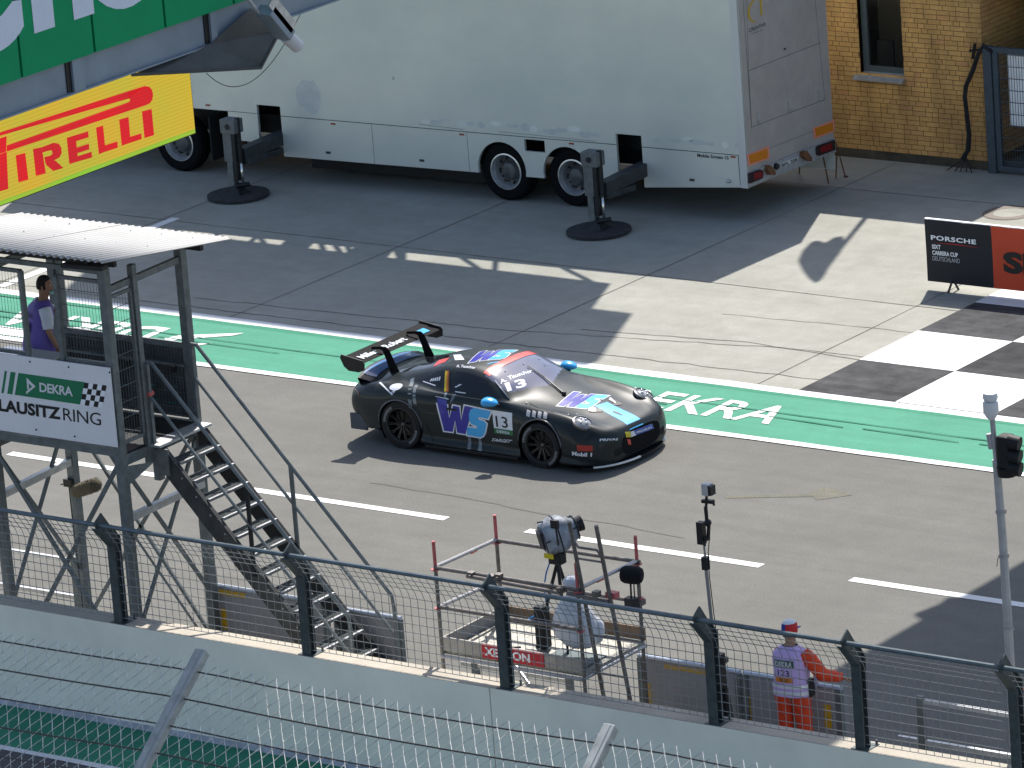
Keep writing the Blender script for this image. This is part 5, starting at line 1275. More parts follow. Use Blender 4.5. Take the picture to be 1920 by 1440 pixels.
# ================================================================== RACE CAR
CX, CY = 0.98, 0.0
car = thing('race_car', 'black and blue racing coupe with rear wing and number 13 in the pit lane', 'race car', (CX, CY, 0))
STA = [
 (1.06, [(0,.16),(.30,.16),(.42,.20),(.46,.28),(.46,.38),(.40,.44),(.30,.465),(.20,.475),(.10,.48),(0,.48)]),
 (1.02, [(0,.10),(.48,.10),(.62,.16),(.64,.30),(.62,.42),(.53,.50),(.40,.53),(.27,.54),(.13,.545),(0,.545)]),
 (0.90, [(0,.09),(.68,.09),(.82,.17),(.83,.33),(.78,.49),(.68,.575),(.52,.59),(.36,.59),(.18,.59),(0,.59)]),
 (0.65, [(0,.09),(.84,.09),(.92,.20),(.925,.40),(.865,.585),(.76,.685),(.58,.655),(.42,.64),(.21,.645),(0,.65)]),
 (0.35, [(0,.09),(.88,.09),(.945,.24),(.95,.48),(.90,.665),(.78,.765),(.60,.725),(.45,.71),(.22,.72),(0,.725)]),
 (0.00, [(0,.09),(.88,.09),(.95,.25),(.955,.52),(.905,.72),(.79,.81),(.63,.78),(.47,.77),(.23,.785),(0,.79)]),
 (-.28, [(0,.09),(.88,.09),(.94,.25),(.94,.52),(.89,.74),(.79,.83),(.67,.82),(.5,.825),(.25,.85),(0,.855)]),
 (-.50, [(0,.09),(.87,.09),(.92,.25),(.915,.52),(.875,.74),(.81,.835),(.745,.85),(.56,.875),(.27,.925),(0,.935)]),
 (-.80, [(0,.09),(.86,.09),(.895,.25),(.89,.52),(.865,.74),(.825,.84),(.79,.875),(.655,1.00),(.35,1.07),(0,1.085)]),
 (-1.15,[(0,.09),(.86,.09),(.885,.25),(.88,.52),(.865,.74),(.83,.845),(.79,.885),(.60,1.135),(.33,1.20),(0,1.212)]),
 (-1.50,[(0,.09),(.86,.09),(.89,.25),(.885,.52),(.875,.75),(.83,.855),(.785,.895),(.575,1.175),(.30,1.235),(0,1.245)]),
 (-1.85,[(0,.09),(.88,.10),(.925,.27),(.93,.55),(.91,.77),(.845,.865),(.76,.91),(.555,1.15),(.29,1.215),(0,1.225)]),
 (-2.15,[(0,.10),(.89,.12),(.945,.30),(.955,.57),(.93,.795),(.84,.885),(.715,.925),(.53,1.085),(.28,1.155),(0,1.165)]),
 (-2.43,[(0,.10),(.88,.14),(.95,.32),(.96,.58),(.935,.80),(.83,.895),(.68,.925),(.51,1.02),(.27,1.08),(0,1.09)]),
 (-2.75,[(0,.12),(.84,.18),(.92,.34),(.945,.58),(.91,.79),(.81,.88),(.66,.905),(.50,.955),(.27,1.0),(0,1.01)]),
 (-3.05,[(0,.14),(.76,.20),(.88,.36),(.905,.57),(.87,.75),(.78,.845),(.64,.87),(.48,.895),(.26,.925),(0,.93)]),
 (-3.28,[(0,.18),(.68,.24),(.80,.38),(.84,.55),(.81,.70),(.72,.79),(.60,.83),(.45,.85),(.25,.875),(0,.88)]),
 (-3.42,[(0,.24),(.60,.28),(.72,.40),(.76,.53),(.73,.66),(.66,.735),(.55,.775),(.42,.80),(.23,.82),(0,.825)]),
 (-3.48,[(0,.30),(.50,.34),(.60,.42),(.64,.52),(.62,.62),(.57,.69),(.48,.725),(.38,.74),(.20,.755),(0,.76)]),
]
STA = STA[::-1]
SXs = [s[0] for s in STA]
def crom(p0, p1, p2, p3, t): return 0.5 * ((2*p1) + (-p0+p2)*t + (2*p0-5*p1+4*p2-p3)*t*t + (-p0+3*p1-3*p2+p3)*t**3)
def herm(x, xs, ys):
    i = max(0, min(len(xs) - 2, next((k for k in range(len(xs) - 1) if x <= xs[k+1]), len(xs) - 2)))
    def sl(k):
        if k == 0: return (ys[1]-ys[0])/(xs[1]-xs[0])
        if k == len(xs)-1: return (ys[-1]-ys[-2])/(xs[-1]-xs[-2])
        a = (ys[k]-ys[k-1])/(xs[k]-xs[k-1]); b = (ys[k+1]-ys[k])/(xs[k+1]-xs[k])
        return 0 if a*b <= 0 else 2*a*b/(a+b) if abs(a-b) > 1e-9 else a
    h = xs[i+1]-xs[i]; t = (x-xs[i])/h
    return (2*t**3-3*t*t+1)*ys[i]+(t**3-2*t*t+t)*h*sl(i)+(-2*t**3+3*t*t)*ys[i+1]+(t**3-t*t)*h*sl(i+1)
def control(x): return [(herm(x, SXs, [s[1][k][0] for s in STA]), herm(x, SXs, [s[1][k][1] for s in STA])) for k in range(10)]
def surf_row(x, nv):
    c = control(x); e = [(-c[1][0], c[1][1])] + c + [(-c[8][0], c[8][1])]; out = []
    for j in range(nv + 1):
        v = 9.0 * j / nv; i = min(8, int(v)); t = v - i
        out.append((crom(e[i][0], e[i+1][0], e[i+2][0], e[i+3][0], t), crom(e[i][1], e[i+1][1], e[i+2][1], e[i+3][1], t), v))
    return out
NU, NV = 190, 72
xs_ = [-3.48 + (1.06 + 3.48) * (0.5 - 0.5 * math.cos(math.pi * i / NU)) * .35 + (1.06 + 3.48) * (i / NU) * .65 for i in range(NU + 1)]
AX = (0.0, -2.43); AR = (0.375, 0.392); AZ = .335
rowsC = [surf_row(x, NV) for x in xs_]
def region(x, v):
    if v > 7.06:
        f = (9 - v) / 2; xc = -.44 - .24 * f ** 1.4; xh = -1.13 + .02 * f
        if xh < x < xc: return 'windshield'
        if -2.78 - .0 * f < x < -2.02 + .04 * f and v > 7.25: return 'rear_window'
    if 6.12 < v < 6.90:
        t = (v - 6.12) / .78
        if -2.36 + .42 * t < x < -.70 - .36 * t and not (-1.69 < x < -1.60): return 'side_window'
    return 'body'
parts = {}
def vert(i, j, s): y, z, v = rowsC[i][j]; return Vector((xs_[i], y * s, z))
for s in (-1, 1):
    for i in range(NU):
        for j in range(NV):
            x = (xs_[i] + xs_[i+1]) / 2; v = (rowsC[i][j][2] + rowsC[i][j+1][2]) / 2
            yc_ = (rowsC[i][j][0] + rowsC[i][j+1][0]) / 2; zc_ = (rowsC[i][j][1] + rowsC[i][j+1][1]) / 2
            skip = False
            for a_, r_ in zip(AX, AR):
                if math.hypot(x - a_, zc_ - AZ) < r_ and yc_ > .58 and v < 6: skip = True
            if skip: continue
            rg = region(x, v); key = (rg, s) if rg == 'side_window' else (rg, 0)
            parts.setdefault(key, []).append((i, j, s))
def snap(p):
    for a_, r_ in zip(AX, AR):
        d = math.hypot(p.x - a_, p.z - AZ)
        if abs(p.y) > .56 and p.z < .80 and r_ - .03 < d < r_ + .035 and p.z > .09:
            k = r_ / d; return Vector((a_ + (p.x - a_) * k, p.y, AZ + (p.z - AZ) * k))
    return p
def build_part(name, faces, m, parent, inset=0.0, smooth=True):
    idx = {}; vs = []; fs = []
    def g(i, j, s):
        if j == NV or j == 0: k = (i, j, 0) if j == NV else (i, j, s)
        else: k = (i, j, s)
        if k not in idx:
            p = vert(i, j, s)
            if j == NV: p.y = 0.0
            if name == 'body_shell': p = snap(p)
            idx[k] = len(vs); vs.append(p)
        return idx[k]
    for i, j, s in faces:
        q = (g(i,j,s), g(i+1,j,s), g(i+1,j+1,s), g(i,j+1,s))
        fs.append(q if s > 0 else q[::-1])
    me = bpy.data.meshes.new(name); me.from_pydata(vs, [], fs)
    fix_normals(me, 0.00005)
    me.polygons.foreach_set('use_smooth', [True] * len(me.polygons)); me.set_sharp_from_angle(angle=R(50)); me.update()
    return link(name, me, m, parent)
carm = mat('car_black_satin', (0.015, 0.020, 0.022), .40, .0, var=.10, scale=2.2, coat=.22, spec=.12)
glass = mat('car_glass', (0.010, 0.011, 0.014), .08, spec=.35, coat=.1, var=.05)
wglass = mat('car_windscreen', (0.075, 0.085, 0.14), .12, spec=.6, coat=.4, var=.10, scale=2)  # lavender base colour stands in for the reflection on the glass
shell = build_part('body_shell', parts[('body', 0)], carm, car)
# close nose and tail
for i, nm in ((0, 'tail_panel'), (NU, 'nose_panel')):
    pts = [vert(i, j, 1) for j in range(NV + 1)] + [vert(i, j, -1) for j in range(NV - 1, 0, -1)]
    me = bpy.data.meshes.new(nm); me.from_pydata(pts, [], [tuple(range(len(pts)))]); link(nm, me, carm if i == 0 else mat('nose_mesh_black', (.006, .006, .007), .8, spec=.1), car)
wsd = build_part('windshield', parts[('windshield', 0)], wglass, car)
build_part('rear_window', parts[('rear_window', 0)], glass, car)
for s in (-1, 1): build_part('side_window', parts[('side_window', s)], glass, car)
CO = Vector((CX, CY, 0))
full = []
for s in (-1, 1):
    for i in range(NU):
        for j in range(NV): full.append((i, j, s))
fv = []; ff = []
for (i, j, s) in full:
    k = len(fv); fv += [vert(i,j,s) + CO, vert(i+1,j,s) + CO, vert(i+1,j+1,s) + CO, vert(i,j+1,s) + CO]; ff.append((k, k+1, k+2, k+3))
for i in (0, NU):
    k = len(fv); pts = [vert(i, j, 1) + CO for j in range(NV + 1)] + [vert(i, j, -1) + CO for j in range(NV - 1, 0, -1)]
    fv += pts; ff.append(tuple(range(k, k + len(pts))))
BODY = BVHTree.FromPolygons(fv, ff)
def pixel_hit(px, py):
    d = (CR * ((px - 960) / 10376.4) - CU * ((py - 720) / 10376.4) + CD).normalized()
    return BODY.ray_cast(CAM, d)
def hit(px, py, lift=0.0):
    loc, n, _, _ = pixel_hit(px, py)
    if loc is None: raise ValueError('missed the car body at %s %s' % (px, py))
    return loc
def cz1(x, y): return (600 + x / 2.8235, 580 + y / 2.8235)
def cz2(x, y): return (640 + x / 5.3333, 660 + y / 5.3333)
def cz3(x, y): return (920 + x / 5.3333, 660 + y / 5.3333)
def subdivide_flat(verts, faces, cell):
    """cuts flat 0..1 lettering into small cells so that it can follow the curved panel"""
    bm = bmesh.new(); vv = [bm.verts.new((a, b, 0)) for a, b in verts]
    for f in faces:
        try: bm.faces.new([vv[i] for i in f])
        except ValueError: pass
    for ax, n in ((0, cell[0]), (1, cell[1])):
        for k in range(1, n):
            co = [0, 0, 0]; co[ax] = k / n; no = [0, 0, 0]; no[ax] = 1
            bmesh.ops.bisect_plane(bm, geom=bm.verts[:] + bm.edges[:] + bm.faces[:], plane_co=co, plane_no=no)
    bm.verts.index_update()
    o = [(v.co.x, v.co.y) for v in bm.verts], [tuple(v.index for v in f.verts) for f in bm.faces]; bm.free(); return o
def decal(name, flat, o, u, v, m, parent=None, direction=None, lift=.003, cell=(8, 4), bil=None):
    """drapes a flat shape over the body: o, o+u, o+v are points on it, pushed on along direction"""
    vs, fs = subdivide_flat(*flat, cell) if cell else flat
    out = []
    d = direction if direction else -(u.cross(v)).normalized()
    if direction is None and d.dot(CD) < 0: d = -d
    for a, b in vs:
        p = o + u * a + v * b if bil is None else (bil[0]*(1-a)*(1-b) + bil[1]*a*(1-b) + bil[2]*a*b + bil[3]*(1-a)*b)
        loc, n, _, _ = BODY.ray_cast(p - d * .35, d, .8)
        if loc is None: loc, n, _, _ = BODY.find_nearest(p)
        if n.dot(d) > 0: n = -n
        out.append(loc + n * lift)
    mb = MB(); mb.add(out, fs)
    ob = build(name, mb, m, parent or car, fix=False)
    return ob
RECT = ([(0, 0), (1, 0), (1, 1), (0, 1)], [(0, 1, 2, 3)])
def pdecal(name, flat, pbl, pbr, ptr, ptl, m, lift=.003, cell=(8, 4), parent=None):
    P4 = [hit(*p) for p in (pbl, pbr, ptr, ptl)]
    u = P4[1] - P4[0]; v = P4[3] - P4[0]; d = u.cross(v).normalized()
    if d.dot(CD) < 0: d = -d
    return decal(name, flat, P4[0], u, v, m, parent, d, lift, cell, P4)
def poly01(pts):
    return (pts, [tuple(range(len(pts)))])
navy = mat('decal_navy', (0.022, 0.020, 0.27), .3, coat=.4); sky_b = mat('decal_sky_blue', (0.045, 0.36, 0.68), .3, coat=.4, var=.04); dwhite = mat('decal_white', (0.62, 0.64, 0.68), .3, coat=.4); dred = mat('decal_red', (0.50, 0.045, 0.035), .35, coat=.3)
dgreen = mat('decal_green', (.02, .14, .05), .4); dgrey = mat('decal_grey_smoke', (.11, .135, .15), .35, coat=.4, var=.4, scale=9)
def ws_logo(pbl, pbr, ptr, ptl, tag_, cell=(12, 6)):
    """the W and S of the livery: white outline below, coloured letters above"""
    W = [(0, 1), (.17, 1), (.20, .42), (.29, .86), (.40, .86), (.44, .42), (.50, .93), (.66, .93), (.54, 0), (.35, 0), (.315, .40), (.25, 0), (.07, 0)]
    def inset(pts, dx, dy):
        cx_ = sum(p[0] for p in pts) / len(pts); cy_ = sum(p[1] for p in pts) / len(pts); return pts
    def grow(pts, g, asp):
        n = len(pts); out = []
        ar = sum(pts[i][0]*pts[(i+1)%n][1]-pts[(i+1)%n][0]*pts[i][1] for i in range(n))
        sg = 1 if ar > 0 else -1
        for i in range(n):
            a, b, c = pts[i-1], pts[i], pts[(i+1) % n]
            e1 = Vector(((b[0]-a[0])*asp, b[1]-a[1])).normalized(); e2 = Vector(((c[0]-b[0])*asp, c[1]-b[1])).normalized()
            n1 = Vector((e1.y, -e1.x)) * sg; n2 = Vector((e2.y, -e2.x)) * sg
            m_ = (n1 + n2); m_ = m_.normalized() * min(1.6, 1 / max(.45, m_.normalized().dot(n1))) if m_.length > .05 else n1
            out.append((b[0] + m_.x * g / asp, b[1] + m_.y * g))
        return out
    S_ = [(1.0,.90),(.97,.62),(.80,.62),(.795,.72),(.80,.60),(.985,.56),(.985,.50)]
    S_ = [(.99,.93),(.965,.66),(.79,.66),(.775,.60),(.80,.565),(.90,.55),(.955,.48),(.955,.18),(.93,.05),(.87,-.02),(.575,-.02),(.56,.24),(.75,.25),(.775,.29),(.77,.34),(.66,.37),(.60,.46),(.59,.70),(.61,.84),(.68,.93)]
    asp = 1.55
    pdecal('emblem_outline', poly01(grow(W, .045, asp)), pbl, pbr, ptr, ptl, dwhite, .003, cell)
    pdecal('emblem_outline', poly01(grow(S_, .045, asp)), pbl, pbr, ptr, ptl, dwhite, .0035, cell)
    pdecal('emblem_letter', poly01(W), pbl, pbr, ptr, ptl, navy, .0055, cell)
    pdecal('emblem_letter', poly01(S_), pbl, pbr, ptr, ptl, sky_b, .006, cell)
def tflat(s, **k): return text_mesh(s, **k)
def safe(f, *a, **k):
    try: return f(*a, **k)
    except ValueError as e: print('DECAL MISS', e)
# door
safe(ws_logo, cz1(640, 640), cz1(880, 680), cz1(912, 530), cz1(620, 470), 'door')
safe(pdecal, 'number_field', RECT, cz1(922, 628), cz1(1021, 642), cz1(1018, 549), cz1(912, 533), dwhite, .003)
safe(pdecal, 'number_field', RECT, cz1(924, 655), cz1(1021, 669), cz1(1021, 642), cz1(922, 628), dgreen, .003)
safe(pdecal, 'lettering', tflat('13', bold=.01), cz1(935, 622), cz1(998, 630), cz1(992, 571), cz1(928, 563), black_print, .0045)
safe(pdecal, 'lettering', tflat('DEKRA', bold=.02), cz1(938, 652), cz1(1006, 662), cz1(1006, 648), cz1(936, 638), dwhite, .0045)
safe(pdecal, 'lettering', tflat('TARGET', bold=.02, shear=.4), cz1(910, 698), cz1(1012, 708), cz1(1020, 692), cz1(912, 682), dwhite, .0045)
safe(pdecal, 'door_handle', RECT, cz1(668, 532), cz1(728, 538), cz1(725, 527), cz1(672, 520), black_plastic, .009)
# grey smoke strokes of the livery
for q in (((470,520),(490,530),(500,360),(480,370)), ((495,500),(512,505),(520,400),(505,400)), ((780,740),(800,742),(795,665),(782,660)), ((835,748),(858,750),(850,680),(838,675)), ((655,470),(668,470),(675,440),(662,440)), ((690,500),(712,470),(722,450),(706,450)), ((1060,515),(1078,520),(1012,505),(1000,500))):
    safe(pdecal, 'livery_stroke', RECT, *[cz1(*p) for p in q], dgrey, .0022, (4, 6))
# roof and hood
safe(ws_logo, cz1(772, 288), cz1(985, 262), cz1(1048, 215), cz1(850, 225), 'roof')
safe(pdecal, 'livery_stroke', poly01([(0, 0), (.5, -.12), (1, .1), (1, .4), (.93, .12), (.5, -.02), (.06, .08)]), cz1(880, 292), cz1(1060, 262), cz1(1050, 225), cz1(870, 262), sky_b, .0025)
safe(ws_logo, cz3(640, 535), cz3(1010, 570), cz3(1200, 430), cz3(830, 400), 'hood')
safe(pdecal, 'livery_stripe', RECT, cz3(1040, 540), cz3(1390, 780), cz3(1525, 722), cz3(1165, 500), sky_b, .0022, (10, 4))
for q in (((985, 605), (1115, 600), (1128, 580), (1040, 560)), ((1230, 540), (1310, 530), (1318, 520), (1235, 480)), ((1215, 600), (1330, 640), (1275, 605), (1240, 592))):
    safe(pdecal, 'hood_vent', RECT, *[cz3(*p) for p in q], black_plastic, .007, (4, 3))
for q in (((1180, 480), (1245, 515), (1250, 505), (1195, 455)), ((975, 590), (1050, 600), (1050, 560), (985, 560))):
    safe(pdecal, 'vent_strake', RECT, *[cz3(*p) for p in q], mat('vent_silver', (.30, .31, .32), .4, .4), .009, (3, 2))
safe(pdecal, 'brand_strip', RECT, cz3(1450, 832), cz3(1632, 765), cz3(1612, 715), cz3(1400, 795), mat('decal_royal_blue', (.02, .07, .34), .35, coat=.3), .004)
safe(pdecal, 'lettering', tflat('MICHELIN', bold=.03), cz3(1462, 815), cz3(1608, 760), cz3(1602, 742), cz3(1450, 795), dwhite, .006)
safe(pdecal, 'brand_patch', RECT, cz3(1350, 852), cz3(1400, 852), cz3(1395, 795), cz3(1340, 800), mat('decal_yellow', (.55, .45, .03), .4), .005)
safe(pdecal, 'brand_patch', RECT, cz3(1402, 850), cz3(1452, 832), cz3(1430, 788), cz3(1397, 796), dwhite, .005)
safe(pdecal, 'lettering', tflat('PRIVAS', bold=.03), cz3(1088, 893), cz3(1270, 883), cz3(1275, 862), cz3(1092, 868), dwhite, .004)
safe(pdecal, 'red_patch', RECT, cz3(868, 988), cz3(1018, 993), cz3(1020, 935), cz3(862, 930), mat('decal_red_dark', (.33, .03, .02), .4), .004)
safe(pdecal, 'lettering', tflat('Mobil 1', bold=.04), cz3(815, 1033), cz3(1012, 1045), cz3(1015, 1008), cz3(815, 992), dwhite, .004)
safe(pdecal, 'red_mark', RECT, cz3(1375, 925), cz3(1402, 925), cz3(1395, 875), cz3(1360, 870), dred, .005, (2, 2))
# windscreen banner, name and number
rows_ = []
for k in range(5):
    x_ = -1.175 + .125 * k / 4; r_ = surf_row(x_, NV); hf = [(y, z) for y, z, v in r_ if v > 7.0]
    row = [CO + Vector((x_ , y, z + .005)) for y, z in hf] + [CO + Vector((x_, -y, z + .005)) for y, z in hf[:-1][::-1]]
    rows_.append([p if p is None else p for p in row])
build('windscreen_band', MB().grid(rows_), dred, car, smooth=True)
safe(pdecal, 'lettering', tflat('A. Tauscher', bold=.02), cz3(100, 322), cz3(420, 205), cz3(405, 170), cz3(88, 282), dwhite, .004)
safe(pdecal, 'lettering', tflat('13', bold=.04), cz3(170, 400), cz3(365, 345), cz3(340, 265), cz3(135, 315), dwhite, .004)
safe(pdecal, 'white_oval', RECT, cz3(25, 230), cz3(95, 205), cz3(70, 180), cz3(5, 190), dwhite, .004, (3, 3))
safe(pdecal, 'roof_number_patch', RECT, cz1(600, 305), cz1(662, 280), cz1(690, 255), cz1(630, 270), dred, .004, (4, 3))
safe(pdecal, 'white_oval', RECT, cz1(715, 270), cz1(765, 268), cz1(745, 240), cz1(705, 242), dwhite, .004, (3, 3))
safe(pdecal, 'lettering', tflat('A. Tauscher', bold=.02), cz1(722, 308), cz1(822, 318), cz1(824, 304), cz1(725, 294), dwhite, .004)
# flag stripe on the pillar and the sponsor stickers of the quarter window
for k, c in enumerate(((.55, .42, .03), (.45, .12, .02), (.02, .015, .015))):
    safe(pdecal, 'pillar_flag', RECT, cz2(1028 + 22 * k, 395 + k), cz2(1050 + 22 * k, 398 + k), cz2(1060 + 17 * k, 190), cz2(1042 + 17 * k, 188), mat('flag_%d' % k, c, .4), .004, (2, 5))
for k in range(5): safe(pdecal, 'window_sticker', RECT, cz2(885 + 22 * k, 292 - 2 * k), cz2(897 + 22 * k, 296 - 2 * k), cz2(915 + 20 * k, 268 - 5 * k), cz2(905 + 20 * k, 266 - 5 * k), dwhite, .004, (1, 1))
safe(pdecal, 'window_sticker', RECT, cz2(815, 298), cz2(940, 342), cz2(945, 332), cz2(820, 290), dwhite, .004, (3, 1))
safe(pdecal, 'window_sticker', RECT, cz2(1130, 352), cz2(1150, 356), cz2(1208, 325), cz2(1190, 321), dwhite, .004, (2, 1))
safe(pdecal, 'window_sticker', RECT, cz2(1140, 402), cz2(1245, 417), cz2(1245, 408), cz2(1140, 392), dwhite, .004, (3, 1))
# fender louvres
for k in range(4):
    x0_ = 358 + 56 * k
    safe(pdecal, 'fender_louvre', poly01([(0, 0), (.85, -.05), (1, 1), (.25, 1)]), cz3(x0_, 640 + 7 * k), cz3(x0_ + 44, 650 + 7 * k), cz3(x0_ + 44, 592 + 7 * k), cz3(x0_, 572 + 7 * k), mat('louvre_white', (.48, .46, .45), .35, .2), .008, (3, 3))
# rear fender emblem (white badge with pointed outline)
safe(pdecal, 'livery_stroke', poly01([(0, .9), (.55, 0), (1, .55), (.94, .62), (.54, .14), (.06, 1)]), cz2(380, 440), cz2(620, 440), cz2(620, 300), cz2(380, 300), dwhite, .003, (6, 4))
safe(pdecal, 'round_badge', poly01([(.5 + .5 * math.cos(t * .3927), .5 + .5 * math.sin(t * .3927)) for t in range(16)]), cz2(480, 395), cz2(605, 380), cz2(628, 312), cz2(490, 325), dwhite, .004, (4, 4))
# cowl and hood outline in black
# headlights: round lens bowls set in the fenders
lens_g = mat('headlight_glass', (.10, .105, .11), .05, spec=.9, coat=1.0, base2=(.30, .31, .32), scale=16)
for s, c0 in ((-1, Vector((.60, .735, .625))), (1, Vector((.60, .735, .625)))):
    nrm = Vector((.66, .18 * s, .73)).normalized(); c = CO + Vector((c0.x, c0.y * s, c0.z))
    loc, n_, _, _ = BODY.ray_cast(c + Vector((.2, .1 * s, .5)), -Vector((.2, .1 * s, .5)).normalized())
    if loc: c = loc; nrm = n_ if n_.dot(Vector((0, 0, 1))) > 0 else -n_
    nrm = (nrm + Vector((.15, 0, 0))).normalized(); c = c - nrm * (.010 if s < 0 else .016)
    hl = build('headlight', MB().lathe([(.155, -.02), (.150, .012), (.128, .018), (.118, .004), (.0, -.004)], c, axis=nrm, n=30), mat('headlight_ring', (.04, .043, .047), .3, coat=.5), car, smooth='auto')
    hl.scale = (1, 1, 1)
    build('lens', MB().lathe([(.120, .006), (.10, .022), (.06, .034), (0, .038)], c, axis=nrm, n=24), lens_g, hl, smooth=True)
    up__ = nrm.orthogonal().normalized(); sd_ = nrm.cross(up__)
    mb = MB()
    for a_ in range(4):
        q = c + (up__ * math.cos(a_ * 1.57 + .8) + sd_ * math.sin(a_ * 1.57 + .8)) * .055 + nrm * .03; mb.ball(q, .024, 10, 6)
    build('light_unit', mb, mat('light_unit', (.55, .55, .56), .2, .6), hl, smooth=True)
# front bumper: dark intakes, splitter with white edge, canards
mb = MB()
def nose_x(y): return 1.10 - .34 * (abs(y) / .92) ** 2.6 - .10 * (abs(y) / .92) ** 8
top_ = []; bot_ = []; edge_t = []; 
ysn = [-.93 + 1.86 * i / 40 for i in range(41)]
a_ = [CO + Vector((nose_x(y) + .02, y, .075)) for y in ysn]; b_ = [CO + Vector((nose_x(y) - .35, y * .95, .085)) for y in ysn]; c_ = [CO + Vector((nose_x(y) + .02, y, .060)) for y in ysn]; d_ = [CO + Vector((nose_x(y) - .35, y * .95, .06)) for y in ysn]
mb.grid([b_, a_, c_, d_]); build('splitter', mb, black_plastic, car)
edge = mat('splitter_white', (.68, .68, .66), .4)
for ra, rb_ in ((2, 17), (33, 39)):
    pts = [CO + Vector((nose_x(ysn[i]) + .026, ysn[i], .082)) for i in range(ra, rb_ + 1)]
    if ra == 33: pts = [CO + Vector((nose_x(ysn[i]) + .026 - .03 * max(0, i - 36), ysn[i], .082 + .012 * (i - 33))) for i in range(ra, rb_ + 1)]
    build('splitter_edge', MB().tube(pts, .017 if ra == 2 else .030, 6), edge, car, smooth=True)
def bump_decal(name, ya, yb, za, zb_, m, lift=.012, sk=0):
    fl = RECT; o = CO + Vector((1.3, ya, za)); 
    return decal(name, fl, o, Vector((0, yb - ya, 0)), Vector((0, 0, zb_ - za)), m, None, Vector((-1, 0, 0)), lift, (14, 3))
# openings in the bumper
intake = mat('intake_mesh', (.006, .006, .007), .8, var=.4, scale=120)
for ya, yb, za, zb_ in ((-.42, .42, .13, .25), (-.80, -.50, .15, .30), (.50, .80, .15, .30)):
    if abs(ya) < .45: continue
    try: decal('intake', RECT, CO + Vector((1.6, ya, za)), Vector((0, yb - ya, 0)), Vector((0, 0, zb_ - za)), intake, None, Vector((-1, 0, 0)), .0025, (12, 4))
    except Exception as e: print('intake', e)
# wheels
tyre = mat('racing_tyre', (0.013, 0.013, 0.014), .75, var=.25, scale=18, bump=.1); rimk = mat('dark_magnesium_rim', (0.020, 0.021, 0.023), .32, .7, var=.2, scale=9); tw_l = mat('tyre_lettering', (.20, .205, .21), .6, var=.2, scale=60); spoke_m = mat('rim_spoke', (.045, .046, .05), .3, .8)
for ax_, rt, wdt in ((0.0, .330, .30), (-2.43, .352, .31)):
    for s in (-1, 1):
        c = CO + Vector((ax_, .935 * s, rt)); A3 = (0, -s, 0)
        whl = build('wheel', MB().lathe([(.232, .012), (.242, -.002), (.285, -.010), (rt - .012, .0), (rt, .025), (rt, wdt - .03), (rt - .01, wdt), (.24, wdt + .0)], c, axis=A3, n=56), tyre, car, smooth='auto')
        rim = build('rim', MB().lathe([(.236, .006), (.232, .0), (.222, .004), (.215, .03), (.205, .10), (.20, .26)], c, axis=A3, n=48), rimk, whl, smooth='auto')
        mb = MB(); 
        cc_ = c + Vector((0, -s * .05, 0))
        for k in range(10):
            t = 2 * math.pi * k / 10
            for dt in (-.032, .032):
                p = cc_ + Vector((math.cos(t) * .04, 0, math.sin(t) * .04)); q = c + Vector((math.cos(t + dt * 2.1) * .214, -s * .018, math.sin(t + dt * 2.1) * .214))
                mb.bar(p, q, .010, .022, up=(0, 1, 0))
        build('spokes', mb, spoke_m, whl)
        build('hub', MB().lathe([(0, -.012), (.022, -.012), (.034, .0), (.038, .05)], cc_, axis=A3, n=20), mat('hub_metal', (.12, .115, .11), .3, .8), whl, smooth='auto')
        build('brake_disc', MB().lathe([(0, .12), (.185, .12), (.185, .15), (0, .15)], c, axis=A3, n=36), mat('brake_disc', (.055, .052, .05), .5, .7), whl, smooth='auto')
        mb = MB(); nseg_ = 0
        for a0_, a1_ in ((-62, -8), (118, 176)):
            n_ = 9
            for k in range(n_):
                t0 = R(a0_ + (a1_ - a0_) * (k + .12) / n_); t1 = R(a0_ + (a1_ - a0_) * (k + .78) / n_)
                q = [c + Vector((math.cos(t) * r_, s * .0125, math.sin(t) * r_)) for t, r_ in ((t0, .262), (t1, .262), (t1, .300), (t0, .300))]
                mb.quad(*q)
        build('tyre_marking', mb, tw_l, whl, fix=False)
        mb = MB(); ring_ = []
        A_ = [c + Vector((math.cos(2*math.pi*k/48) * .246, s * .004, math.sin(2*math.pi*k/48) * .246)) for k in range(49)]
        mb.tube(A_, .0035, 5); build('rim_edge', mb, mat('rim_edge_grey', (.12, .125, .13), .35, .6), whl)
    # wheel arch liner and lip
for ax_, r_ in zip(AX, AR):
    for s in (-1, 1):
        mb = MB(); A_ = []; B_ = []
        for k in range(31):
            t = R(-35 + 250 * k / 30); z_ = max(.07, AZ + math.sin(t) * (r_ + .004))
            x_ = ax_ + math.cos(t) * (r_ + .004); A_.append(CO + Vector((x_, .90 * s, z_))); B_.append(CO + Vector((x_, .50 * s, z_)))
        mb.grid([A_, B_]); mb.add([B_[0]] + B_[1:], [tuple(range(len(B_)))]); build('arch_liner', mb, mat('liner_black', (.006, .006, .007), .9), car, fix=False)
        pts = []
        for k in range(25):
            t = R(2 + 176 * k / 24); x_ = ax_ + math.cos(t) * r_; z_ = AZ + math.sin(t) * r_
            loc, n_, _, _ = BODY.ray_cast(CO + Vector((x_, 1.4 * s, z_)), Vector((0, -s, 0)))
            if loc: pts.append(loc + Vector((0, .004 * s, 0)))
        build('arch_lip', MB().tube(pts, .014, 8), mat('arch_lip', (.055, .058, .066), .25, coat=.6), car, smooth=True)
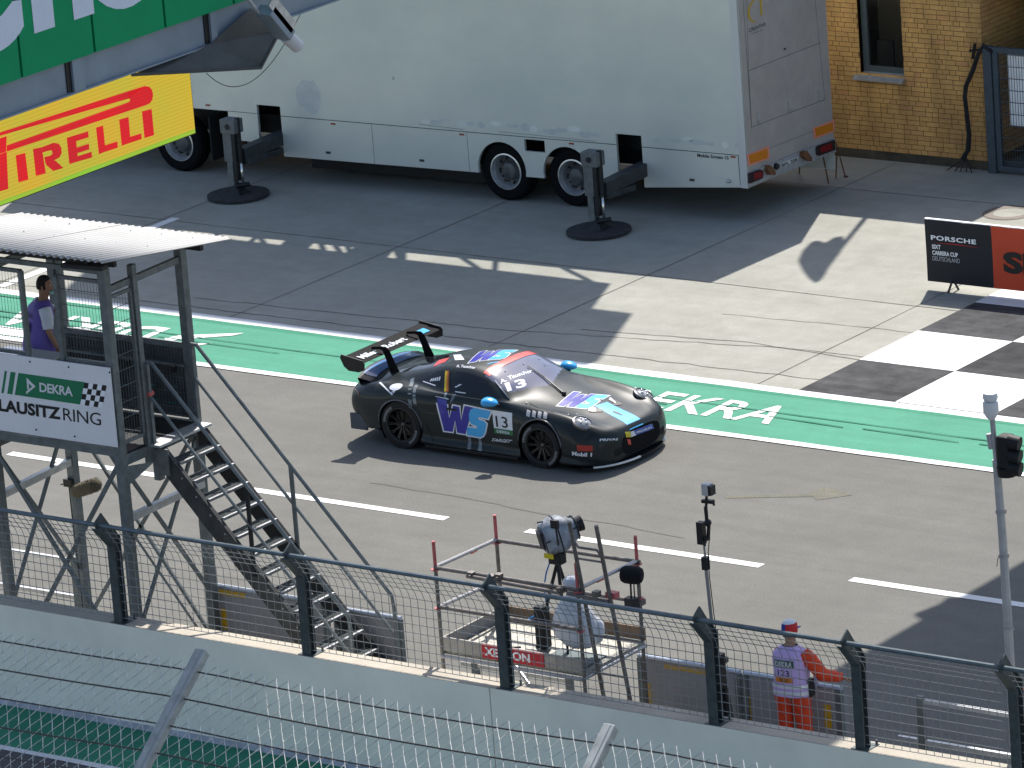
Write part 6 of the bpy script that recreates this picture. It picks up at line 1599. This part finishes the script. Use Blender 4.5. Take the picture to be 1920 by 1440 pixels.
# side sill
for s in (-1, 1):
    mb = MB().prism([CO + Vector((x_, .84 * s, z_)) for x_, z_ in ((-.40, .07), (-2.02, .07), (-2.02, .115), (-.40, .115))], (0, .10 * s, 0)); build('side_skirt', mb, black_plastic, car, bevel=.01)
    # mirrors
    mc = CO + Vector((-.80, .965 * s, .885))
    mr = build('mirror', MB().grid([[mc + Vector((dx_, (math.cos(a) * w_) , math.sin(a) * h_ + dz_)) for a in [2 * math.pi * k / 16 for k in range(17)]] for dx_, w_, h_, dz_ in ((-.085, .10, .058, 0), (-.06, .115, .068, 0), (.0, .11, .066, .0), (.07, .085, .050, -.004), (.115, .045, .024, -.01), (.13, .005, .004, -.012))]), mat('mirror_blue', (.03, .30, .62), .25, coat=.6), car, smooth=True)
    build('mirror_glass', MB().grid([[mc + Vector((-.086, math.cos(a) * .096 * q, math.sin(a) * .054 * q)) for a in [2 * math.pi * k / 16 for k in range(17)]] for q in (1, 0)]), glass, mr)
    build('mirror_arm', MB().bar(mc + Vector((.02, -.02 * s, -.05)), CO + Vector((-.74, .83 * s, .82)), .05, .016), black_plastic, car)
# rear wing
wg = thing('x', 'x', 'x'); bpy.data.objects.remove(wg)
carbon = mat('carbon_black', (.007, .007, .008), .7, .0, spec=.06, coat=.0, var=.25, scale=40)
def wing_row(y, th=1.0):
    xs2 = [-3.02, -3.05, -3.14, -3.26, -3.38, -3.26, -3.14, -3.05]; z = 1.195
    up2 = [0, .014, .022, .034, .062, .050, .004, -.010]
    return [CO + Vector((x_, y, z + u_)) for x_, u_ in zip(xs2, up2)]
rows = [wing_row(-.93 + 1.86 * k / 12) for k in range(13)]
rows = [r_ + [r_[0]] for r_ in rows]
wing = build('rear_wing', MB().grid(rows), carbon, car, smooth='auto')
for s in (-1, 1):
    ep = [(-2.99, 1.20), (-3.03, 1.24), (-3.22, 1.27), (-3.40, 1.295), (-3.42, 1.24), (-3.36, 1.12), (-3.28, 1.065), (-3.10, 1.06), (-3.00, 1.10)]
    build('endplate', MB().prism([CO + Vector((x_, .93 * s, z_)) for x_, z_ in ep], (0, .012 * s, 0)), black_plastic, wing)
    sw_ = [(-2.80, .90), (-2.86, .90), (-2.95, 1.10), (-3.02, 1.285), (-3.09, 1.325), (-3.24, 1.295), (-3.25, 1.262), (-3.13, 1.285), (-3.075, 1.262), (-2.99, 1.09), (-2.94, .88)]
    sw_ = [(-2.76, .93), (-2.86, 1.12), (-2.93, 1.27), (-2.99, 1.31), (-3.10, 1.305), (-3.24, 1.285), (-3.25, 1.245), (-3.10, 1.262), (-3.045, 1.25), (-2.99, 1.11), (-2.93, .90)]
    mb = MB(); nP = len(sw_); mb.prism([CO + Vector((x_, .42 * s - .012, z_)) for x_, z_ in sw_], (0, .017, 0)); build('wing_stanchion', mb, carbon, wing, bevel=.004)
def wtext(s, ya, yb, xa, xb, m, **k):
    fl = text_mesh(s, **k); mb = MB(); out = []
    for a, b in fl[0]:
        y = ya + (yb - ya) * a; x_ = xa + (xb - xa) * b
        t = (x_ + 3.02) / -.36; z = 1.195 + .014 + .048 * max(0, t) ** 1.15 + .006
        out.append(CO + Vector((x_, y, z)))
    mb.add(out, fl[1]); build('lettering', mb, m, wing, fix=False)
wtext('Miller', -.80, -.42, -3.10, -3.24, dwhite, bold=.03); wtext('Robert', -.22, .26, -3.10, -3.24, dwhite, bold=.03)
mb = MB().quad(*[CO + Vector((x_, y, 1.195 + .014 + .048 * max(0, (x_ + 3.02) / -.36) ** 1.15 + .006)) for x_, y in ((-3.08, .56), (-3.08, .76), (-3.22, .78), (-3.22, .60))]); build('blue_patch', mb, sky_b, wing, fix=False)
# duck tail with blue strip
rows = []
for k in range(25):
    y = -.72 + 1.44 * k / 24; e_ = (abs(y) / .72) ** 3
    rows.append([CO + Vector((x_ + .10 * e_, y, z_ - .07 * e_)) for x_, z_ in ((-2.98, .93), (-3.15, .935), (-3.35, .965), (-3.40, .972), (-3.41, .955), (-3.38, .90), (-3.34, .82))])
build('duck_tail', MB().grid(rows), carm, car, smooth='auto')
rows = []
for k in range(25):
    y = -.60 + 1.15 * k / 24; e_ = (abs(y) / .72) ** 3
    rows.append([CO + Vector((x_ + .10 * e_, y, z_ - .07 * e_ + .006)) for x_, z_ in ((-3.12, .938), (-3.22, .945), (-3.35, .968))])
build('tail_strip', MB().grid(rows), mat('tail_blue', (.015, .12, .33), .3, coat=.5), car, smooth=True)
# rear bumper, diffuser and light
build('rear_bumper', MB().prism([CO + Vector((x_, y, .20)) for x_, y in ((-3.0, -.86), (-3.26, -.80), (-3.44, -.60), (-3.50, 0), (-3.44, .60), (-3.26, .80), (-3.0, .86))], (0, 0, .20)), mat('bumper_grey', (.035, .038, .042), .5, var=.3, scale=8), car, bevel=.03)
build('tail_light', MB().prism([CO + Vector((x_, y, .685)) for x_, y in ((-3.2, -.85), (-3.38, -.74), (-3.46, -.5), (-3.47, .5), (-3.38, .74), (-3.2, .85), (-3.2, .8), (-3.2, -.8))], (0, 0, .045)), mat('dark_red_lens', (.09, .01, .012), .2, coat=.5), car)
for s in (-1, 1): build('bumper_fin', MB().box(CO + Vector((-3.42, .80 * s, .16)), CO + Vector((-3.12, .83 * s, .40))), mat('bumper_fin', (.06, .07, .085), .5), car, bevel=.01)
# wiper, roof hatch lines, tow strap, cage seen through the side glass
wp = [hit(*cz3(*p)) + Vector((0, 0, .02)) for p in ((730, 425), (640, 350), (540, 265), (370, 150))]
build('wiper', MB().tube(wp, [.016, .012, .010, .006], 6), black_plastic, car)
build('wiper_arm', MB().ball(hit(*cz3(735, 430)) + Vector((0, 0, .02)), .035, 8, 6), black_plastic, car)
for p in ((145, 195), (330, 122), (485, 70)):
    build('band_stud', MB().ball(hit(*cz3(*p)) + Vector((0, 0, .004)), .012, 8, 5), dwhite, car)
for p in ((358, 512), (775, 632), (862, 628)):
    build('hood_pin', MB().ball(hit(*cz3(*p)) + Vector((0, 0, .004)), .013, 8, 5), galv_light, car)
build('pillar_strip', MB().tube([hit(*cz3(*p)) + Vector((.003, -.006, .006)) for p in ((45, 290), (115, 380), (185, 468))], .010, 6), mat('pillar_grey', (.30, .31, .33), .3, coat=.3), car, smooth=True)
# panel gap lines drawn as thin dark grooves
def gap(pts): 
    q = []
    for p in pts:
        loc = hit(*p); loc2, n_, _, _ = BODY.find_nearest(loc)
        if n_.dot(CD) > 0: n_ = -n_
        q.append(loc + n_ * .001)
    build('panel_gap', MB().tube(q, .0032, 4), mat('gap_black', (.003, .003, .003), .9), car)
for pts in ([cz1(*p) for p in ((1110, 495), (1150, 520), (1230, 545), (1330, 565))], [cz1(*p) for p in ((555, 400), (548, 470), (560, 600), (600, 700))], [cz1(*p) for p in ((1045, 510), (1055, 600), (1050, 690))]):
    try: gap(pts)
    except Exception as e: print('gap', e)
# ================================================================== PEOPLE
skin = mat('skin', (.30, .155, .10), .55, var=.08, scale=12)
def person(label, base, yaw, J, clothes, hair, feat=None, scale=1.0):
    """J: joints in the person's frame (x right, y forward, z up)"""
    base = Vector(base); Mz = Matrix.Rotation(yaw, 3, 'Z')
    def W_(p): return base + Mz @ (Vector(p) * scale)
    pr = thing('person', label, 'person', tuple(base))
    names = list(J.keys())
    links_ = [('pelvis','waist'),('waist','chest'),('chest','neck'),('neck','head0'),('head0','head1'),('chest','shR'),('shR','elR'),('elR','wrR'),('chest','shL'),('shL','elL'),('elL','wrL'),
              ('pelvis','hipR'),('hipR','knR'),('knR','anR'),('anR','toR'),('pelvis','hipL'),('hipL','knL'),('knL','anL'),('anL','toL')]
    rad = dict(pelvis=(.155,.11), waist=(.14,.10), chest=(.165,.115), neck=(.056,.056), head0=(.07,.078), head1=(.072,.088), shR=(.058,.058), elR=(.043,.043), wrR=(.028,.03), shL=(.058,.058), elL=(.043,.043), wrL=(.028,.03),
               hipR=(.09,.09), knR=(.058,.06), anR=(.042,.045), toR=(.04,.03), hipL=(.09,.09), knL=(.058,.06), anL=(.042,.045), toL=(.04,.03))
    me = bpy.data.meshes.new('body'); me.from_pydata([W_(J[n]) - base for n in names], [(names.index(a), names.index(b)) for a, b in links_], [])
    o = link('body', me, skin, pr)
    md = o.modifiers.new('skin', 'SKIN'); md.use_smooth_shade = True
    for i, n_ in enumerate(names):
        me.skin_vertices[0].data[i].radius = rad[n_]
    me.skin_vertices[0].data[names.index('pelvis')].use_root = True
    o.modifiers.new('sub', 'SUBSURF').levels = 2; o.modifiers['sub'].render_levels = 2
    return pr, W_, Mz
def head_bits(pr, W_, hc, yawh, hairm, capm=None):
    """face features and hair round the head centre hc (person frame), turned by yawh"""
    Mh = Matrix.Rotation(yawh, 3, 'Z')
    def H(p): return W_(Vector(hc) + Mh @ Vector(p))
    mb = MB(); rows = []
    for i in range(13):
        t = math.pi * i / 12; z = .118 * math.cos(t); r_ = math.sin(t) ** .8
        row = []
        for k in range(25):
            a = 2 * math.pi * k / 24; x = .076 * r_ * math.cos(a); y = .094 * r_ * math.sin(a)
            if z < 0: x *= 1 + z * 1.9; y = y * (1 + z * (1.2 if y < 0 else .6))
            if y > 0 and abs(x) < .02 and -.045 < z < .02: y += .022 * (1 - abs(x) / .02)
            row.append(H((x, y, z)))
        rows.append(row)
    build('head', mb.grid(rows), skin, pr, smooth=True, merge=.0002)
    for s in (-1, 1):
        build('ear', MB().ball(H((.078 * s, -.005, -.01)), .022, 8, 6, sq=(.5, 1, 1.5)), skin, pr, smooth=True)
        e_ = build('eye', MB().ball(H((.030 * s, .083, .012)), .010, 8, 6), mat('eye_white', (.6, .6, .58), .3), pr, smooth=True)
        build('iris', MB().ball(H((.030 * s, .091, .012)), .005, 6, 4), black_plastic, e_)
        build('brow', MB().tube([H((.015 * s, .089, .032)), H((.045 * s, .078, .033))], .004, 5), hairm, pr)
    build('mouth', MB().tube([H((-.022, .082, -.055)), H((0, .088, -.057)), H((.022, .082, -.055))], .005, 5), mat('lips', (.25, .09, .07), .5), pr)
    mb = MB(); rows = []
    for i in range(9):
        t = math.pi * .60 * i / 8; z = .126 * math.cos(t); r_ = math.sin(t) ** .8
        row = []
        for k in range(25):
            a = 2 * math.pi * k / 24; x = .083 * r_ * math.cos(a); y = .101 * r_ * math.sin(a)
            if y > .03 and z < .055: y = .03 + (y - .03) * .3; x *= .9
            j = 1 + random.uniform(-.015, .015) if k not in (0, 24) else 1
            row.append(H((x * j, y * j, z + .006)))
        rows.append(row)
    build('hair', mb.grid(rows), hairm, pr, smooth=True)
    return H
def hand(pr, W_, wr, dirv, nrm, side, curl=.5, sc_=1.0):
    """palm, four bent fingers and a thumb; dirv points along the fingers, nrm out of the back of the hand"""
    d = Vector(dirv).normalized(); n_ = Vector(nrm).normalized(); s_ = d.cross(n_).normalized() * side; wr = Vector(wr)
    mb = MB(); L = .085 * sc_
    sec = []
    for t, w_, h_ in ((0, .028, .018), (.3, .036, .017), (.7, .041, .014), (1, .038, .011)):
        c = wr + d * L * t; sec.append([W_(c + s_ * (w_ * math.cos(a)) + n_ * (h_ * math.sin(a))) for a in [2 * math.pi * k / 10 for k in range(11)]])
    mb.grid(sec); mb.add(sec[-1][:10], [tuple(range(10))])
    for k, ln in enumerate((.072, .080, .075, .058)):
        b_ = wr + d * L + s_ * (.029 - .019 * k); c1 = b_ + (d * math.cos(curl * .5) - n_ * math.sin(curl * .5)) * ln * .45; c2 = c1 + (d * math.cos(curl * 1.3) - n_ * math.sin(curl * 1.3)) * ln * .32; c3 = c2 + (d * math.cos(curl * 2) - n_ * math.sin(curl * 2)) * ln * .25
        mb.tube([W_(b_ - d * .01), W_(c1), W_(c2), W_(c3)], [.0095, .009, .008, .006], 7)
    b_ = wr + d * .022 + s_ * .028; mb.tube([W_(b_), W_(b_ + (s_ * .8 + d * .6 - n_ * .3) * .035), W_(b_ + (s_ * .6 + d * 1.0 - n_ * .5) * .060)], [.012, .0105, .0075], 7)
    return build('hand', mb, skin, pr, smooth=True)
def shell(name, W_, rings, m, pr, p=2.6, n=28, wr=.004, closed=False):
    mb = MB(); rows = []
    for c, rx, ry in rings:
        row = []
        for k in range(n + 1):
            a = 2 * math.pi * k / n; cs, sn = math.cos(a), math.sin(a)
            f = 1 + wr * 8 * math.sin(3 * a + c[2] * 21) * .3 + wr * 5 * math.sin(7 * a + c[2] * 37) * .3
            row.append(W_((c[0] + rx * f * math.copysign(abs(cs) ** (2 / p), cs), c[1] + ry * f * math.copysign(abs(sn) ** (2 / p), sn), c[2])))
        rows.append(row)
    return build(name, mb.grid(rows), m, pr, smooth=True, merge=.0003)
def sleeve(name, W_, pts, rs, m, pr):
    P_ = [Vector(p) for p in pts]; out = []; rr = []
    for i in range(len(P_) - 1):
        for k in range(5):
            t = k / 5; out.append(W_(P_[i].lerp(P_[i+1], t))); r_ = rs[i] + (rs[i+1] - rs[i]) * t; rr.append(r_ * (1 + .045 * math.sin(len(out) * 2.4)))
    out.append(W_(P_[-1])); rr.append(rs[-1])
    return build(name, MB().tube(out, rr, 14), m, pr, smooth=True)
def back_text(s, W_, x0, x1, z0, z1, yb, m, pr, curve=.04, **k):
    fl = text_mesh(s, **k); mb = MB()
    mb.add([W_((x0 + (x1 - x0) * a, yb + curve * ((x0 + (x1 - x0) * a) / .2) ** 2, z0 + (z1 - z0) * b)) for a, b in fl[0]], fl[1])
    return build('lettering', mb, m, pr, fix=False)
def back_patch(name, W_, x0, x1, z0, z1, yb, m, pr, curve=.04):
    rows = [[W_((x0 + (x1 - x0) * i / 8, yb + curve * ((x0 + (x1 - x0) * i / 8) / .2) ** 2, z)) for i in range(9)] for z in (z0, z1)]
    return build(name, MB().grid(rows), m, pr, fix=False)
orange_m = mat('orange_overall', (.55, .048, .014), .7, var=.12, scale=9, bump=.4, bscale=18)
vest_m = mat('lilac_vest', (.46, .34, .62), .6, var=.06, scale=7, bump=.4, bscale=14); refl = mat('reflective_tape', (.55, .56, .62), .35, .2)
dark_hair = mat('dark_hair', (.014, .012, .011), .7, var=.3, scale=60, bump=.5)
# marshal at the wall
J = dict(pelvis=(0,0,.95), waist=(0,0,1.10), chest=(0,.0,1.32), neck=(0,.01,1.50), head0=(0,.02,1.60), head1=(0,.03,1.66), shR=(.19,0,1.42), elR=(.345,.08,1.17), wrR=(.48,.30,1.07), shL=(-.19,0,1.42), elL=(-.205,.19,1.20), wrL=(-.10,.33,1.10),
         hipR=(.10,0,.90), knR=(.12,.02,.50), anR=(.13,-.02,.09), toR=(.14,.14,.04), hipL=(-.10,0,.90), knL=(-.12,.02,.50), anL=(-.13,-.02,.09), toL=(-.14,.14,.04))
mb0 = Vector((10.80, -9.56, 0))
pr, W_, Mz = person('person in orange overalls and lilac vest with number 123 leaning on the barrier', mb0, R(6), J, None, None, scale=1.035)
H = head_bits(pr, W_, (0, .02, 1.655), 0, mat('grey_hair', (.12, .11, .10), .8, var=.3, scale=50))
shell('vest', W_, [((0,.0,.94),.225,.155), ((0,.0,1.02),.222,.152), ((0,0,1.12),.205,.145), ((0,0,1.25),.205,.145), ((0,0,1.36),.212,.142), ((0,0,1.43),.205,.130), ((0,0,1.48),.150,.105), ((0,.0,1.515),.085,.075)], vest_m, pr)
for z in (.985, 1.065):
    shell('reflective_band', W_, [((0,0,z - .022),.2275,.1575), ((0,0,z + .022),.2225 if z > 1 else .226,.1545)], refl, pr)
sleeve('sleeve', W_, [(.155,0,1.43),(.245,.01,1.35),(.35,.08,1.17),(.465,.28,1.085)], [.090,.092,.080,.060], orange_m, pr)
sleeve('sleeve', W_, [(-.135,.02,1.42),(-.17,.07,1.33),(-.195,.19,1.20),(-.11,.31,1.11)], [.075,.070,.062,.050], orange_m, pr)
for s in (-1, 1):
    sleeve('trouser_leg', W_, [(.085*s,0,1.0),(.10*s,0,.88),(.12*s,.02,.50),(.13*s,-.01,.10)], [.115,.118,.088,.080], orange_m, pr)
    build('boot', MB().prism([W_(((.13 - .055) * s, -.10, 0)), W_(((.13 + .055) * s, -.10, 0)), W_(((.14 + .05) * s, .17, 0)), W_(((.14 - .045) * s, .17, 0))], (0, 0, .09)), black_plastic, pr, bevel=.02)
hand(pr, W_, (.47, .29, 1.075), (.55, .75, -.25), (0, .2, 1), 1, curl=.5); hand(pr, W_, (-.105, .32, 1.10), (.1, .9, -.2), (0, .2, 1), -1, curl=.5)
# cap: blue and red halves with a white top
capb = mat('cap_blue', (.012, .035, .26), .6); capr = mat('cap_red', (.42, .015, .02), .6); capw = mat('cap_white', (.58, .6, .62), .6)
for nm, m_, a0_, a1_ in (('cap_half', capb, 90, 270), ('cap_half', capr, -90, 90)):
    rows = []
    for z_, r_ in ((.010, 1.0), (.05, 1.02), (.10, .97), (.125, .86)):
        rows.append([H((.088 * r_ * math.cos(R(a0_ + (a1_ - a0_) * k / 14)), -.006 + .106 * r_ * math.sin(R(a0_ + (a1_ - a0_) * k / 14)), z_)) for k in range(15)])
    build(nm, MB().grid(rows), m_, pr, smooth=True)
rows = [[H((.088 * r_ * math.cos(2*math.pi*k/24), -.006 + .106 * r_ * math.sin(2*math.pi*k/24), z_)) for k in range(25)] for z_, r_ in ((.124, .87), (.142, .70), (.150, .4), (.152, .01))]
build('cap_top', MB().grid(rows), capw, pr, smooth=True)
build('cap_peak', MB().prism([H((-.07, .07, .035)), H((.07, .07, .035)), H((.055, .165, .02)), H((-.055, .165, .02))], (0, 0, .008)), capb, pr)
back_patch('cap_label', lambda p: H(Vector(p)), -.02, .025, .030, .040, -.116, capw, pr, curve=.02)
pd = back_patch('vest_label', W_, -.145, .105, 1.285, 1.375, -.149, mat('label_green', (.04, .09, .07), .5), pr, curve=.028)
back_text('DEKRA', W_, -.125, .085, 1.30, 1.36, -.152, refl, pr, curve=.028, bold=.02); back_text('123', W_, -.10, .045, 1.185, 1.26, -.151, black_print, pr, curve=.028, bold=.01)
back_patch('orange_label', W_, -.145, .085, 1.11, 1.17, -.149, mat('label_orange', (.50, .17, .02), .5), pr, curve=.028)
back_text('FIRE', W_, -.08, .03, 1.12, 1.16, -.152, mat('label_brown', (.16, .06, .02), .5), pr, curve=.028, bold=.02)
build('belt_bag', MB().box(W_((.20, .02, .92)) - Vector((.05, .06, .0)), W_((.20, .02, .92)) + Vector((.05, .06, .22))), black_plastic, pr, bevel=.02)
build('radio', MB().box(W_((.24, .05, 1.05)), W_((.24, .05, 1.05)) + Vector((.05, .04, .13))), mat('radio_lilac', (.35, .30, .45), .5), pr, bevel=.01)
# person on the stand, in a purple vest, one hand raised to the face
purple = mat('purple_vest', (.145, .10, .36), .6, var=.10, scale=6, bump=.4, bscale=14); tee = mat('white_tee', (.62, .63, .68), .7, var=.05, scale=8)
PZ = TWZ = 3.20
J = dict(pelvis=(0,-.08,.95), waist=(-.0,-.06,1.09), chest=(.0,-.02,1.31), neck=(.01,.03,1.49), head0=(.02,.05,1.58), head1=(.02,.06,1.64), shR=(.19,-.02,1.42), elR=(.25,-.03,1.16), wrR=(.26,.06,.93), shL=(-.18,.0,1.42), elL=(-.16,.27,1.27), wrL=(.03,.22,1.47),
         hipR=(.10,-.08,.90), knR=(.12,-.02,.50), anR=(.13,-.06,.09), toR=(.14,.10,.04), hipL=(-.10,-.08,.90), knL=(-.12,.0,.50), anL=(-.13,-.04,.09), toL=(-.14,.12,.04))
PB = Vector((.11, -9.98, 3.20))
pr, W_, Mz = person('person in a purple vest and white shirt standing in the marshal stand', PB, R(-28), J, None, None, scale=1.05)
H = head_bits(pr, W_, (.02, .06, 1.665), R(-38), dark_hair)
shell('vest', W_, [((0,-.08,.88),.235,.175), ((0,-.08,.96),.232,.172), ((0,-.07,1.08),.213,.158), ((0,-.05,1.20),.208,.15), ((0,-.02,1.32),.215,.145), ((0,-.01,1.41),.205,.132), ((0.01,.0,1.465),.14,.105), ((.01,.02,1.50),.08,.075)], purple, pr)
sleeve('shirt_sleeve', W_, [(.165,-.02,1.42),(.222,-.02,1.32),(.245,-.03,1.19)], [.085,.080,.068], tee, pr); sleeve('shirt_sleeve', W_, [(-.165,.0,1.42),(-.19,.08,1.37),(-.17,.20,1.30)], [.082,.074,.062], tee, pr)
hand(pr, W_, (.26, .06, .935), (.0, .5, -.8), (1, 0, 0), 1, curl=.6); hand(pr, W_, (.025, .222, 1.46), (.15, -.3, .9), (0, 1, 0), -1, curl=.8)
for s in (-1, 1):
    sleeve('trouser_leg', W_, [(.085*s,-.08,.98),(.10*s,-.07,.86),(.12*s,-.01,.50),(.13*s,-.05,.10)], [.115,.112,.085,.075], mat('dark_trousers', (.02, .022, .03), .8), pr)
    build('shoe', MB().prism([W_(((.13 - .055) * s, -.14, 0)), W_(((.13 + .055) * s, -.14, 0)), W_(((.14 + .05) * s, .13, 0)), W_(((.14 - .045) * s, .13, 0))], (0, 0, .09)), black_plastic, pr, bevel=.02)
back_text('DEKRA', W_, -.10, .10, 1.315, 1.375, -.180, mat('vest_print_dark', (.03, .02, .09), .6), pr, curve=.028, bold=.03)
back_patch('vest_number_field', W_, -.06, .10, 1.13, 1.26, -.212, mat('vest_print_dark'), pr, curve=.02); back_text('23', W_, -.03, .085, 1.155, 1.235, -.216, mat('vest_number_light', (.18, .14, .36), .6), pr, curve=.02, bold=.03)
build('face_mask', MB().ball(H((.02, .085, -.085)), .035, 10, 6, sq=(1, .6, .7)), mat('mask_teal', (.35, .55, .50), .6), pr, smooth=True)
# covered desk at the left of the stand
dk = thing('stand_desk', 'small dark folding desk with bright top at the left edge of the marshal stand', 'desk', (-.55, -10.0, 3.2))
build('top', MB().box((-.95, -10.5, 3.90), (-.22, -9.5, 3.925)), mat('desk_blue_white', (.12, .15, .22), .6), dk)
for x, y in ((-.9, -10.45), (-.27, -10.45), (-.9, -9.55), (-.27, -9.55)): build('leg', MB().box((x - .02, y - .02, 3.2), (x + .02, y + .02, 3.9)), dark_steel, dk)
